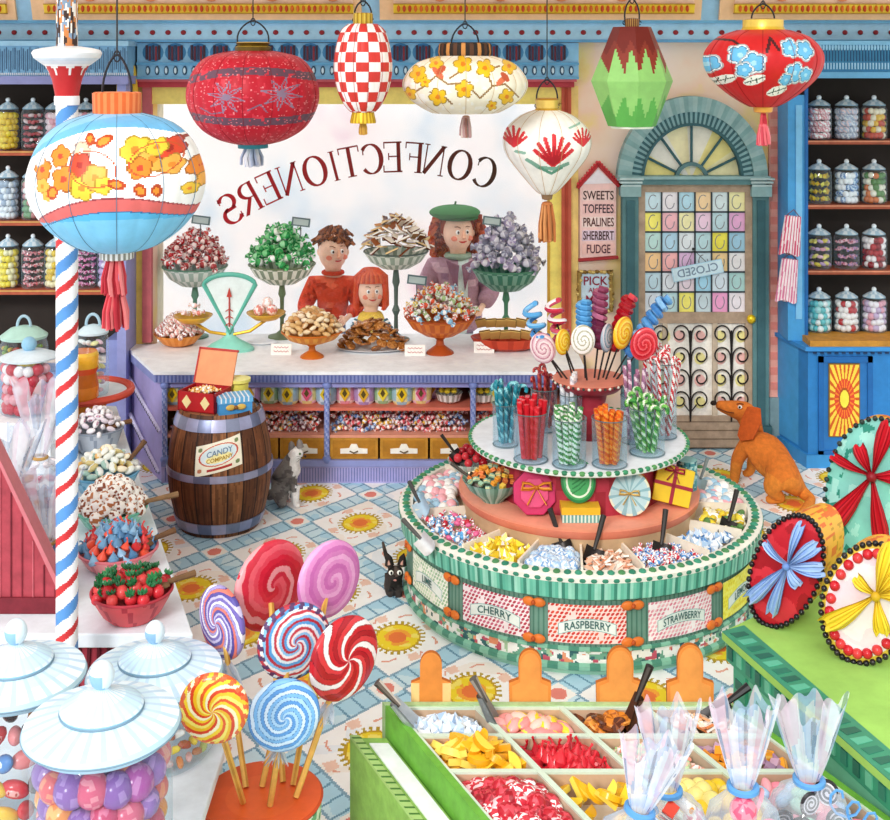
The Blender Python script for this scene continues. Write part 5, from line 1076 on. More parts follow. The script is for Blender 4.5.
mb.build('label_lettering', matte, pl, smooth=False)
# things on the barrel
zb_ = Hb-.02
t = thing('open_sweet_box', 'red box with its orange lid propped open, standing on the barrel top', 'box', (bx-.10, by-.02, zb_+.002), (0, 0, -.35)); mb = MB(); w2, d2, h2 = .14, .11, .13
for q in ((-w2, w2, -d2, -d2+.008, 0, h2), (-w2, w2, d2-.008, d2, 0, h2), (-w2, -w2+.008, -d2, d2, 0, h2), (w2-.008, w2, -d2, d2, 0, h2), (-w2, w2, -d2, d2, 0, .008)): mb.box(*q, 'b8242a')
for sx in (-.07, .07): mb.vprism([(sx, .02), (sx+.035, .065), (sx, .11), (sx-.035, .065)], -d2-.004, -d2, 'f2e0a4')
mb.build('box_body', satin, t, smooth=False)
mb = MB(); mb.box(-w2-.005, w2+.005, -.006, .006, 0, .235, 'f0a070'); mb.box(-w2-.01, w2+.01, -.01, .01, .225, .24, 'c03a34'); mb.box(-w2-.012, -w2, -.01, .01, 0, .24, 'c03a34'); mb.build('lid', satin, t, smooth=False, loc=(0, d2, h2), R=(-.35, 0, 0))
for i in range(14): a = i*2.4; r = .09*math.sqrt(i/14); put('wrap', [('f2b04a', 'fbe6c0'), ('f6d27a', 'ffffff')], (bx-.10+r*math.cos(a), by-.02+r*math.sin(a)*.8, zb_+h2-.005), .028, 'orange twist in the open red box on the barrel', 'sweet', 'orange twists in the red box', name='orange_twist')
t = thing('striped_gift_box', 'small blue box with white stripes and a gold bow on the barrel top', 'box', (bx+.11, by-.1, zb_+.002), (0, 0, .35)); mb = MB(); mb.box(-.11, .11, -.075, .075, 0, .1, '4a9ad6'); mb.box(-.115, .115, -.08, .08, .075, .11, '6ab4e4')
for i in range(7): x = -.1+i*.03; mb.box(x, x+.009, -.081, .081, .08, .112, 'eef4fb')
mb.build('box_body', satin, t, smooth=False); mb = MB()
for s in (-1, 1): mb.ell((s*.035, -.085, .05), (.032, .01, .02), 12, 8, 'd8b458', rot(0, s*.5, 0) if False else None)
mb.ell((0, -.09, .05), .014, 8, 6, '8a5a2c'); mb.build('bow', satin, t)
t = MB().lathe([(.06, 0), (.07, .02), (.07, .13), (.085, .14), (.085, .16), (.02, .175)], 24, ['e8d84a', 'f2e668', 'd8b82c', 'f4ea7a', 'f6f09a']).build('yellow_tin', satin, loc=(bx+.1, by+.13, zb_+.002)); tag(t, 'round yellow tin at the back of the barrel top', 'tin')
# ================================================================ cats and dog
def beast(name, label, cat, pts, edges, rad, colfn, extra, loc=(0, 0, 0)):
    t = thing(name, label, cat, loc); mb = MB(); L = Vector(loc); P = [tuple(Vector(p)-L) for p in pts]
    addskin(mb, P, edges, rad, lambda x, y, z: colfn(x+L.x, y+L.y, z+L.z), 2); extra(mb, L); mb.build('body', fur, t); return t
# grey and white cat, sitting with its back half turned, looking up to the right
o = onz(290, 504, 0); dd = o.y; ox = o.x
gp = lambda px, py, dy=0: (W(px, py, dd).x, dd+dy, W(px, py, dd).z)
pts = [gp(284, 490), gp(283, 478), gp(288, 466), gp(293, 458), gp(297, 452), gp(303, 453, -.02), gp(296, 484, -.05), (gp(297, 500)[0], dd-.07, .02), (gp(301, 500)[0], dd-.1, .02), gp(292, 484, .05), (gp(292, 500)[0], dd+.04, .02), gp(280, 492, -.06), (gp(286, 500)[0], dd-.12, .02), gp(279, 493, .07), (gp(284, 500)[0], dd+.1, .025), gp(275, 494), (gp(268, 500)[0], dd+.02, .03), (gp(266, 490)[0], dd+.03, .1), (gp(262, 483)[0], dd+.03, .15)]
ed = [(0, 1), (1, 2), (2, 3), (3, 4), (4, 5), (2, 6), (6, 7), (7, 8), (2, 9), (9, 10), (0, 11), (11, 12), (0, 13), (13, 14), (0, 15), (15, 16), (16, 17), (17, 18)]
rad = [.095, .09, .075, .055, .062, .032, .035, .024, .02, .035, .024, .06, .028, .06, .028, .03, .022, .02, .014]
def cc(x, y, z):
    px = CXP+x*F/dd; py = HY+(H-z)*F/dd; C = paint(px, py, '86807c', [('m', vnoise(px, py, .25, 3) > .62, '6c6664'), ('m', px-(py-470)*.25 > 294, 'f6f2ee'), ('m', (py < 459) & (px > 296), 'fbf8f4'), ('m', (py > 488) & (px > 290), 'f6f2ee')]); return C
def ex(mb, L):
    for px, py in ((292, 448), (300, 446)):
        p = Vector(gp(px, py))-L; mb.tube([p+Vector((0, 0, -.01)), p+Vector((-.004, 0, .035)), p+Vector((-.006, 0, .05))], [.028, .018, .002], 6, '8a827e')
    p = Vector(gp(306, 454, -.05))-L; mb.ell(p, .009, 8, 6, '3a2c2a'); p = Vector(gp(301, 451, -.062))-L; mb.ell(p, (.008, .006, .009), 8, 6, '4a6a3a')
    for s in (-1, 0, 1): p = Vector(gp(303, 455, -.05))-L; mb.tube([p, p+Vector((-.03, -.07, s*.02+.01))], .0015, 3, '5a5452')
beast('cat', 'grey and white cat sitting by the barrel and looking up at the counter', 'cat', pts, ed, rad, cc, ex, (ox-.04, dd, 0))
# black kitten beside the island
kd = 7.0; kx = lambda px: (px-CXP)*kd/F; kz = lambda py: H-(py-HY)*kd/F
K = lambda px, py, dy=0: (kx(px), kd+dy, max(.015, kz(py)))
pts = [K(391, 594, .1), K(393, 588, .02), K(395, 578, -.02), K(396, 567, -.05), K(396, 571, -.09), K(390, 600, -.02), K(390, 606, -.04), K(399, 600, -.02), K(399, 606, -.04), K(388, 600, .2), K(388, 606, .18), K(396, 600, .22), K(396, 606, .2), K(389, 588, .26), K(383, 575, .3), K(380, 562, .3)]
ed = [(0, 1), (1, 2), (2, 3), (3, 4), (1, 5), (5, 6), (1, 7), (7, 8), (0, 9), (9, 10), (0, 11), (11, 12), (0, 13), (13, 14), (14, 15)]
rad = [.055, .055, .04, .058, .03, .022, .018, .022, .018, .026, .018, .026, .018, .018, .014, .008]
def ex(mb, L):
    for s in (-1, 1):
        p = Vector(K(396, 558, -.04))-L+Vector((s*.036, 0, 0)); mb.tube([p+Vector((0, 0, -.025)), p+Vector((s*.004, 0, .02)), p+Vector((s*.012, 0, .045))], [.028, .019, .002], 6, '2c2624'); mb.tube([p+Vector((0, -.018, -.015)), p+Vector((s*.008, -.01, .025))], [.012, .002], 5, 'c89a8a')
        e = Vector(K(396, 565, -.105))-L+Vector((s*.024, 0, 0)); mb.ell(e, (.014, .008, .014), 10, 8, 'f6f8ee'); mb.ell(e+Vector((.002, -.007, 0)), (.006, .004, .01), 8, 6, '16181a')
    mb.ell(Vector(K(396, 571, -.125))-L, (.01, .006, .006), 8, 6, 'c88a80')
beast('kitten', 'small black kitten peeping out beside the green sweet island', 'kitten', pts, ed, rad, lambda x, y, z: paint(x, z, '3a3330', [('m', vnoise(x, z, 30, 3) > .6, '28221f'), ('m', vnoise(x, z, 25, 5) > .72, '5a4c44')]), ex, (kx(393), kd, 0))
# dachshund
fd_, rd_ = 8.95, 8.45; m_ = lambda px, py, d: tuple(W(px, py, d))
pts = [m_(791, 476, 8.52), m_(775, 462, 8.6), m_(762, 450, 8.68), m_(752, 436, 8.78), m_(750, 421, 8.84), m_(745, 411, 8.86), m_(735, 409, 8.82), m_(724, 407, 8.78), m_(716, 404, 8.76),
       m_(745, 446, 8.72), m_(737, 460, 8.74), (*m_(734, 470, 8.76)[:2], .035), (*m_(725, 473, 8.74)[:2], .025), m_(756, 450, 8.86), m_(753, 460, 8.92), (*m_(750, 468, 8.95)[:2], .04), (*m_(742, 468, 8.95)[:2], .03),
       m_(783, 476, 8.42), (*m_(768, 483, 8.4)[:2], .12), (*m_(783, 497, 8.44)[:2], .035), (*m_(765, 498, 8.44)[:2], .028), (*m_(802, 490, 8.5)[:2], .06), (*m_(812, 503, 8.42)[:2], .035), (*m_(803, 519, 8.2)[:2], .03), (*m_(785, 528, 8.05)[:2], .022), (*m_(772, 531, 8.0)[:2], .016)]
ed = [(0, 1), (1, 2), (2, 3), (3, 4), (4, 5), (5, 6), (6, 7), (7, 8), (2, 9), (9, 10), (10, 11), (11, 12), (2, 13), (13, 14), (14, 15), (15, 16), (0, 17), (17, 18), (18, 19), (19, 20), (0, 21), (21, 22), (22, 23), (23, 24), (24, 25)]
rad = [.155, .13, .125, .1, .085, .095, .07, .048, .034, .07, .05, .036, .03, .06, .045, .034, .028, .12, .07, .04, .032, .05, .036, .03, .022, .01]
def dc(x, y, z): return paint(x, z, 'd4742a', [('m', vnoise(x, z, 7, 2) > .6, 'cb6a24'), ('m', z < .2, 'dc8230')])
def ex(mb, L):
    mb.ell(Vector(m_(713.5, 403, 8.74))-L, (.024, .02, .018), 10, 8, '2a1c18')
    e = Vector(m_(740, 407, 8.74))-L; mb.ell(e, (.016, .012, .014), 10, 8, 'faf6ee'); mb.ell(e+Vector((-.004, -.009, .001)), (.009, .006, .009), 8, 6, '2a1a14')
    mb.tube([e+Vector((-.025, 0, .02)), e+Vector((0, -.004, .028)), e+Vector((.025, 0, .018))], .005, 5, '7a3a14')
    mb.tube([Vector(m_(717, 408, 8.73))-L, Vector(m_(727, 412, 8.72))-L, Vector(m_(734, 413, 8.72))-L], .004, 5, '6a3014')
dg_ = beast('dachshund', 'rust brown dachshund sitting by the door with its nose raised to the sweets', 'dog', pts, ed, rad, dc, ex, (m_(770, 480, 8.6)[0], 8.6, 0))
L = dg_.location; mb = MB(); v = [m_(754, 408, 8.72), m_(752, 420, 8.66), m_(746, 434, 8.64), m_(739, 438, 8.65)]; mb.tube([tuple(Vector(p)-L) for p in v], [.05, .075, .065, .025], 10, 'b8501a', flat=.35); mb.build('ear', fur, dg_)
# ================================================================ round sweet island
IC = Vector(((578-CXP)*7.09/F, 7.09, 0)); RI = 1.05; HR = .52
isl = thing('sweet_island', 'large round green and white sweet island with fruit name panels and a white top tray', 'display stand', IC)
GR, GR2, GRD = '5fb59c', '8fd4bc', '3f7a66'
def cyl(R, z0, z1, nu, nv, cf, mat, name, parent, a0=0, a1=TAU, R2=None, label=None, kind=None, sm_=True):
    mb = MB(); R2 = R2 or R
    def P(U, V): a = a0+U*(a1-a0); r = R+(R2-R)*V; return r*np.cos(a), r*np.sin(a), z0+(z1-z0)*V
    mb.surf(P, nu, nv, cf, wrap=(abs(a1-a0-TAU) < 1e-6)); return mb.build(name, mat, parent, label=label, kind=kind, smooth=sm_)
# lower floral band and rims
def floral(U, V, X, Y, Z):
    s = U*TAU*RI*10; z = Z*10; C = np.tile(np.array(lin('f6f4ee')), (len(U), 1))
    for sd, th, c, sc_ in ((1, .68, '6fa58c', 3.1), (2, .72, 'e8946c', 2.9), (3, .75, '39686a', 3.4), (4, .77, 'c9566a', 4.0), (5, .8, 'a8c8a0', 3.4)): C[vnoise(s, z, sc_, sd) > th] = lin(c)
    return C
cyl(RI-.05, 0, .045, 120, 2, lambda U, V, X, Y, Z: paint(U, V, '3f7f66', [('m', (U*240) % 1 < .4, '9ccdb4')]), satin, 'foot_band', isl)
cyl(RI-.04, .04, .145, 700, 20, floral, satin, 'floral_band', isl)
mb = MB()
for z in (.045, .135): mb.tube([((RI-.035)*math.cos(a), (RI-.035)*math.sin(a), z) for a in np.linspace(0, TAU, 121)[:-1]], .012 if z > .1 else .02, 6, lambda i, k: '4f8f78' if i % 2 else '86bfa4', closed=True)
mb.build('beaded_rim', satin, isl)
cyl(RI-.04, .14, .385, 720, 3, lambda U, V, X, Y, Z: paint(U, V, '6f9686', [('m', (U*240) % 1 < .5, '4c7a68')]), satin, 'drum', isl)
# fruit panels
names = [('LIME', 'f3f6ea', '9fc79c', 'cfe6c4', -2.52), ('CHERRY', 'f6e8ea', 'b5384e', 'c8607a', -2.02), ('RASPBERRY', 'f8dcd4', 'd0372f', 'e0583f', -1.535), ('STRAWBERRY', 'f8ecec', 'e0889a', 'f2b4bc', -1.03), ('LEMON', 'f4ea4a', 'f7f27a', 'e8d42c', -.545), ('ORANGE', 'f8d8a0', 'e8892c', 'f2b060', -.06)]
for nm, bg, c1, c2, a in names:
    a -= .10; hwid = .195
    def pf(U, V, X, Y, Z, bg=bg, c1=c1, c2=c2):
        s = U*17; z = V*22*.62; C = np.tile(np.array(lin(bg)), (len(U), 1)); sx = (s*1.0+np.floor(z/1.4) % 2*.5) % 1-.5; zz = (z/1.4) % 1-.5; j = vnoise(np.floor(s), np.floor(z/1.4), .9, 7)
        m = (((sx*1.2-zz*.6)/.42)**2+(zz/.42)**2) < 1; C[m & (j > .25)] = lin(c1); C[m & (j > .62)] = lin(c2)
        bx_ = (U-.5)*40; bz = V*22-11+.011*bx_**2*1.4
        b = (np.abs(bz) < 3.4) & (np.abs(bx_) < 15); C[b] = lin('8fb8b4'); b = (np.abs(bz) < 2.9) & (np.abs(bx_) < 14.5); C[b] = lin('e9f1ea'); return C
    o = cyl(RI-.03, .165, .36, 260, 110, pf, satin, 'fruit_panel', isl, a-hwid, a+hwid, label='panel reading '+nm)
    v, f = text_mesh(nm, .055, .003); v = v.copy(); wd = v[:, 0].max()-v[:, 0].min(); t_w = min(wd, .24 if len(nm) > 4 else .17); v[:, 0] *= t_w/wd; q = []
    for x, y, z in v: th = a+x/RI; r = RI-.026+z; zz = .262+y-(.0154*(x/(2*hwid*RI)*40)**2)*.195/22; q.append((r*math.cos(th), r*math.sin(th), zz))
    mb = MB(); mb.add(q, f, '3f6a66'); mb.build('panel_lettering', matte, o, smooth=False)
    for s in (-1, 1):
        if s == 1 and nm != 'ORANGE' and False: continue
for i in range(7):   # bows between the panels
    a = -2.88+i*.49
    mb = MB()
    for z in (.175, .36):
        for s in (-1, 1):
            th = a+s*.026; mb.ell((0, 0, 0), (.014, .034, .024), 12, 8, 'e0762c', tr((RI-.02)*math.cos(th), (RI-.02)*math.sin(th), z) @ rot(0, 0, th))
        mb.ell(((RI-.01)*math.cos(a), (RI-.01)*math.sin(a), z), .013, 8, 6, 'b8501c')
    mb.build('orange_bow', satin, isl)
# ribbed green apron and ledge with beads
def rib(i, k): return [GR, GR2, '74c4ac', '9fdcc6', '68bca2'][(i*3+i//5) % 5] if i % 4 else '3f8a76'
mb = MB(); mb.lathe([(RI-.06, .375), (RI-.03, .385), (RI-.005, .40), (RI+.004, HR-.035), (RI-.01, HR-.03)], 400, rib, None, False); mb.build('ribbed_apron', satin, isl)
mb = MB(); mb.lathe([(RI-.07, HR-.06), (RI+.004, HR-.035), (RI+.006, HR-.01), (RI-.01, HR), (RI-.075, HR), (RI-.08, HR-.06)], 160, 'f1efe4', None, False); mb.build('ledge_rim', satin, isl)
mb = MB()
for i in range(116):
    a = TAU*i/116; mb.ell((0, 0, 0), (.024, .02, .013), 8, 5, ['2f7f66', '3f9478', '4f8a5a'][i % 3], tr((RI-.035)*math.cos(a), (RI-.035)*math.sin(a), HR+.002) @ rot(0, 0, a))
    mb.ell((0, 0, 0), (.008, .019, .012), 6, 4, '3c8a70', tr((RI+.004)*math.cos(a+.02), (RI+.004)*math.sin(a+.02), HR-.022) @ rot(0, 0, a))
mb.build('green_beading', satin, isl)
mb = MB(); mb.lathe([(RI-.08, .44), (.66, .44)], 100, 'e9dcc4', None, False); mb.build('compartment_floor', matte, isl)
RT, ZT = .70, .61
mb = MB(); mb.lathe([(RT-.03, .44), (RT-.01, ZT-.05), (RT, ZT-.04), (RT+.005, ZT-.005), (RT-.01, ZT), (.4, ZT)], 120, ['e8c49a', 'd9745a', 'e48468', 'ec9478', 'ef9c82'], None, False); mb.build('terracotta_step', satin, isl)
divs = [-2.95, -2.36, -2.0, -1.66, -1.33, -.90, -.52, -.1, .5, 1.5, 2.5]
for a in divs: mb = MB(); mb.box(.68, RI-.075, -.006, .006, .44, HR+.015, 'f4ead8', rot(0, 0, a)); mb.build('divider', satin, isl)
# centre drum, tray
ZP = .90
cyl(.50, ZT, ZP-.02, 160, 4, lambda U, V, X, Y, Z: paint(U, V, '9c2a38', [('m', vnoise(U*90, V*3, 1, 3) > .6, 'b5384a')]), satin, 'red_core', isl)
RTY = .64
mb = MB(); mb.lathe([(.45, ZP-.035), (RTY-.02, ZP-.035), (RTY, ZP-.025), (RTY+.004, ZP-.005), (RTY-.02, ZP), (0, ZP)], 120, ['b4c4c8', 'cfe2d6', 'e9f1e8', 'dfe9e6', 'eef3fa']); mb.build('top_tray', satin, isl)
mb = MB()
for i in range(84): a = TAU*i/84; mb.ell((0, 0, 0), (.014, .019, .014), 8, 5, ['2f7f5c', '3f9468', '5a9a5a'][i % 3], tr((RTY-.004)*math.cos(a), (RTY-.004)*math.sin(a), ZP-.008) @ rot(0, 0, a))
mb.build('tray_beading', satin, isl)
# pedestal dish for the lollies
pxx = (590-578)*7.09/F; ZD = 1.24
mb = MB(); mb.lathe([(.11, ZP), (.1, ZP+.04), (.085, ZP+.17), (.1, ZD-.09), (.12, ZD-.07)], 36, ['8f2030', 'a82a38', 'b03040', 'a02434'], tr(pxx, 0, 0)); mb.build('red_pedestal', satin, isl)
mb = MB(); mb.lathe([(.05, ZD-.085), (.17, ZD-.06), (.215, ZD-.015), (.22, ZD), (.205, ZD), (0, ZD-.012)], 48, ['b03040', 'a62c3a', 'c85a4c', 'e8907a', 'e58a74'], tr(pxx, 0, 0)); 
for i in range(44): a = TAU*i/44; mb.ell((pxx+.218*math.cos(a), .218*math.sin(a), ZD-.01), .009, 6, 4, '3a3a34' if i % 2 else 'e8e4d4')
mb.build('terracotta_dish', satin, isl)
# compartments of small sweets
def arc(a0, a1, kind, cols, s, label, n, r0=.715, r1=.965, z=.475, name=None):
    m = max(1, round(math.sqrt(n*((a1-a0)*.87)/(r1-r0)))); q = max(1, round(n/m))
    for i in range(m):
        for j in range(q):
            a = a0+.03+(a1-a0-.06)*(i+.5+random.uniform(-.3, .3))/m; r = r0+.015+(r1-r0-.03)*(j+.5+random.uniform(-.25, .25)+.3*(i % 2)-.15)/q
            put(kind, cols, (IC.x+r*math.cos(a), IC.y+r*math.sin(a), z+random.uniform(0, .03)+.02*math.sin(PI*(i+.5)/m)), s*random.uniform(.85, 1.1), label, 'sweet', label.replace(' in the', 's in the', 1)+' group', None, name)
def arcstuff(name, lab, *a, **k):
    begin(); arc(*a, **k); finish(name, lab, 'sweets')
DV = divs
arc(DV[0], DV[1], 'wrap', [('f6f4f8', 'd8304a'), ('5aa8e0', 'ffffff'), ('c8283c', None), ('f6f4f8', '5aa8e0'), ('e86a9a', None)], .034, 'red and blue foil sweet in the leftmost island compartment', 50, name='foil_sweet')
arc(DV[1], DV[2], 'crystal', [('f4dc3c', 'e0b820'), ('f8e86a', 'c99a1c'), ('f2e04a', 'ffffff')], .04, 'yellow sherbet lump in the island compartment', 60, name='sherbet_lump')
arc(DV[2], DV[3], 'ball', [('cfe2f4', 'a8c8e8'), ('e4eef8', '7fa8d8'), ('b4d0ee', 'f4f8fc')], .032, 'pale blue bonbon in the island compartment', 64, name='blue_bonbon')
arc(DV[3], DV[4], 'shard', [('f4d8c4', 'e0a080'), ('f8ece0', 'd88a64'), ('ecc0a4', 'fbf4ec')], .034, 'peach coloured chip in the front compartment of the island', 74, name='peach_chip')
arc(DV[4], DV[5], 'wrap', [('4a8ad0', 'ffffff'), ('ffffff', 'c8283c'), ('d8485a', 'ffffff'), ('f8f6fa', '5a9ada')], .028, 'red, white and blue twist in the island compartment', 90, name='tricolour_twist')
arc(DV[5], DV[6], 'crystal', [('f2f6fb', 'a8c8e8'), ('dceaf6', '5a90cc'), ('ffffff', 'c8dcf0')], .036, 'icy blue white sugar lump in the island compartment', 62, name='icy_lump')
arc(DV[6], DV[7], 'almond', [('f2d83c', 'e0b420'), ('f6f0d0', 'c8a41c'), ('5a8a4a', None), ('f2dc4a', 'ffffff')], .036, 'yellow lemon drop in the rightmost island compartment', 46, name='lemon_drop')
for i_, (a_, b_) in enumerate(((.52, 1.45), (1.55, 2.45), (2.52, 3.3), (-.08, .48))): arcstuff('mixed_sweets', 'mixed sweets filling the %s compartment of the island' % ('rear right', 'rear left', 'far left', 'far right')[i_], a_, b_, 'ball', [('f2b0b8', None), ('f6f4f0', None), ('a8d0e8', None)], .036, '', 80)
def trowel(loc, R, label, col='2c2522', s=1.0, hcol=None, wood=False, name='sweet_scoop'):
    t = thing(name, label, 'scoop', loc, R); mb = MB()
    P = lambda U, V: ((U-.5)*.09*s*(1-.25*(V > .9)), (.018*s)*np.abs((U-.5)*2)**2*-1-.012*s, -V*.11*s)
    mb.surf(P, 8, 8, col); mb.surf(lambda U, V: tuple(q+(0 if i != 1 else .004) for i, q in enumerate(P(U, V))), 8, 8, col); mb.build('blade', metalm if not wood else woodm, t)
    mb = MB(); mb.tube([(0, -.012*s, -.01), (0, -.015*s, .05*s), (0, -.01, .15*s)], [.009*s, .011*s, .014*s], 8, hcol or col); mb.build('handle', satin if not wood else woodm, t)
def onisl(px, py, z): q = onz(px, py, z); return q
for px, py, lean, nm, hc in ((561, 541, .35, 'pale blue bonbons', None), (594, 548, -.4, 'peach chips', None), (661, 543, -.25, 'tricolour twists', None), (728, 520, -.45, 'icy sugar lumps', None)):
    trowel(onisl(px, py, .54), (-.5, -lean, 0), 'black scoop stuck upright in the '+nm+' of the island', '2b2523', 1.15)
trowel(onisl(420, 502, .56), (-.9, -.7, 0), 'steel scoop resting in the red and blue foil sweets', 'b8d4e8', 1.0, '4a4a4a'); trowel(onisl(421, 538, .545), (-.9, -.9, .2), 'steel scoop lying in the yellow sherbet lumps', 'e4e8ea', 1.0, '5a5a58')
trowel(onisl(700, 478, .60), (-.7, .6, 0), 'grey scoop leaning from the teal tin on the island', '8aa0a8', .9, '7a8484')
# goods on the terracotta step
def onstep(px, py): q = onz(px, py, ZT); return q
p = onstep(467, 474); t = thing('footed_bowl', 'pale green bowl of red cherries on the island step', 'bowl', (p.x+.02, p.y, ZT-.0)); mb = MB(); mb.lathe([(.05, 0), (.08, .02), (.13, .07), (.14, .09), (.13, .085), (.03, .03)], 36, lambda i, k: 'a9cfc4' if i % 2 else 'd4e8e0'); mb.build('bowl', satin, t)
heap('ball', [('c22430', None), ('a81c28', None), ('d83a44', None)], (p.x+.02, p.y, ZT+.085), .11, .075, 20, .026, 'red cherry in the pale green bowl on the island', 'cherries in the pale green bowl', name='cherry_sweet', cat='cherry')
trowel((p.x-.08, p.y, ZT+.14), (-.3, -.7, 0), 'thin black spoon in the bowl of cherries', '2a2422', .8, name='spoon')
p = onstep(492, 508); t = thing('footed_bowl', 'sea green ribbed bowl of orange and yellow sweets on the island step', 'bowl', (p.x+.01, p.y+.12, ZT)); mb = MB(); mb.lathe([(.06, 0), (.07, .015), (.14, .07), (.175, .125), (.165, .12), (.05, .03)], 44, lambda i, k: ['5a9484', 'a8d0c4', '82b8a8'][i % 3]); mb.build('bowl', satin, t)
heap('cube', [('f2a83c', 'e07c24'), ('f6cf5a', 'e8b030'), ('e8c88a', 'b4c48a'), ('ef8a4a', 'd86a30'), ('9cc0a4', 'e8e0a0')], (p.x+.01, p.y+.12, ZT+.12), .15, .07, 50, .02, 'orange and yellow jelly cube in the sea green ribbed bowl', 'jelly cubes in the ribbed bowl', name='jelly_cube')
trowel((p.x-.13, p.y+.12, ZT+.14), (-.3, -1.0, 0), 'dark spoon handle leaning from the ribbed bowl', '4a4038', .8, name='spoon')
def bowtie(mb, c, s, col, tails=True, y=-1, dk=None):
    cx_, cy_, cz_ = c; dk = dk or col
    for sd in (-1, 1):
        mb.tube([(cx_, cy_, cz_), (cx_+sd*s*.5, cy_-s*.12, cz_+s*.28), (cx_+sd*s, cy_-s*.1, cz_+s*.32), (cx_+sd*s*1.05, cy_-s*.1, cz_-s*.1), (cx_+sd*s*.5, cy_-s*.08, cz_-s*.12), (cx_, cy_, cz_)], [s*.1, s*.2, s*.26, s*.24, s*.16, s*.08], 8, lambda i, k: col if k % 3 else dk, flat=.5)
        if tails: mb.tube([(cx_, cy_, cz_), (cx_+sd*s*.35, cy_-s*.06, cz_-s*.6), (cx_+sd*s*.7, cy_-s*.03, cz_-s*1.2)], [s*.08, s*.16, s*.2], 6, lambda i, k: col if k % 2 else dk, flat=.3)
    mb.ell((cx_, cy_-s*.1, cz_), s*.17, 10, 7, dk)
# magenta wrapped gift
p = onstep(536, 523); t = thing('wrapped_gift', 'magenta faceted gift with an orange bow leaning on the island step', 'gift', (p.x, p.y+.1, ZT), (-.3, 0, 0)); mb = MB(); R8 = .125
o8 = [(R8*math.cos(TAU*(i+.5)/8), R8*.98+R8*math.sin(TAU*(i+.5)/8)) for i in range(8)]; mb.vprism(o8, -.03, .05, 'c92d62', None, 'a32050'); i8 = [(x*.66, (z-R8)*.66+R8*.98) for x, z in o8]; mb.vprism(i8, -.045, -.03, 'e0507e'); mb.build('parcel', satin, t, smooth=False, bevel=.006); mb = MB(); bowtie(mb, (.01, -.05, .15), .075, 'f09a34', dk='c9701c'); mb.build('orange_bow', satin, t)
p = onstep(582, 527); t = thing('striped_box', 'flat yellow box with teal striped side at the front of the island step', 'box', (p.x, p.y+.13, ZT)); mb = MB(); mb.box(-.105, .105, -.08, .08, .045, .085, 'efb830'); mb.box(-.1, .1, -.075, .075, 0, .045, '6fa8a0')
for i in range(11): x = -.1+i*.02; mb.box(x, x+.009, -.078, -.07, .002, .044, 'd8ecdc')
mb.build('box_body', satin, t, smooth=False)
def ovalface(U, V, X, Y, Z):
    return paint(X*100, Z*100, '3f9a58', [('e', 0, 14, 8.6, 11, 0, '6cbf78'), ('o', 0, 14, 7, 9, 0, .5, 'e4f0d8'), ('e', 0, 14, 6.2, 8.2, 0, '4aa860')]+[('l', [(-4+i*1.2, 8+i), (2+i, 14+i*1.1), (4.5, 19)], .5, '2c7a44') for i in range(-1, 4)])
def ovaldisc(name, parent, rx, rz, th, cf, side, mat=satin, z0=None):
    z0 = rz if z0 is None else z0; mb = MB()
    mb.surf(lambda U, V: (rx*V*np.cos(U*TAU), U*0-th/2-.012*(1-V**3), z0+rz*V*np.sin(U*TAU)), 80, 30, cf, wrap=True)
    mb.surf(lambda U, V: (rx*np.cos(U*TAU), -th/2+V*th, z0+rz*np.sin(U*TAU)), 80, 4, side, wrap=True); mb.surf(lambda U, V: (rx*V*np.cos(-U*TAU), U*0+th/2, z0+rz*V*np.sin(-U*TAU)), 80, 2, side, wrap=True); return mb.build(name, mat, parent)
t = thing('oval_gift_box', 'green oval box standing on the flat yellow box of the island', 'box', (p.x-.005, p.y+.12, ZT+.086), (-.25, 0, 0)); ovaldisc('box_body', t, .095, .115, .045, lambda U, V, X, Y, Z: paint(X*100, (Z-.115)*100, '4aa862', [('m', V > .88, '2f7f48'), ('o', 0, 0, 6.6, 8.2, 0, .5, 'e4f0d8')]+[('l', [(-3.5, -4+i*2.4), (0, -2+i*2.4), (3.5, 1+i*2.2)], .7, '2c7f46') for i in range(-1, 4)]), '3a8a52')
p = onstep(628, 520); t = thing('round_gift_box', 'orange sided round box with a pale blue lid and cream bow on the island step', 'box', (p.x+.02, p.y+.08, ZT), (-.22, 0, -.15)); ovaldisc('box_body', t, .115, .12, .13, lambda U, V, X, Y, Z: paint(X*100, (Z-.12)*100, 'b9d6da', [('m', V > .9, 'e8e4c8')]+[('m', (np.abs(((np.arctan2(Z-.12, X)/TAU*12) % 1)-.5) < .16), '8fb8c0')]), lambda U, V, X, Y, Z: paint(U, V, 'ee9a3a', [('m', (U*60) % 1 < .3, 'd87a24')]))
mb = MB(); bowtie(mb, (0, -.085, .12), .05, 'e8c87a', dk='b8903c'); mb.build('cream_bow', satin, t)
p = onstep(672, 512); t = thing('wrapped_gift', 'square yellow gift with a dark red bow tilted on the island step', 'gift', (p.x+.0, p.y+.08, ZT+.02), (-.25, .22, -.1)); mb = MB(); mb.box(-.105, .105, -.04, .05, 0, .2, 'e8c42c'); mb.build('parcel', satin, t, smooth=False, bevel=.005)
mb = MB(); mb.box(-.108, .108, -.043, .053, .09, .11, 'a02438'); mb.box(-.01, .01, -.043, .053, 0, .203, 'a02438'); bowtie(mb, (-.01, -.05, .18), .05, 'b52840', dk='7a1830'); mb.build('red_ribbon', satin, t, smooth=False)
p = onstep(651, 505); t = thing('ribbed_tin', 'small mauve ribbed tin between the round box and the yellow gift', 'tin', (p.x+.02, p.y+.10, ZT)); mb = MB(); mb.lathe([(.05, 0), (.055, .01), (.055, .15), (.05, .16)], 28, lambda i, k: 'c48aa8' if i % 2 else 'e0b4c8'); mb.build('tin_body', satin, t)
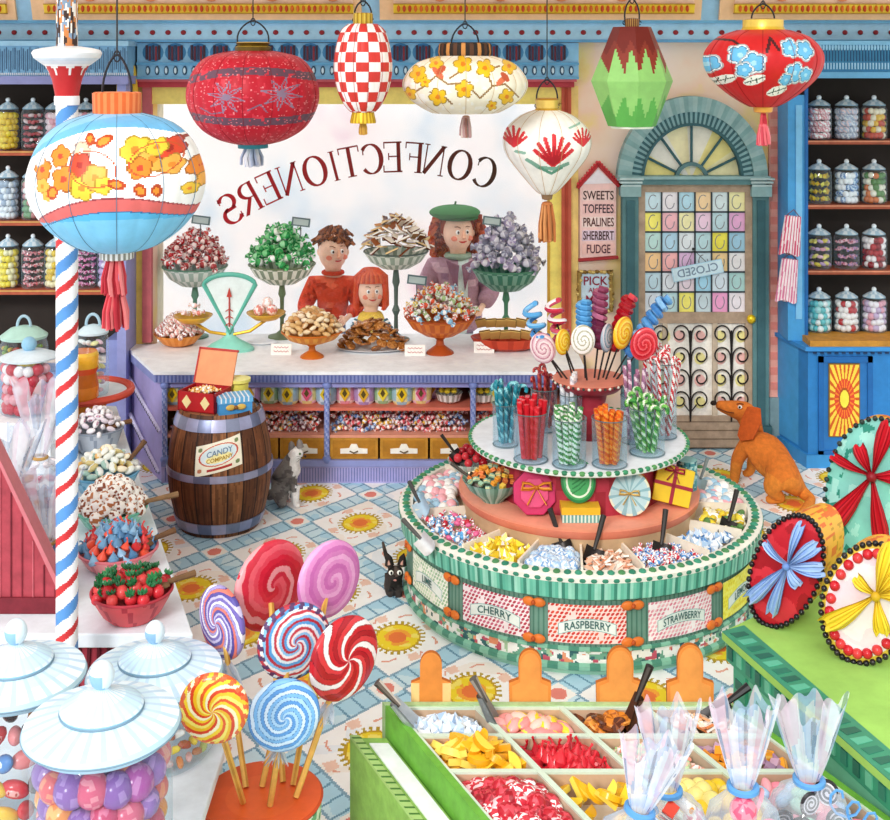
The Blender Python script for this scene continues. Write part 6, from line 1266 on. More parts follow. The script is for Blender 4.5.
p = onstep(694, 492); t = thing('patterned_tin', 'teal speckled tin at the right end of the island step', 'tin', (p.x-.03, p.y+.06, ZT)); mb = MB(); mb.surf(lambda U, V: (.06*np.cos(U*TAU), .06*np.sin(U*TAU), .17*V), 40, 20, lambda U, V, X, Y, Z: paint(U, V, '4f9aa4', [('m', vnoise(U*30, V*12, 1, 3) > .55, 'b4dcd8'), ('m', vnoise(U*30+9, V*12, 1, 4) > .7, '2f6a78')]), wrap=True); mb.lathe([(.06, .17), (0, .172)], 30, '8fc4c4'); mb.build('tin_body', satin, t)
# ---------------------------------------------------------------- glasses of canes and sticks on the tray
def tumbler(px, py, w_px, h, label, name='glass_tumbler'):
    q = onz(px, py, ZP); R0 = w_px/2*q.y/F; c = Vector((q.x, q.y+R0, ZP+.001)); t = thing(name, label, 'glass', c); mb = MB()
    mb.lathe([(0, .004), (R0*.9, .002), (R0, .012), (R0*1.04, h), (R0*1.01, h), (R0*.96, .016), (0, .014)], 36, 'ffffff', None, False); g = mb.build('glass_body', glass, t); 
    mb = MB(); mb.tube([(R0*1.03*math.cos(a), R0*1.03*math.sin(a), h) for a in np.linspace(0, TAU, 37)[:-1]], .003, 5, '5f7478', closed=True); mb.tube([(R0*math.cos(a), R0*math.sin(a), .006) for a in np.linspace(0, TAU, 37)[:-1]], .004, 5, '6a8088', closed=True); mb.build('rim_line', satin, t)
    return c, R0
def stick(base, tip, r, cols, hook, label, cat, group, name, tw=.42):
    B = Vector(base); T = Vector(tip); ax = (T-B); L = ax.length; ax.normalize(); key = (name, round(r, 4), cols, hook, round(L, 2))
    if key not in _SW:
        mb = MB(); P = [(0, 0, L*t) for t in np.linspace(0, 1, 44)]
        if hook:
            hr = hook; P = P[:-1]+[(hr-hr*math.cos(a), 0, L+hr*math.sin(a)) for a in np.linspace(0, PI*1.15, 12)]
        n = 10; cl = list(cols)
        mb.tube(P, r, n, lambda i, k: cl[int((k/n*len(cl)*1.0+i*tw)+1e-6) % len(cl)]); _SW[key] = (mb.mesh(name), gloss); _SW[key][0].materials.append(gloss)
    o = bpy.data.objects.new(name, _SW[key][0]); COL.objects.link(o); o.location = B; q = Vector((0, 0, 1)).rotation_difference(ax); az = Matrix.Rotation(random.uniform(0, TAU), 4, 'Z')
    o.rotation_euler = (q.to_matrix().to_4x4() @ az).to_euler(); return tag(o, label, cat, group)
def sticks(c, R0, n, L, r, cols, label, group, name, cat='sweet stick', hook=0, spread=.35, tw=.42, Ls=.12, pick=False):
    for i in range(n):
        a = i*2.39996; q = math.sqrt((i+.5)/n); b = c+Vector((R0*.55*q*math.cos(a), R0*.55*q*math.sin(a), .02)); rr = R0*(.8+spread)*q; t = c+Vector((rr*math.cos(a), rr*math.sin(a), L*(1+random.uniform(-Ls, Ls)*.8)))
        stick(b, t, r, (cols[i % len(cols)] if pick else cols), hook, label, cat, group, name, tw)
c, R0 = tumbler(506, 449, 25, .24, 'glass of teal blue candy canes at the left of the island tray'); sticks(c, R0, 9, .31, .0115, ('1f8a9c', '2f9aac', '8fd4dc', '1f7a8c'), 'teal blue candy cane in the leftmost glass', 'teal candy canes', 'candy_cane', 'candy cane', .026)
c, R0 = tumbler(545, 434, 26, .25, 'glass of thin dark red sticks behind the bright red ones'); sticks(c, R0, 9, .34, .009, ('a8323a', 'c85a4a', '8a2430'), 'thin dark red candy cane in the rear left glass', 'thin dark red canes', 'thin_candy_cane', 'candy cane', .016)
c, R0 = tumbler(532, 466, 34, .27, 'glass packed with bright red candy sticks'); sticks(c, R0, 15, .33, .015, (('d8242f', 'd8242f', 'e8404a'), ('c81c2a', 'c81c2a'), ('f6e8e6', 'e86a70'))[0:2], 'bright red candy stick in the front left glass', 'bright red candy sticks', 'candy_stick', pick=True, spread=.1)
c, R0 = tumbler(572, 444, 22, .27, 'slim glass of white twisted sticks behind the green ones'); sticks(c, R0, 5, .36, .014, ('fafafa', 'e4e6ea', 'c8ccd4'), 'white twisted stick in the slim glass', 'white twisted sticks', 'white_stick', spread=.1)
c, R0 = tumbler(571, 471, 34, .26, 'glass of green and white twisted sticks at the tray front'); sticks(c, R0, 13, .31, .0165, ('3f8a4a', 'f2f6ec', '5aa45a', 'f4f8ee'), 'green and white twisted stick in the front glass', 'green twisted sticks', 'twisted_stick', spread=.12)
c, R0 = tumbler(612, 471, 35, .26, 'glass of orange barley sugar sticks at the tray front'); sticks(c, R0, 13, .30, .016, ('e8661c', 'f08a2c', 'd8501c', 'f4a040'), 'orange barley sugar stick in the front glass', 'orange barley sugar sticks', 'barley_sugar_stick', spread=.12)
c, R0 = tumbler(636, 446, 26, .27, 'glass of mauve and white sticks behind the orange ones'); sticks(c, R0, 9, .42, .0115, ('b47a9a', 'ecd4e0', '9a6a8c'), 'mauve and white stick in the rear right glass', 'mauve sticks', 'mauve_stick', spread=.3)
c, R0 = tumbler(650, 459, 35, .26, 'glass of green striped candy canes at the right of the tray'); sticks(c, R0, 11, .29, .0125, ('4a9a44', 'e8f4d8', '7ac05a', '2f7a34'), 'green striped candy cane in the right hand glass', 'green candy canes', 'green_candy_cane', 'candy cane', .024)
c, R0 = tumbler(666, 441, 26, .44, 'tall glass of red and white candy canes at the rear right'); sticks(c, R0, 11, .46, .0105, ('c8242e', 'fbf6f4', 'd8404a', 'fdfafa'), 'red and white candy cane in the tall rear glass', 'red and white candy canes', 'striped_candy_cane', 'candy cane', .022, spread=.8)
# ---------------------------------------------------------------- lollies stuck in the terracotta dish
DC = Vector((IC.x+pxx, IC.y, ZD-.01))
def lolly(px, py, kind, cols, label, size, ang=0, dpt=0.0, sq=1.0):
    d = 7.09+dpt; T = W(px, py, d); B = DC+Vector(((px-590)*.0028, dpt*.4, 0)); t = thing('lollipop', label, 'lollipop', B); ax = (T-B); mb = MB(); mb.tube([(0, 0, 0), ax*.98], .0055, 6, '2a2422'); mb.build('stick', matte, t)
    mb = MB()
    if kind == 'disc':
        n = len(cols)
        def cf(U, V, X, Y, Z): r = np.hypot(X, Z/1.25)/size; th = np.arctan2(Z, X); C = np.array([lin(c) for c in cols]); return C[(np.floor((th/TAU+r*1.6)*n*2).astype(int)) % n]
        mb.ell((0, 0, 0), (size, .022, size*1.25), 96, 60, cf, rot(0, 0, 0))
        mb.build('swirled_disc', gloss, t, loc=ax, R=(0, ang, math.acos(sq)))
    elif kind == 'twirl':    # loose wavy ribbon
        L = size; P = [(.042*math.sin(i*.62), .042*math.cos(i*.62), L*i/44) for i in range(45)]; mb.tube(P, .016, 8, lambda i, k: cols[(k//2) % len(cols)]); mb.build('wavy_twirl', gloss, t, loc=ax*.55, R=(0, ang, 0))
    else:                     # stacked rings of a twisted lolly
        L = size; P = [(.03*math.sin(i*.9), .03*math.cos(i*.9), L*i/60) for i in range(61)]; mb.tube(P, .021, 8, lambda i, k: cols[(k//2) % len(cols)]); mb.build('twisted_head', gloss, t, loc=ax*.5, R=(0, ang, 0))
lolly(543, 348, 'disc', ['e8c4cc', 'c88a98', 'f4e0e0'], 'dusty pink swirl lolly, lowest at the left of the terracotta dish', .075, -.35)
lolly(533, 330, 'twirl', ['5aa8e0', '8cc8f0', '3f8acc'], 'loose blue wavy lolly at the left of the dish', .30, -.35, .05)
lolly(556, 320, 'twirl', ['c8304a', 'fbeef0', 'd85a70'], 'loose red and white wavy lolly', .28, -.25, .08)
lolly(563, 342, 'disc', ['f2c42c', 'e8a41c', 'f8dc5a'], 'slim yellow lolly beside the loose red one', .062, -.05, 0, .75)
lolly(582, 318, 'twist', ['6cb4e8', 'a8d8f6', '4a94d0'], 'tall straight sky blue twisted lolly in the middle of the dish', .28, 0, .1)
lolly(583, 340, 'disc', ['f6f4ee', 'b8b49c', 'fbfaf6'], 'cream and grey swirl lolly', .072, .0, -.02)
lolly(601, 318, 'twist', ['8a3a5a', 'b86a8a', '6a2444'], 'tall plum coloured twisted lolly', .36, .05, .1)
lolly(607, 338, 'disc', ['a8b8c8', '7a8c9c', 'd4c8d0'], 'slim grey blue lolly between plum and yellow', .068, .2, 0, .6)
lolly(623, 333, 'disc', ['f4c024', 'e8981c', 'f8d85a'], 'golden yellow swirl lolly leaning right', .078, .35, 0, .8)
lolly(619, 320, 'twist', ['c41c2c', 'd84450', 'a01420'], 'tall crimson twisted lolly leaning right', .34, .35, .1)
lolly(640, 332, 'twist', ['5a9cd8', '8cc0ec', '3f80c4'], 'long blue twisted lolly leaning far right', .42, .6, .08)
lolly(644, 344, 'disc', ['d8303c', 'e8606a', 'c01c2c'], 'round red swirl lolly at the far right of the dish', .08, .3, -.02)
# ================================================================ left counter and its bowls
RDK, RDL = 'a83a48', 'c86068'
ZC2 = .70
def q7(px, py): return onz(px, py, ZC2)
a_, b_, c_ = q7(193, 634), q7(132, 455), Vector((-2.3, 8.4, ZC2))
t = thing('side_counter', 'long white topped counter with dark red planked front along the left wall', 'counter', (0, 0, 0))
out = [(-4.3, a_.y), (a_.x, a_.y), (b_.x, b_.y), (c_.x, c_.y), (-4.3, 8.4)]
mb = MB(); mb.prism(out, ZC2-.06, ZC2, 'e6eff6'); mb.build('counter_top', wash, t, smooth=False, bevel=.006)
ins = [(-4.3, a_.y+.05), (a_.x-.06, a_.y+.05), (b_.x-.06, b_.y+.02), (c_.x-.06, 8.35), (-4.3, 8.35)]
mb = MB(); mb.prism(ins, 0, ZC2-.06, RDK); 
for i in range(60):
    x = -4.2+i*.055
    if x < a_.x-.1: mb.box(x, x+.006, a_.y+.044, a_.y+.05, .02, ZC2-.2, '6f1f2c')
for i in range(75): x = -4.25+i*.042; (x < a_.x-.08) and mb.vprism([(x, ZC2-.07), (x+.014, ZC2-.07), (x+.006, ZC2-.19), (x-.004, ZC2-.19)], a_.y+.038, a_.y+.05, '5f1a26')
mb.build('planked_body', wash, t, smooth=False)
# red side board with a steeply raked top edge
d0 = 5.25; X = lambda px, d=d0: (px-CXP)*d/F; Zp = lambda py, d=d0: H-(py-HY)*d/F
t = thing('side_board', 'dark red planked board with a steeply raked top edge standing on the left counter', 'side board', (0, 0, 0))
xr_ = X(59); xs_ = -3.4; zr0 = ZC2+.002; zt0 = Zp(592); slope = (Zp(478)-zt0)/(X(7)-xr_); zl = 1.42; xl2 = xr_+(zl-zt0)/slope
mb = MB(); mb.vprism([(xr_, zr0), (xr_, zt0), (xl2, zl), (xs_, zl), (xs_, zr0)], d0, d0+.06, 'b04450')
for i in range(36):
    x = xr_-.02-i*.048; zt1 = min(zl, zt0+slope*(x-xr_))-.03; mb.box(x, x+.006, d0-.005, d0, zr0+.07, zt1, ['8a2a38', '7a2230', 'c4606a'][i % 3])
mb.box(xs_, xr_, d0-.012, d0, zr0, zr0+.07, '7a2430'); mb.build('planked_panel', woodm, t, smooth=False)
mb = MB(); mb.vprism([(xr_+.012, zt0-.01), (xr_+.02, zt0+.02), (xl2, zl+.03), (xl2, zl)], d0-.02, d0+.07, 'd07880'); mb.build('raked_edge', satin, t, smooth=False)
mb = MB(); mb.box(-3.5, -2.3, 7.0, 7.5, ZC2+.002, 1.0, 'eef3f8'); r_ = mb.build('display_riser', matte, smooth=False, bevel=.006); tag(r_, 'plain white block raising the cherry jar on the left counter', 'riser')
# five bowls
def bowl(px, prim, pbase, hw, c1, c2, label, base_r=.6, hgt=None):
    b = q7(px, pbase); k = b.y/F; R0 = hw*k; cy = b.y+R0*.6; hgt = hgt or (prim*0+max(.06, (H-ZC2)-(prim-HY)*(cy)/F)); cx_ = (px-CXP)*cy/F
    t = thing('mixing_bowl', label, 'bowl', (cx_, cy, ZC2+.002)); mb = MB(); mb.lathe([(R0*base_r, 0), (R0*(base_r+.18), hgt*.25), (R0*.93, hgt*.75), (R0, hgt), (R0*.96, hgt), (R0*.85, hgt*.6), (R0*.4, hgt*.2), (0, hgt*.2)], 44, lambda i, k_: c1 if (i+k_) % 5 else c2); mb.build('bowl_body', satin, t)
    mb = MB(); mb.tube([(R0*.985*math.cos(a), R0*.985*math.sin(a), hgt) for a in np.linspace(0, TAU, 45)[:-1]], .007, 6, c2, closed=True); mb.build('rim', satin, t); return cx_, cy, ZC2+hgt, R0
def spoon(c, px, py, label, col='7a5232'):
    tip = W(px, py, c[1]+.1); b = Vector((c[0]+c[3]*.5, c[1]-c[3]*.1, c[2]+.02)); t = thing('wooden_spoon', label, 'spoon', b); mb = MB(); v = tip-b; mb.tube([v*.3, v*.6, v], [.012, .013, .016], 8, col); mb.build('handle', woodm, t); mb = MB(); mb.ell(v*.12, (.06, .04, .018), 12, 8, col); mb.build('spoon_head', woodm, t)
c = bowl(97, 428, 456, 26, 'b0b8c4', '8a94a4', 'grey bowl of white and mauve curls, rearmost of the five bowls'); heap('hollow', [('f2edf2', 'c4a8c0'), ('e8dce6', '8f7a90'), ('faf8fa', 'b49ab4')], c, c[3]*.93, .12, 46, .03, 'white and mauve curl in the grey rear bowl', 'curls in the grey bowl', name='sugar_curl'); spoon(c, 131, 421, 'wooden spoon handle rising from the grey rear bowl')
c = bowl(106, 472, 501, 33, '8fc4e0', '5fa0c4', 'light blue bowl of pale yellow sweets, second from the back'); heap('almond', [('eef4ec', 'd8c88a'), ('f4f6f0', 'a8ccc0'), ('f6ecd0', 'e8b464')], c, c[3]*.93, .13, 60, .034, 'pale yellow sweet in the light blue bowl', 'sweets in the light blue bowl', name='pale_sweet'); spoon(c, 145, 441, 'dark wooden spoon handle rising from the light blue bowl', '6a4a30')
c = bowl(112, 508, 534, 35, '9adcc8', '6abca4', 'mint green bowl of white and brown nougat, middle of the five bowls'); heap('speck', [('fbf8f2', 'b8744a'), ('f6f2ea', '8a4a30')], c, c[3]*.93, .14, 50, .036, 'white nougat ball with brown centre in the mint bowl', 'nougat balls in the mint bowl', name='nougat_ball'); spoon(c, 178, 494, 'long wooden spoon pointing at the barrel from the mint bowl', '8a6a48')
c = bowl(118, 548, 577, 40, 'ec9a9c', 'd0707a', 'pink bowl of red and slate blue drops, second from the front'); heap('kiss', [('d83a3c', None), ('6a9ac0', None), ('e8543c', None), ('8ab4d4', None), ('4a7aa4', None)], c, c[3]*.93, .11, 66, .034, 'red or slate blue drop in the pink bowl', 'drops in the pink bowl', name='sugar_drop'); spoon(c, 175, 530, 'wooden spoon handle rising from the pink bowl', '6a4a30')
c = bowl(132, 590, 629, 41, 'dc5a60', 'b83a48', 'rose red bowl of strawberry shaped sweets, front of the five bowls', .55); heap('fig', [('d8303a', '2f7a4a'), ('c8242e', '3a8a54'), ('e04a48', '24683c')], c, c[3]*.9, .06, 34, .034, 'strawberry sweet with green leaves in the rose red bowl', 'strawberry sweets in the rose bowl'); spoon(c, 195, 573, 'wooden spoon handle rising from the rose red bowl', '7a5a3c')
# rear of the side counter: ringed tray on an orange stand with jars
p = W(85, 392, 7.9); t = thing('cake_stand', 'round stand with a white tray and red rim behind the striped pole', 'stand', (p.x, p.y, ZC2+.002)); zt1 = p.z-ZC2; Rr = 45*7.9/F
mb = MB(); mb.lathe([(Rr*.5, zt1-.04), (Rr, zt1-.02), (Rr, zt1+.01), (Rr*.9, zt1), (0, zt1)], 60, ['c8452f', 'd8553c', 'c04030', 'e9f2f8']); mb.build('tray', satin, t)
mb = MB(); mb.lathe([(.17, 0), (.15, .02), (.13, zt1*.5), (.15, zt1-.04)], 30, lambda i, k: 'e8922c' if i % 3 else 'd0701c'); mb.build('pedestal', satin, t)
mb = MB(); mb.tube([(Rr*math.cos(a), Rr*math.sin(a), zt1+.005) for a in np.linspace(0, TAU, 61)[:-1]], .025, 8, 'cf4c38', closed=True); mb.build('red_rim', satin, t)
zT = ZC2+zt1+.004
def bigjar(loc, R0, h, label, kind, cols, s, lidc, knob=True, n_label=None, name='storage_jar', handle=False, sname=None):
    t = thing(name, label, 'jar', loc); mb = MB(); mb.lathe([(0, .003), (R0*.93, .0), (R0, h*.05), (R0, h*.85), (R0*.9, h*.93), (R0*.92, h*.95)], 44, 'ffffff', None, False); mb.build('jar_glass', glass, t)
    mb = MB(); mb.lathe([(R0*.98, h*.94), (R0, h*.97), (R0*.6, h*1.05), (R0*.15, h*1.08)], 40, lidc); mb.build('jar_lid', satin, t)
    mb = MB()
    if handle: mb.tube([(.045*math.cos(a), 0, h*1.07+.07*math.sin(a)) for a in np.linspace(0, PI, 12)], .01, 8, 'a8c8d8')
    else: mb.ell((0, 0, h*1.08+.035), .045, 16, 10, '8fc0dc')
    mb.build('knob', satin, t); ringfill(kind, cols, loc, R0*.97, loc[2]+.01, loc[2]+h*.88, s, n_label, n_label.split(' in ')[0]+'s group '+n_label.split(' in ')[1], name=sname, a0=-PI*.95, a1=-PI*.05)
bigjar(Vector((W(93, 0, 7.85).x, 7.85, zT)), .10, .42, 'tall jar of pastel sweets on the red rimmed stand', 'almond', [('f4c8d4', None), ('f6f0a8', None), ('d4e8d0', None), ('e4d0ec', None), ('fbfbf6', None)], .03, 'cfe4ee', n_label='pastel sweet in the tall jar on the stand', sname='pastel_sweet', handle=True)
p = W(78, 385, 7.68); t = thing('amber_jar', 'amber jar with a yellow band beside the pastel jar on the stand', 'jar', (p.x+.03, 7.68, zT)); mb = MB(); mb.lathe([(.08, 0), (.1, .03), (.1, .1), (.085, .18), (.1, .22), (.1, .3), (.09, .32)], 30, ['d8701c', 'e8852a', 'd06a1c', 'e0501c', 'f0b02c', 'f2c040']); mb.build('jar_body', gloss, t)
bigjar(Vector((W(24, 0, 8.1).x, 8.1, ZC2+.002)), .155, .58, 'wide jar of green and red beans with a pale green lid at the left wall', 'bean', [('7a9a3a', None), ('c8a83a', None), ('a83a2c', None), ('5a7a34', None)], .03, 'b4dccf', n_label='green or red bean in the wide left jar', handle=True, sname='coloured_bean')
# tall bags in twisted cellophane on the raked stand, and the cherry jar behind them
def cellobag(loc, R0, hb, hf, wf, label, kind, cols, s, slabel, sgroup, n, ribbon='5a9ad4', R=(0, 0, 0), name='cellophane_bag', sname=None, cat='sweet', rot_=None, curl=False, facing=0.0):
    """filled sack below a tied neck with an open fan of film above"""
    t = thing(name, label, 'sweet bag', loc, R); L = Vector(loc); rn = .03*R0/.13; sd = random.uniform(0, 9)
    prof = [(R0*.75, 0), (R0*.98, hb*.12), (R0*1.02, hb*.5), (R0*.98, hb*.76), (R0*.74, hb*.92), (rn, hb)]
    mb = MB(); n_ = 40
    def P(U, V):
        q = V*(len(prof)-1); r = np.interp(q, range(len(prof)), [x for x, _ in prof]); z = np.interp(q, range(len(prof)), [y for _, y in prof]); a = U*TAU; r = r*(1+.05*np.sin(a*9+sd)*(V > .5)); return r*np.cos(a), r*np.sin(a)*.85, z
    mb.surf(P, n_, 20, 'ffffff', wrap=True); mb.build('filled_sack', sackfilm, t)
    mb = MB()
    def Q(U, V): a = U*TAU; r = rn+(wf-rn)*(V**.9)*(1+.2*np.sin(a*7+sd)+.1*np.sin(a*13+sd*2)); return r*np.cos(a), r*np.sin(a)*.45, hb+hf*V*(1+.12*np.sin(a*5+sd)*V+.08*np.sin(a*11+sd)*V)
    def cf(U, V, X, Y, Z): return paint(U*20, V*6, 'eef3f9', [('m', vnoise(U*26, V*1.5, 1, 3) > .55, 'b4cbe8'), ('m', vnoise(U*22+5, V*1.2, 1, 4) > .72, 'ecd4e2'), ('m', vnoise(U*40+5, V*1.5, 1, 5) > .78, '6f7f9c')])
    mb.surf(Q, 160, 16, cf, wrap=True); mb.build('film_fan', paintcello, t)
    mb = MB(); mb.tube([((rn+.008)*math.cos(a), (rn+.008)*math.sin(a), hb) for a in np.linspace(0, TAU, 20)[:-1]], .009, 6, ribbon, closed=True)
    if curl: mb.tube([(.05+.02*i*.3+.03*math.cos(i*.8), -.05, hb-.02-.004*i+.03*math.sin(i*.8)) for i in range(36)], .004, 5, ribbon)
    mb.build('ribbon_tie', satin, t)
    M = t.rotation_euler.to_matrix(); i = 0; per = max(3, int(TAU*R0/(s*1.9))); rows = max(1, int(hb*.95/(s*1.7)))
    for k in range(rows):
        z = s*.9+(hb*.97-s*1.5)*k/max(1, rows-1); rr = np.interp(z, [y for _, y in prof], [x for x, _ in prof])-s*.95
        m = max(1, int(PI*1.15*rr/(s*1.75)))
        for j in range(m):
            a = -PI*1.08+PI*1.16*(j+.5+.4*(k % 2))/m; put(kind[(i) % len(kind)] if isinstance(kind, list) else kind, cols, L+M @ Vector((rr*math.cos(a), rr*math.sin(a)*.85, z)), s*random.uniform(.9, 1.08), slabel, cat, sgroup, rot_() if rot_ else None, sname); i += 1
    return t
def _pc():
    m = paintmat('cellophane_film', .25, .15, 8); nt = m.node_tree; N = nt.nodes; L = nt.links; b = [n for n in N if n.type == 'BSDF_PRINCIPLED'][0]; out = [n for n in N if n.type == 'OUTPUT_MATERIAL'][0]
    t = N.new('ShaderNodeBsdfTransparent'); lw = N.new('ShaderNodeLayerWeight'); lw.inputs['Blend'].default_value = .4; ma = N.new('ShaderNodeMath'); ma.operation = 'MULTIPLY_ADD'; ma.inputs[1].default_value = .5; ma.inputs[2].default_value = .36
    mx = N.new('ShaderNodeMixShader'); L.new(lw.outputs['Facing'], ma.inputs[0]); L.new(ma.outputs[0], mx.inputs[0]); L.new(t.outputs[0], mx.inputs[1]); L.new(b.outputs[0], mx.inputs[2]); L.new(mx.outputs[0], out.inputs[0]); return m
paintcello = _pc()
def zs_(x): return ZC2-.018
for px, py, d, Rb, hb, hf, wf, lab, kk_, cc_, sl, rb in (
    (46, 560, 5.52, .11, .2, .30, .13, 'cellophane bag of brown and blue sweets behind the red side board', 'ball', [('a8784a', None), ('5a7ab0', None), ('d8b07a', None), ('f2ece2', None)], 'brown or blue sweet in the bag behind the red board', 'b48a4a'),
    (38, 478, 6.55, .13, .25, .38, .16, 'large cellophane bag of curly pink and gold sweets at the left, above the red board', 'hollow', [('e8a0b0', 'c8506a'), ('d8a850', 'f2e0b0'), ('f4ecf0', 'c8688a')], 'curly pink or gold sweet in the upper left bag', 'c49a5a')):
    x = (px-CXP)*d/F; cellobag((x, d, zs_(x)+.02), Rb, hb, hf, wf, lab, kk_, cc_, .032, sl, sl.replace('sweet in', 'sweets in'), 0, ribbon=rb, R=(0, .04, 0), sname='sack_sweet' if kk_ == 'ball' else 'curly_sweet')
x = (8-CXP)*6.0/F; cellobag((x, 6.0, zs_(x)+.02), .12, .22, .34, .16, 'pale blue cellophane bag at the extreme left of the side counter', 'ball', [('cfe0f0', None), ('8ab0dc', None), ('f4f6fa', None)], .034, 'pale blue sweet in the bag at the extreme left', 'pale blue sweets in the extreme left bag', 0, sname='blue_sweet')
d = 7.3; x = (32-CXP)*d/F; bigjar(Vector((x, 7.25, 1.002)), .17, .34, 'wide glass jar of red cherries on a white block at the left', 'ball', [('c8283c', None), ('d8485a', None), ('e8a0a8', None), ('f6ecec', None)], .034, 'dcebf4', n_label='red cherry in the wide jar at the left', sname='jarred_cherry')
# ================================================================ big jars in the left foreground
ZF = .62
t = thing('front_table', 'low pale table under the three big lidded jars', 'table', (0, 0, 0)); mb = MB(); mb.box(-2.6, -.80, 3.0, 4.72, ZF-.04, ZF, 'e4ecf2'); mb.build('tabletop', satin, t, smooth=False, bevel=.008)
for x, y in ((-2.5, 3.1), (-.9, 3.1), (-2.5, 4.6), (-.9, 4.6)): mb = MB(); mb.box(x-.04, x+.04, y-.04, y+.04, 0, ZF-.04, 'c8d4dc'); mb.build('leg', satin, t, smooth=False)
def lidjar(px, pfl, d, hwl, hwb, label, kind, cols, s, sl, sg, sname, rotf=None, pitch=1.75):
    k = d/F; zf = H-(pfl-HY)*k; x = (px-CXP)*k; hl = zf-ZF; Rl = hwl*k; Rb = hwb*k; t = thing('lidded_jar', label, 'jar', (x, d, ZF+.002))
    mb = MB(); mb.lathe([(0, .004), (Rb*.9, 0), (Rb, .03), (Rb, hl-.10), (Rb*.93, hl-.06), (Rb*.86, hl-.035), (Rb*.9, hl-.01)], 60, 'ffffff', None, False); mb.build('jar_glass', glass, t)
    mb = MB(); mb.lathe([(Rl*.9, hl-.035), (Rl, hl-.01), (Rl*.98, hl+.005), (Rl*.75, hl+.022), (Rl*.52, hl+.035), (Rl*.53, hl+.045), (Rl*.5, hl+.052), (Rl*.3, hl+.075), (Rl*.12, hl+.092), (Rl*.08, hl+.10)], 72, lambda i, k_: ['b0d8ea', 'c4e4f0', 'e6f4fa', 'd2eaf4', '9fcbe0', 'd8edf6', 'c8e6f2', 'e4f3f9', 'd4ecf6'][k_] if i % 3 or k_ in (0, 1, 4) else 'bfd9ec'); mb.build('domed_lid', satin, t)
    for kz_, col in ((hl-.012, Rl), (hl+.037, Rl*.53)): 
        mb = MB(); mb.tube([(col*math.cos(a), col*math.sin(a), kz_) for a in np.linspace(0, TAU, 61)[:-1]], .0028, 5, '7a98ac', closed=True); mb.build('lid_bead', satin, t)
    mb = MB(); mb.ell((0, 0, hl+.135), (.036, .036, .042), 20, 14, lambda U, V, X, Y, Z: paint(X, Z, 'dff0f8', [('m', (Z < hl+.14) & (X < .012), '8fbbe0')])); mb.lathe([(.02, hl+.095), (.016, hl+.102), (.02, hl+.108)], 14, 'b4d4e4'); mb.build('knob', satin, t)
    L = Vector((x, d, ZF))
    ringfill(kind, cols, L, Rb*.97, ZF+.015, ZF+hl-.08, s, sl, sg, name=sname, a0=-PI*1.12, a1=PI*.12, pitch=pitch)
    heap(kind, cols, (L.x, L.y, ZF+hl-.13), Rb*.72, .05, max(6, int(2.2*(Rb*.72/s)**2*.5)), s, sl, sg, name=sname)
BALLS = [('d85a78', 'e88a98'), ('b04a9a', 'c87ab4'), ('e05a5a', 'ec8a6a'), ('8a5aa4', 'a880bc'), ('e8707a', 'f0a090'), ('e88a3c', 'f0b060'), ('c8406a', 'dc7090'), ('9a6ab0', 'c090cc')]
lidjar(102, 722, 3.5, 77, 69, 'big glass jar of pink and purple gobstoppers with a domed blue lid, frontmost jar', 'speck', BALLS, .047, 'large pink or purple gobstopper in the frontmost jar', 'gobstoppers in the frontmost jar', 'gobstopper')
lidjar(155, 670, 4.35, 67, 60, 'big glass jar of jelly beans beside the lollipop pot', 'bean', [('f2d22c', None), ('c87838', None), ('f0a8a8', None), ('5a8fc0', None), ('e88a3a', None), ('fbf4ec', None), ('f4b8b0', None), ('b8502c', None), ('c4cf6a', None)], .024, 'jelly bean in the jar beside the lollipop pot', 'jelly beans in the jar', 'jelly_bean', pitch=1.9)
lidjar(16, 674, 3.9, 68, 62, 'big glass jar of large fancy sweets at the left edge', 'hollow', [('e88a88', 'f6d4cc'), ('5a8ac4', 'dce8f4'), ('f2c43c', 'f6e49a'), ('d83a40', 'f4a8a0'), ('3a2c2c', '6a5048'), ('e8923a', 'f8e0b0')], .046, 'large fancy sweet in the jar at the left edge', 'large fancy sweets in the left jar', 'fancy_sweet')
# ================================================================ pot of giant lollipops
pc_ = W(262, 795, 4.28); pt = thing('lollipop_pot', 'round pot with green and white speckled side and orange red top holding giant lollipops', 'pot', (pc_.x, 4.28, 0)); Rp = 60*4.28/F; hp = pc_.z
mb = MB(); mb.surf(lambda U, V: (Rp*(.82+.18*V)*np.cos(U*TAU), Rp*(.82+.18*V)*np.sin(U*TAU), (hp-.01)*V), 140, 90, lambda U, V, X, Y, Z: paint(U, V, 'eef2e6', [('m', vnoise(U*50, V*20, 1, 3) > .6, '7ab08a'), ('m', vnoise(U*50+20, V*20, 1, 4) > .72, '3f7a5a'), ('m', vnoise(U*50, V*20+30, 1, 6) > .78, 'e8a08a')]), wrap=True); mb.lathe([(0, .002), (Rp*.82, .002)], 40, 'c8d4c0', None, False); mb.build('speckled_side', satin, pt)
mb = MB(); mb.lathe([(Rp, hp-.015), (Rp+.004, hp-.006), (Rp-.004, hp), (Rp*.6, hp-.004), (0, hp-.006)], 60, ['b03a1c', 'c8481f', 'e05c28', 'e5642c']); mb.build('orange_top', satin, pt)
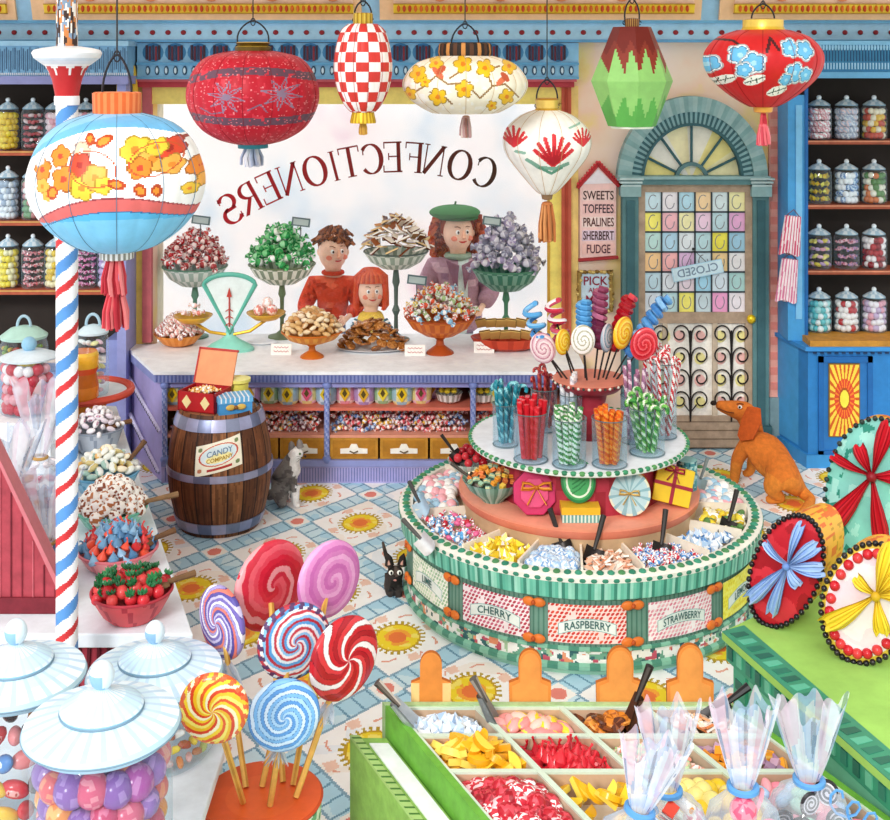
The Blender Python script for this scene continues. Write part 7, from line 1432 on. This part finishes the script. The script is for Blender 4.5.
def giant(px, py, rx, ry, cols, turns, narm, label, d, bx_, by_, tilt=0, rim=None, cello=True, flatcols=None, dark=None):
    C0 = W(px, py, d); B = onz(bx_, by_, hp); t = thing('giant_lollipop', label, 'lollipop', B); ax = C0-B; k = d/F; size = ry*k
    mb = MB(); mb.tube([(0, 0, 0), ax*.9], .011, 8, lambda i, k_: 'e8b45a' if k_ % 4 else 'c8903c'); mb.build('stick', woodm, t)
    def cf(U, V, X, Y, Z):
        r = np.hypot(X, Z)/size; th = np.arctan2(Z, X); C = np.array([lin(c) for c in cols]); w_ = vnoise(X*30, Z*30, 1, 5)*.12
        idx = np.floor(((th/TAU*narm+r*turns+w_) % 1)*len(cols)).astype(int) % len(cols); o = C[idx]
        ph = ((th/TAU*narm+r*turns+w_)*len(cols)) % 1
        if dark: o[(ph < .1)] = lin(dark)
        if rim is not None: m = (r > .86) & (((th/TAU*22+r*2) % 1) < .5); o[m] = lin(rim)
        return o
    mb = MB(); P = lambda U, V: (size*np.sin(V*PI/2)*np.cos(U*TAU), -.03*np.cos(V*PI/2)**.7, size*np.sin(V*PI/2)*np.sin(U*TAU)); mb.surf(P, 140, 60, cf, wrap=True); mb.surf(lambda U, V: (P(-U, V)[0], -P(-U, V)[1], P(-U, V)[2]), 100, 30, cf, wrap=True)
    yaw = math.acos(min(1, rx/ry)) if rx < ry else 0
    h_ = mb.build('candy_disc', gloss, t, loc=ax, R=(0, tilt, yaw*(1 if tilt >= 0 else -1)))
    if cello:
        mb = MB(); dn = -ax.normalized(); p0 = ax+dn*(size*.98)
        for i in range(9): a = -.9+i*.22; v = dn*.085+Vector((math.sin(a)*.06, -.01+.012*math.cos(i*2), abs(math.sin(a))*.015)); mb.tube([p0, p0+v*.5+Vector((0, .006*(-1)**i, 0)), p0+v], [.009, .012, .003], 5, ['f4f6fa', 'b8c4d4', 'dfe6ee'][i % 3], flat=.4)
        mb.build('twisted_wrapper', paintcello, t)
RR = random.Random(3)
giant(270, 585, 30, 44, ['d8283c', 'e04858', 'e8606c', 'd43044', 'f0a0a4', 'cc2236'], 1.3, 1, 'giant crimson lollipop at the top of the bunch', 4.75, 283, 782, .12, cello=False)
giant(329, 579, 28, 38, ['c86ab0', 'dc8ac4', 'e6a4d2', 'd078b8'], 2.2, 1, 'giant mauve lollipop, topmost right of the bunch', 4.7, 293, 785, .2, cello=False)
giant(222, 622, 26, 36, ['7a6ab8', 'c8c0e4', '5a50a0', 'e87a6a', 'a49ad4', 'f4f0f8'], 2.0, 3, 'giant violet swirled lollipop at the left of the bunch', 4.6, 246, 787, -.1, dark='4a4284')
giant(294, 641, 34, 38, ['8ac4ec', 'f6ecec', 'c8404c', 'e4f0f8', '5aa0dc', 'b83040'], 2.3, 2, 'giant pale blue lollipop with red streaks in the middle of the bunch', 4.45, 262, 786, .15, rim='5a3a64')
giant(344, 658, 31, 41, ['c8242e', 'f8eceb', 'd83a40', 'b01c28'], 1.6, 5, 'giant red and white lollipop at the right of the bunch', 4.4, 296, 797, .1, dark='7a1420')
giant(214, 708, 35, 35, ['f6d434', 'e8602c', 'f8e870', 'f2c02c', 'e04a28', 'fbf4c8'], 1.5, 4, 'giant yellow and orange lollipop, lowest left of the bunch', 3.9, 243, 802, 0, rim='e06a3a')
giant(284, 715, 35, 36, ['7ab4e8', 'cfe4f6', '5a98d8', 'a8d0f0'], 2.6, 2, 'giant sky blue lollipop, lowest in the middle of the bunch', 4.15, 270, 805, 0, dark='3a6aa8')
# ================================================================ pick and mix bins in front
ZB = .60; GB = 'b5cdb0'
def bp(px, py, z=ZB): q = onz(px, py, z); return q
A = bp(393, 708); Bq = bp(727, 706); u = Vector((.375, -.75, 0)).normalized()    # direction of the dividers
def bpt(s, t): return Vector((A.x+s, A.y, 0))+u*t      # s along the back edge, t towards the front (metres)
Wd = Bq.x-A.x; Ld = 1.16; cw = Wd/4; rl = [0, .22, .47, .80, Ld]
bn = thing('pick_and_mix_bins', 'green sided tray of compartments full of loose sweets at the bottom of the picture', 'display bins', (0, 0, 0))
def para(s0, s1, t0, t1): return [tuple(bpt(s0, t0)[:2]), tuple(bpt(s1, t0)[:2]), tuple(bpt(s1, t1)[:2]), tuple(bpt(s0, t1)[:2])][::-1]
mb = MB(); mb.prism(para(0, Wd, 0, Ld), ZB-.13, ZB-.11, 'e8dcc8'); mb.build('tray_floor', matte, bn, smooth=False)
mb = MB(); th = .012
for i in range(5): s_ = i*cw; mb.prism(para(max(0, s_-th), min(Wd, s_+th), 0, Ld), ZB-.12, ZB+.0, 'c8b49a'); mb.prism(para(max(0, s_-th), min(Wd, s_+th), 0, Ld), ZB, ZB+.008, 'cfe0cc')
for r_ in rl: mb.prism(para(0, Wd, max(0, r_-th), min(Ld, r_+th)), ZB-.12, ZB-.002, 'c8a88a'); mb.prism(para(0, Wd, max(0, r_-th), min(Ld, r_+th)), ZB-.002, ZB+.006, 'cfe0cc')
mb.build('divider', satin, bn, smooth=False, kind='stuff')
mb = MB()
def gl_(x, y, z): return None
mb.prism(para(-.03, 0, -.0, Ld), .02, ZB+.01, '6cae3e'); mb.prism(para(Wd, Wd+.03, -.0, Ld), .02, ZB+.01, '6cae3e'); mb.prism(para(-.03, Wd+.03, -.03, 0), .02, ZB+.01, 'a9c890'); mb.prism(para(0, Wd, 0, Ld), .02, ZB-.13, '78a85c')
mb.build('green_case', woodm, bn, smooth=False)
# low green bordered step beside the bins
zs2 = .50; P1 = onz(350, 738, zs2); fr_ = thing('bordered_ledge', 'low ledge with green frame and white inlay left of the sweet bins', 'ledge', (0, 0, 0))
def lp(a0, a1, t0, t1): 
    o_ = Vector((P1.x, P1.y, 0)); f = lambda a, t: tuple((o_+Vector((a, 0, 0))+u*t)[:2]); return [f(a0, t0), f(a1, t0), f(a1, t1), f(a0, t1)][::-1]
wl = A.x-P1.x-.03+(P1.y-A.y)*0+.0
dx_ = (bpt(-.035, (A.y-P1.y)/(-u.y) if False else 0).x)
gap = bpt(-.04, 0).x+u.x*((P1.y-A.y)/u.y)-P1.x
mb = MB(); mb.prism(lp(0, gap, 0, 1.1), .0, zs2, '8fbc5a'); mb.build('green_block', woodm, fr_, smooth=False)
mb = MB(); mb.prism(lp(.055, gap-.012, .05, 1.1), zs2, zs2+.006, 'f4f8f8'); mb.build('white_inlay', satin, fr_, smooth=False)
mb = MB(); mb.prism(lp(.0, .035, 0, 1.1), zs2, zs2+.012, 'a9cc7a')
for i in range(27): mb.prism(lp(.0, .036, .02+i*.04, .028+i*.04), zs2+.012, zs2+.014, '4a7a34')
mb.build('notched_edge', satin, fr_, smooth=False)
# fill the compartments
def cell(c, r, kind, cols, n, s, label, z=-.045, bump=.05, name=None, rot_=None):
    q = [bpt(c*cw+.03, rl[r]+.025), bpt((c+1)*cw-.03, rl[r]+.025), bpt((c+1)*cw-.03, rl[r+1]-.025), bpt(c*cw+.03, rl[r+1]-.025)]
    field(kind, cols, q, ZB+z, n, s, label, label+' group', bump=bump, name=name, rot_=rot_)
fl_ = lambda: (random.uniform(-.3, .3), random.uniform(-.3, .3), random.uniform(0, TAU))
cell(0, 0, 'crystal', [('e2eefa', 'a8c8ea'), ('f4f9fd', 'c4daf0'), ('cfe2f6', 'f6fafd')], 60, .032, 'pale blue sugar crystal in the rear left bin compartment', name='sugar_crystal')
cell(0, 1, 'slice', [('f6c42c', 'e8a41c'), ('f2b01c', 'f8d860'), ('fad04a', 'e09a18')], 46, .05, 'golden yellow jelly slice heaped in the left bin compartment', bump=.09, name='jelly_slice')
cell(0, 2, 'ball', [('b81c2c', 'd84a58'), ('c8283a', 'f0c4c8'), ('9a1424', 'c83a48'), ('d03a48', 'ffffff')], 48, .036, 'dark red striped ball in the left front bin compartment', name='aniseed_ball')
cell(0, 3, 'ball', [('f2b01c', 'e8a41c')], 30, .04, 'amber ball at the bottom left of the bins', name='amber_ball')
cell(1, 0, 'almond', [('f2a8a4', 'f4d43c'), ('f6c4b4', 'f2cc2c'), ('e8908c', 'f8e05a')], 30, .042, 'pink and yellow sugared almond in the second rear compartment', name='two_tone_almond', rot_=fl_)
cell(1, 1, 'kiss', [('c81c2c', None), ('d8303c', None), ('b01424', None)], 36, .04, 'bright red fruit drop in the second column of the bins', name='fruit_drop')
cell(1, 2, 'slice', [('f4cc2c', 'f0b41c'), ('e8b01c', 'f8dc5a')], 22, .042, 'yellow slice beside the tied cellophane bag', name='lemon_slice')
cell(1, 3, 'ball', [('f4e0c8', 'e8b080')], 20, .04, 'cream sweet low in the second bin column', name='cream_sweet')
cell(2, 0, 'biscuit', [('7a3c1c', '4a2414'), ('d8822c', 'a85a1c'), ('5a2c18', '8a4a24'), ('e89a44', 'c8742c')], 40, .036, 'brown or amber chocolate in the third rear compartment', name='chocolate')
cell(2, 1, 'twist', [('f4d0c4', '9ac47a'), ('f8ece4', 'e89a84'), ('f2c0a8', 'c4dca8')], 44, .036, 'pink and green twist in the third bin column', name='fruit_twist')
cell(2, 2, 'ball', [('f2cc2c', None), ('f4e48a', None)], 26, .034, 'yellow ball in the third bin column', name='lemon_ball')
cell(3, 0, 'shard', [('f6e4d0', 'e8a070'), ('fbf4ec', 'd8804a'), ('f2cca4', 'fbf4ec')], 64, .034, 'white and orange chip in the rear right compartment', name='coconut_chip')
cell(3, 1, 'cube', [('f0a02c', 'f6c45a'), ('a884a4', '8a6488'), ('e8902c', 'f4b04a'), ('c4a0b8', '9a7898')], 36, .026, 'orange or mauve cube in the right bin column', name='gummy_cube')
cell(3, 2, 'hollow', [('f4a4ac', 'f8d4d4'), ('a8dcc0', 'd4f0e0'), ('e8889a', 'fbe4e4'), ('a8c8e8', 'e0ecf8')], 26, .042, 'pink or mint whirl in the right front compartment', name='jelly_whirl', rot_=fl_)
# orange name boards along the back
for i, (px, w_, kk2) in enumerate(((431, 40, 'in front of nothing, leftmost'), (530, 42, ''), (620, 48, ''), (690, 47, ''))):
    d = A.y+.045; x = (px-CXP)*d/F; W2 = w_/2*d/F; t = thing('name_board', ['leftmost pale sided orange', 'second orange', 'third orange', 'rightmost large orange'][i]+' name board with a rounded top behind the sweet bins', 'name board', (x, d, 0))
    hh_ = (H-(682-HY)*d/F); top = hh_+.12+.01*i; W3 = W2*.55; pts = [(-W2*.9, .0), (W2*.9, .0), (W2, hh_), (W3, hh_+.015)]+[(W3*math.cos(a), top-W3*1.2+W3*1.2*math.sin(a)+.0) for a in np.linspace(0, PI, 14)]+[(-W3, hh_+.015), (-W2, hh_)]
    mb = MB(); mb.vprism(pts, -.008, .012, 'df8a3c', None, 'b8621c'); 
    if i == 0: mb.vprism([(-W2*.95, .5), (-W3*1.05, .5), (-W3*1.05, hh_), (-W2, hh_)], -.011, -.008, 'f2c884'); mb.vprism([(W3*1.05, .5), (W2*.95, .5), (W2, hh_), (W3*1.05, hh_)], -.011, -.008, 'f2c884')
    else: mb.vprism([(x_*.86, z_-.012 if z_ > .3 else z_) for x_, z_ in pts], -.010, -.008, 'e6984a')
    mb.build('board', matte, t, smooth=False)
# scoops standing in the bins
def bigscoop(px, py, tx, ty, z, label, col, hc, bd=0.0):
    b = onz(px, py, z); tip = W(tx, ty, b.y+bd); t = thing('bin_scoop', label, 'scoop', b); v = tip-b; mb = MB(); R_ = v.to_track_quat('Z', 'Y').to_matrix().to_4x4()
    mb.tube([v*.30, v*.65, v], [.009, .013, .017], 8, lambda i, k: hc[(k) % len(hc)]); mb.build('handle', satin, t)
    mb = MB(); mb.surf(lambda U, V: ((U-.5)*.10*(1-.3*V), -.05*(1-((U-.5)*2)**2)*(1-.4*V)*.8+.0, -.05+.13*V), 10, 8, col, R_); mb.surf(lambda U, V: ((U-.5)*.10*(1-.3*V), -.05*(1-((U-.5)*2)**2)*(1-.4*V)*.8+.006, -.05+.13*V), 10, 8, col, R_); mb.build('blade', metalm, t)
bigscoop(409, 716, 377, 682, .63, 'silver scoop leaning left out of the pale blue crystals', 'b9c0c4', ['6a6058', 'c8c0b4', '4a443c'])
bigscoop(492, 712, 473, 678, .63, 'slim grey scoop between the crystals and the almonds', '8a8e8c', ['5a5650', '9a948a'])
bigscoop(630, 716, 650, 666, .64, 'dark brown scoop standing in the chocolates', '5a3a2c', ['2a2422', '4a4440'])
bigscoop(712, 714, 749, 686, .62, 'black scoop leaning right over the orange chips', '2c2a2a', ['1c1c1e', '4a4a4c'], .02)
# ================================================================ green counter at the right
E0, E1 = onz(722, 632, ZB+.14), onz(884, 776, ZB+.14); ZG = ZB+.14
dirn = (E1-E0).normalized(); E2 = E0+dirn*2.6
gc = thing('green_counter', 'bright green counter with dark patterned border carrying the chocolate boxes', 'counter', (0, 0, 0))
poly = [(E2.x, E2.y), (4.4, E2.y), (4.4, E0.y+.85), (E0.x+1.0, E0.y+.8), (E0.x, E0.y)]
mb = MB(); mb.prism(poly, ZG-.03, ZG, '9ccb62'); mb.build('counter_top', wash, gc, smooth=False)
n_ = Vector((dirn.y, -dirn.x, 0)); n_ = n_ if n_.x < 0 else -n_
def off(p, a): return Vector(p)-n_*a
i0, i2 = off(E0, .04)+dirn*.06, off(E2, .04)
mb = MB(); mb.prism([(i2.x, i2.y), (4.3, E2.y+.05), (4.3, E0.y+.78), (E0.x+1.0, E0.y+.74), (i0.x, i0.y)], 0, ZG-.03, '7fcfa8'); mb.build('mint_body', wash, gc, smooth=False)
def strip(t0, t1, z0, z1, c, th=.012, aa=.04):
    a = off(E0, aa)+dirn*t0; b = off(E0, aa)+dirn*t1; o2 = n_*th; mb.prism([(a.x, a.y), (a.x+o2.x, a.y+o2.y), (b.x+o2.x, b.y+o2.y), (b.x, b.y)], z0, z1, c)
mb = MB(); strip(-.0, 2.5, ZG-.12, ZG-.03, '3f9a78', .02); strip(.05, .14, .02, ZG-.12, '4aa884', .016); strip(2.3, 2.4, .02, ZG-.12, '4aa884', .016)
for i in range(34):
    strip(.02+i*.07, .055+i*.07, ZG-.10, ZG-.05, ['2a6a58', '6abf9c', '35806a'][i % 3], .026)
for i in range(7): strip(.07, .12, .06+i*.08, .10+i*.08, ['2a6a58', '74c4a4'][i % 2], .02)
mb.build('patterned_border', satin, gc, smooth=False)
mb = MB(); a = E0-n_*.0; strip(0, 2.5, ZG-.002, ZG+.004, '4a9f7c', .0, .0); mb2 = MB()
a = E0; b = E2; q_ = n_*-.11; mb2.prism([(a.x, a.y), (a.x+q_.x, a.y+q_.y+.02), (b.x+q_.x, b.y+q_.y), (b.x, b.y)][::-1], ZG, ZG+.004, '3f9272')
for i in range(40):
    c0 = E0+dirn*(.05+i*.062)-n_*.055; mb2.prism([(c0.x+(dirn*s_).x-(n_*v_).x, c0.y+(dirn*s_).y-(n_*v_).y) for s_, v_ in ((-.02, -.035), (.02, -.03), (.014, .035), (-.018, .03))], ZG+.004, ZG+.006, ['2a6a58', '5fb898', '2f7a64'][i % 3])
mb2.build('inlaid_edge', satin, gc, smooth=False)
# chocolate boxes on edge
def ribbonbow(mb, c, s, col, dk, arms):
    for (dx_, dz_, w_) in arms:
        L_ = math.hypot(dx_, dz_); ex_, ez_ = dx_/L_, dz_/L_; w2_ = w_*.85
        def pt(u, v): u *= L_; v *= w2_; return (c[0]+ex_*u-ez_*v, c[2]+ez_*u+ex_*v)
        top_ = [(0, .1), (.25, .35), (.55, .8), (.8, 1), (1, .75), (.93, .1)]; bot_ = [(1.02, -.5), (.8, -.95), (.55, -.75), (.25, -.35), (0, -.1)]
        bm_ = MB()
        def PS(U, V, s_=1):
            wv = np.interp(U, [0, .25, .55, .8, 1], [.1, .38, .8, 1, .85]); vv = (V*2-1)*wv*w2_; uu = U*L_*(1+.05*np.cos(V*9)); y = c[1]-.012-.028*np.sin(U*PI*.85)-.008*np.cos(V*16)
            return c[0]+ex_*uu-ez_*vv, y+(.006 if s_ < 0 else 0), c[2]+ez_*uu+ex_*vv
        cf_ = lambda U, V, X, Y, Z: paint(U, V, col, [('m', (np.abs((V*5) % 1-.5) < .1) & (U > .15) & (U < .9), dk), ('m', (V < .05) | (V > .95), dk)])  # dk stripes are shade painted into the ribbon colour
        mb.surf(PS, 22, 24, cf_); mb.surf(lambda U, V: PS(U, 1-V, -1), 22, 24, cf_)
    mb.ell(Vector(c)+Vector((0, -.03, 0)), s*.12, 12, 8, dk)
def eggbox(px, pbase, d, rx, ry, tilt, yaw, label, face, side, beadc, bow, thick=.13, extra=None):
    b = Vector(((px-CXP)*d/F, d, ZG+.002)); k = d/F; rx *= k; ry *= k; hz = math.hypot(ry*math.cos(tilt), rx*math.sin(tilt)); t = thing('chocolate_box', label, 'box', b+Vector((0, 0, hz)), (0, tilt, yaw))
    mb = MB(); mb.surf(lambda U, V: (rx*V*np.cos(U*TAU), U*0-.015*(1-V**4), ry*V*np.sin(U*TAU)), 110, 44, face, wrap=True); mb.build('padded_lid', satin, t)
    mb = MB(); mb.surf(lambda U, V: (rx*(1-.1*V)*np.cos(U*TAU), .001+thick*V, ry*(1-.06*V)*np.sin(U*TAU)), 110, 16, side, wrap=True); mb.surf(lambda U, V: (rx*.9*V*np.cos(-U*TAU), U*0+thick, ry*.94*V*np.sin(-U*TAU)), 60, 2, 'e8a83c', wrap=True); mb.build('box_side', satin, t)
    mb = MB(); n = 46
    for i in range(n): a = TAU*i/n; mb.ell((rx*1.0*math.cos(a), -.008, ry*1.0*math.sin(a)), .0125, 8, 6, beadc[i % len(beadc)])
    mb.build('beaded_edge', gloss, t)
    if extra: extra(t, rx, ry)
    mb = MB(); ribbonbow(mb, (rx*bow[0], -.025, ry*bow[1]), rx, bow[2], bow[3], [(a*rx, b_*ry, w_*rx) for a, b_, w_ in bow[4]]); mb.build('ribbon_bow', satin, t); return t
sideO = lambda U, V, X, Y, Z: paint(X*30, Z*30, 'f0b440', [('m', vnoise(U*60, V*4, 1, 3) > .72, 'e0702c'), ('m', vnoise(U*90, V*6, 1, 5) > .8, 'c8921c')])
eggbox(786, 655, 5.0, 33, 64, .42, -.72, 'tall red oval chocolate box with black beading and a pale blue bow', lambda U, V, X, Y, Z: paint(X*60, Z*60, 'c4202e', [('m', vnoise(X*60, Z*60, .25, 3) > .6, 'd83440'), ('m', vnoise(X*60, Z*60, .3, 8) > .74, 'a81824')]), sideO, ['1c1a1c'],
    (.05, .18, 'a9c8f0', '6a8cc8', [(.5, .62, .24), (.95, .34, .25), (-.85, .1, .2), (-.55, -.9, .26), (.2, -.85, .2), (.55, -.15, .2), (-.15, .75, .2), (-.35, -.55, .2)]), .23)
eggbox(872, 605, 5.62, 44, 76, .16, -.45, 'teal green oval chocolate box with a crimson bow at the right edge', lambda U, V, X, Y, Z: paint(X*60, Z*60, '86d0c4', [('m', (vnoise(X*60, Z*60, .5, 3) > .55) & (V > .68), '2f8f7c'), ('m', vnoise(X*60, Z*60, .4, 8) > .7, 'a4e0d4')]), sideO, ['1c2422', '2a3a34'],
    (-.05, .25, 'c81c2c', '8a1020', [(.15, .75, .22), (-.9, .12, .16), (.8, .15, .24), (-.75, -.85, .3), (.45, -.8, .22), (-.4, .35, .2)]), .14)
def beads2(t, rx, ry):
    mb = MB()
    for i in range(24): a = TAU*i/24; mb.ell((rx*.8*math.cos(a), -.012, ry*.84*math.sin(a)), .021, 10, 7, ['c8202c', 'd83a3c'][i % 2])
    mb.build('berry_ring', gloss, t)
eggbox(868, 705, 4.72, 42, 64, .35, -.5, 'cream oval chocolate box with red berries, black beading and a yellow bow', lambda U, V, X, Y, Z: paint(X*60, Z*60, 'f6ecee', [('m', vnoise(X*60, Z*60, .3, 3) > .65, 'f2dce4'), ('m', V > .9, 'f0d04a')]), sideO, ['1c1a1c', '2a2426'],
    (.1, .25, 'f2d43c', 'c8a01c', [(-.1, .85, .28), (.8, .35, .24), (-.55, .1, .22), (-.75, -.85, .28), (.45, -.5, .22), (.3, .6, .2)]), .14, beads2)
mb = MB(); pr = onz(832, 752, ZG); mb.tube([(.0+.035*i/6+.03*math.cos(i*.9), -.02*i/6, .02+.018*(1+math.sin(i*.9))) for i in range(44)], .0045, 5, '4a9ae0'); 
# ================================================================ tied bags in the right foreground
sm_ = lambda: (random.uniform(-.4, .4), random.uniform(-.4, .4), random.uniform(-.6, .6))
# a plain shelf carries the bags in front of the bins
sh = thing('front_shelf', 'narrow pale shelf under the row of tied cellophane bags', 'shelf', (0, 0, 0)); mb = MB(); mb.box(.30, 1.62, 2.95, 3.55, .5, .53, 'dfe8e0'); mb.build('shelf_board', satin, sh, smooth=False)
for x in (.36, 1.56): mb = MB(); mb.box(x-.03, x+.03, 3.15, 3.45, 0, .5, 'b8ccb4'); mb.build('bracket', satin, sh, smooth=False)
ZS = .532
def fb(px, pneck, d, R0, hf, wf, label, kinds, cols, s, sl, sname, R=(0, 0, 0), rb='5a9ad4', cat='sweet', rot_=None, curl=False):
    zn = H-(pneck-HY)*d/F; cellobag(((px-CXP)*d/F, d, ZS), R0, zn-ZS, hf, wf, label, kinds, cols, s, sl, sl.replace('sweet', 'sweets')+' group', 0, rb, R, sname=sname, cat=cat, rot_=rot_, curl=curl)
fb(582, 804, 3.08, .11, .17, .085, 'tied cellophane bag leaning right with a blue ribbon, leftmost of the four front bags', 'ball', [('f4ecd8', 'e8c84a'), ('cfe0f2', '7aa8dc'), ('f8f2ea', None)], .036, 'cream and blue sweet in the leftmost front bag', 'cream_bonbon', R=(0, .22, 0), curl=True)
fb(667, 790, 3.40, .125, .22, .085, 'tied cellophane bag of liquorice allsorts with a blue ribbon', ['allsort', 'roll', 'ball', 'wheel'], [('f2d42c', 'f08aa8'), ('f4a0b8', 'ffffff'), ('4a9ad4', '2a7ab8'), ('e8452c', 'f8e0d0'), ('f6f2ea', 'f2a03c')], .032, 'liquorice allsort sweet in the front bag', 'mixed_allsort')
fb(743, 787, 3.14, .115, .21, .085, 'tied cellophane bag of pink and yellow striped sweets, tallest fan of film', ['ball', 'wheel'], [('f0889a', 'e85a78'), ('f4d85a', 'e8b42c'), ('f6f2ee', '3a3434'), ('ee9aa8', 'f8dce0')], .036, 'pink or yellow striped sweet in the third front bag', 'striped_sweet')
fb(809, 780, 3.40, .13, .21, .098, 'tied cellophane bag of black liquorice wheels at the right', 'wheel', [('221f22', 'ded8dc'), ('2c282c', 'c8c4cc')], .037, 'black liquorice wheel in the right hand bag', 'liquorice_wheel', rot_=sm_, curl=True)
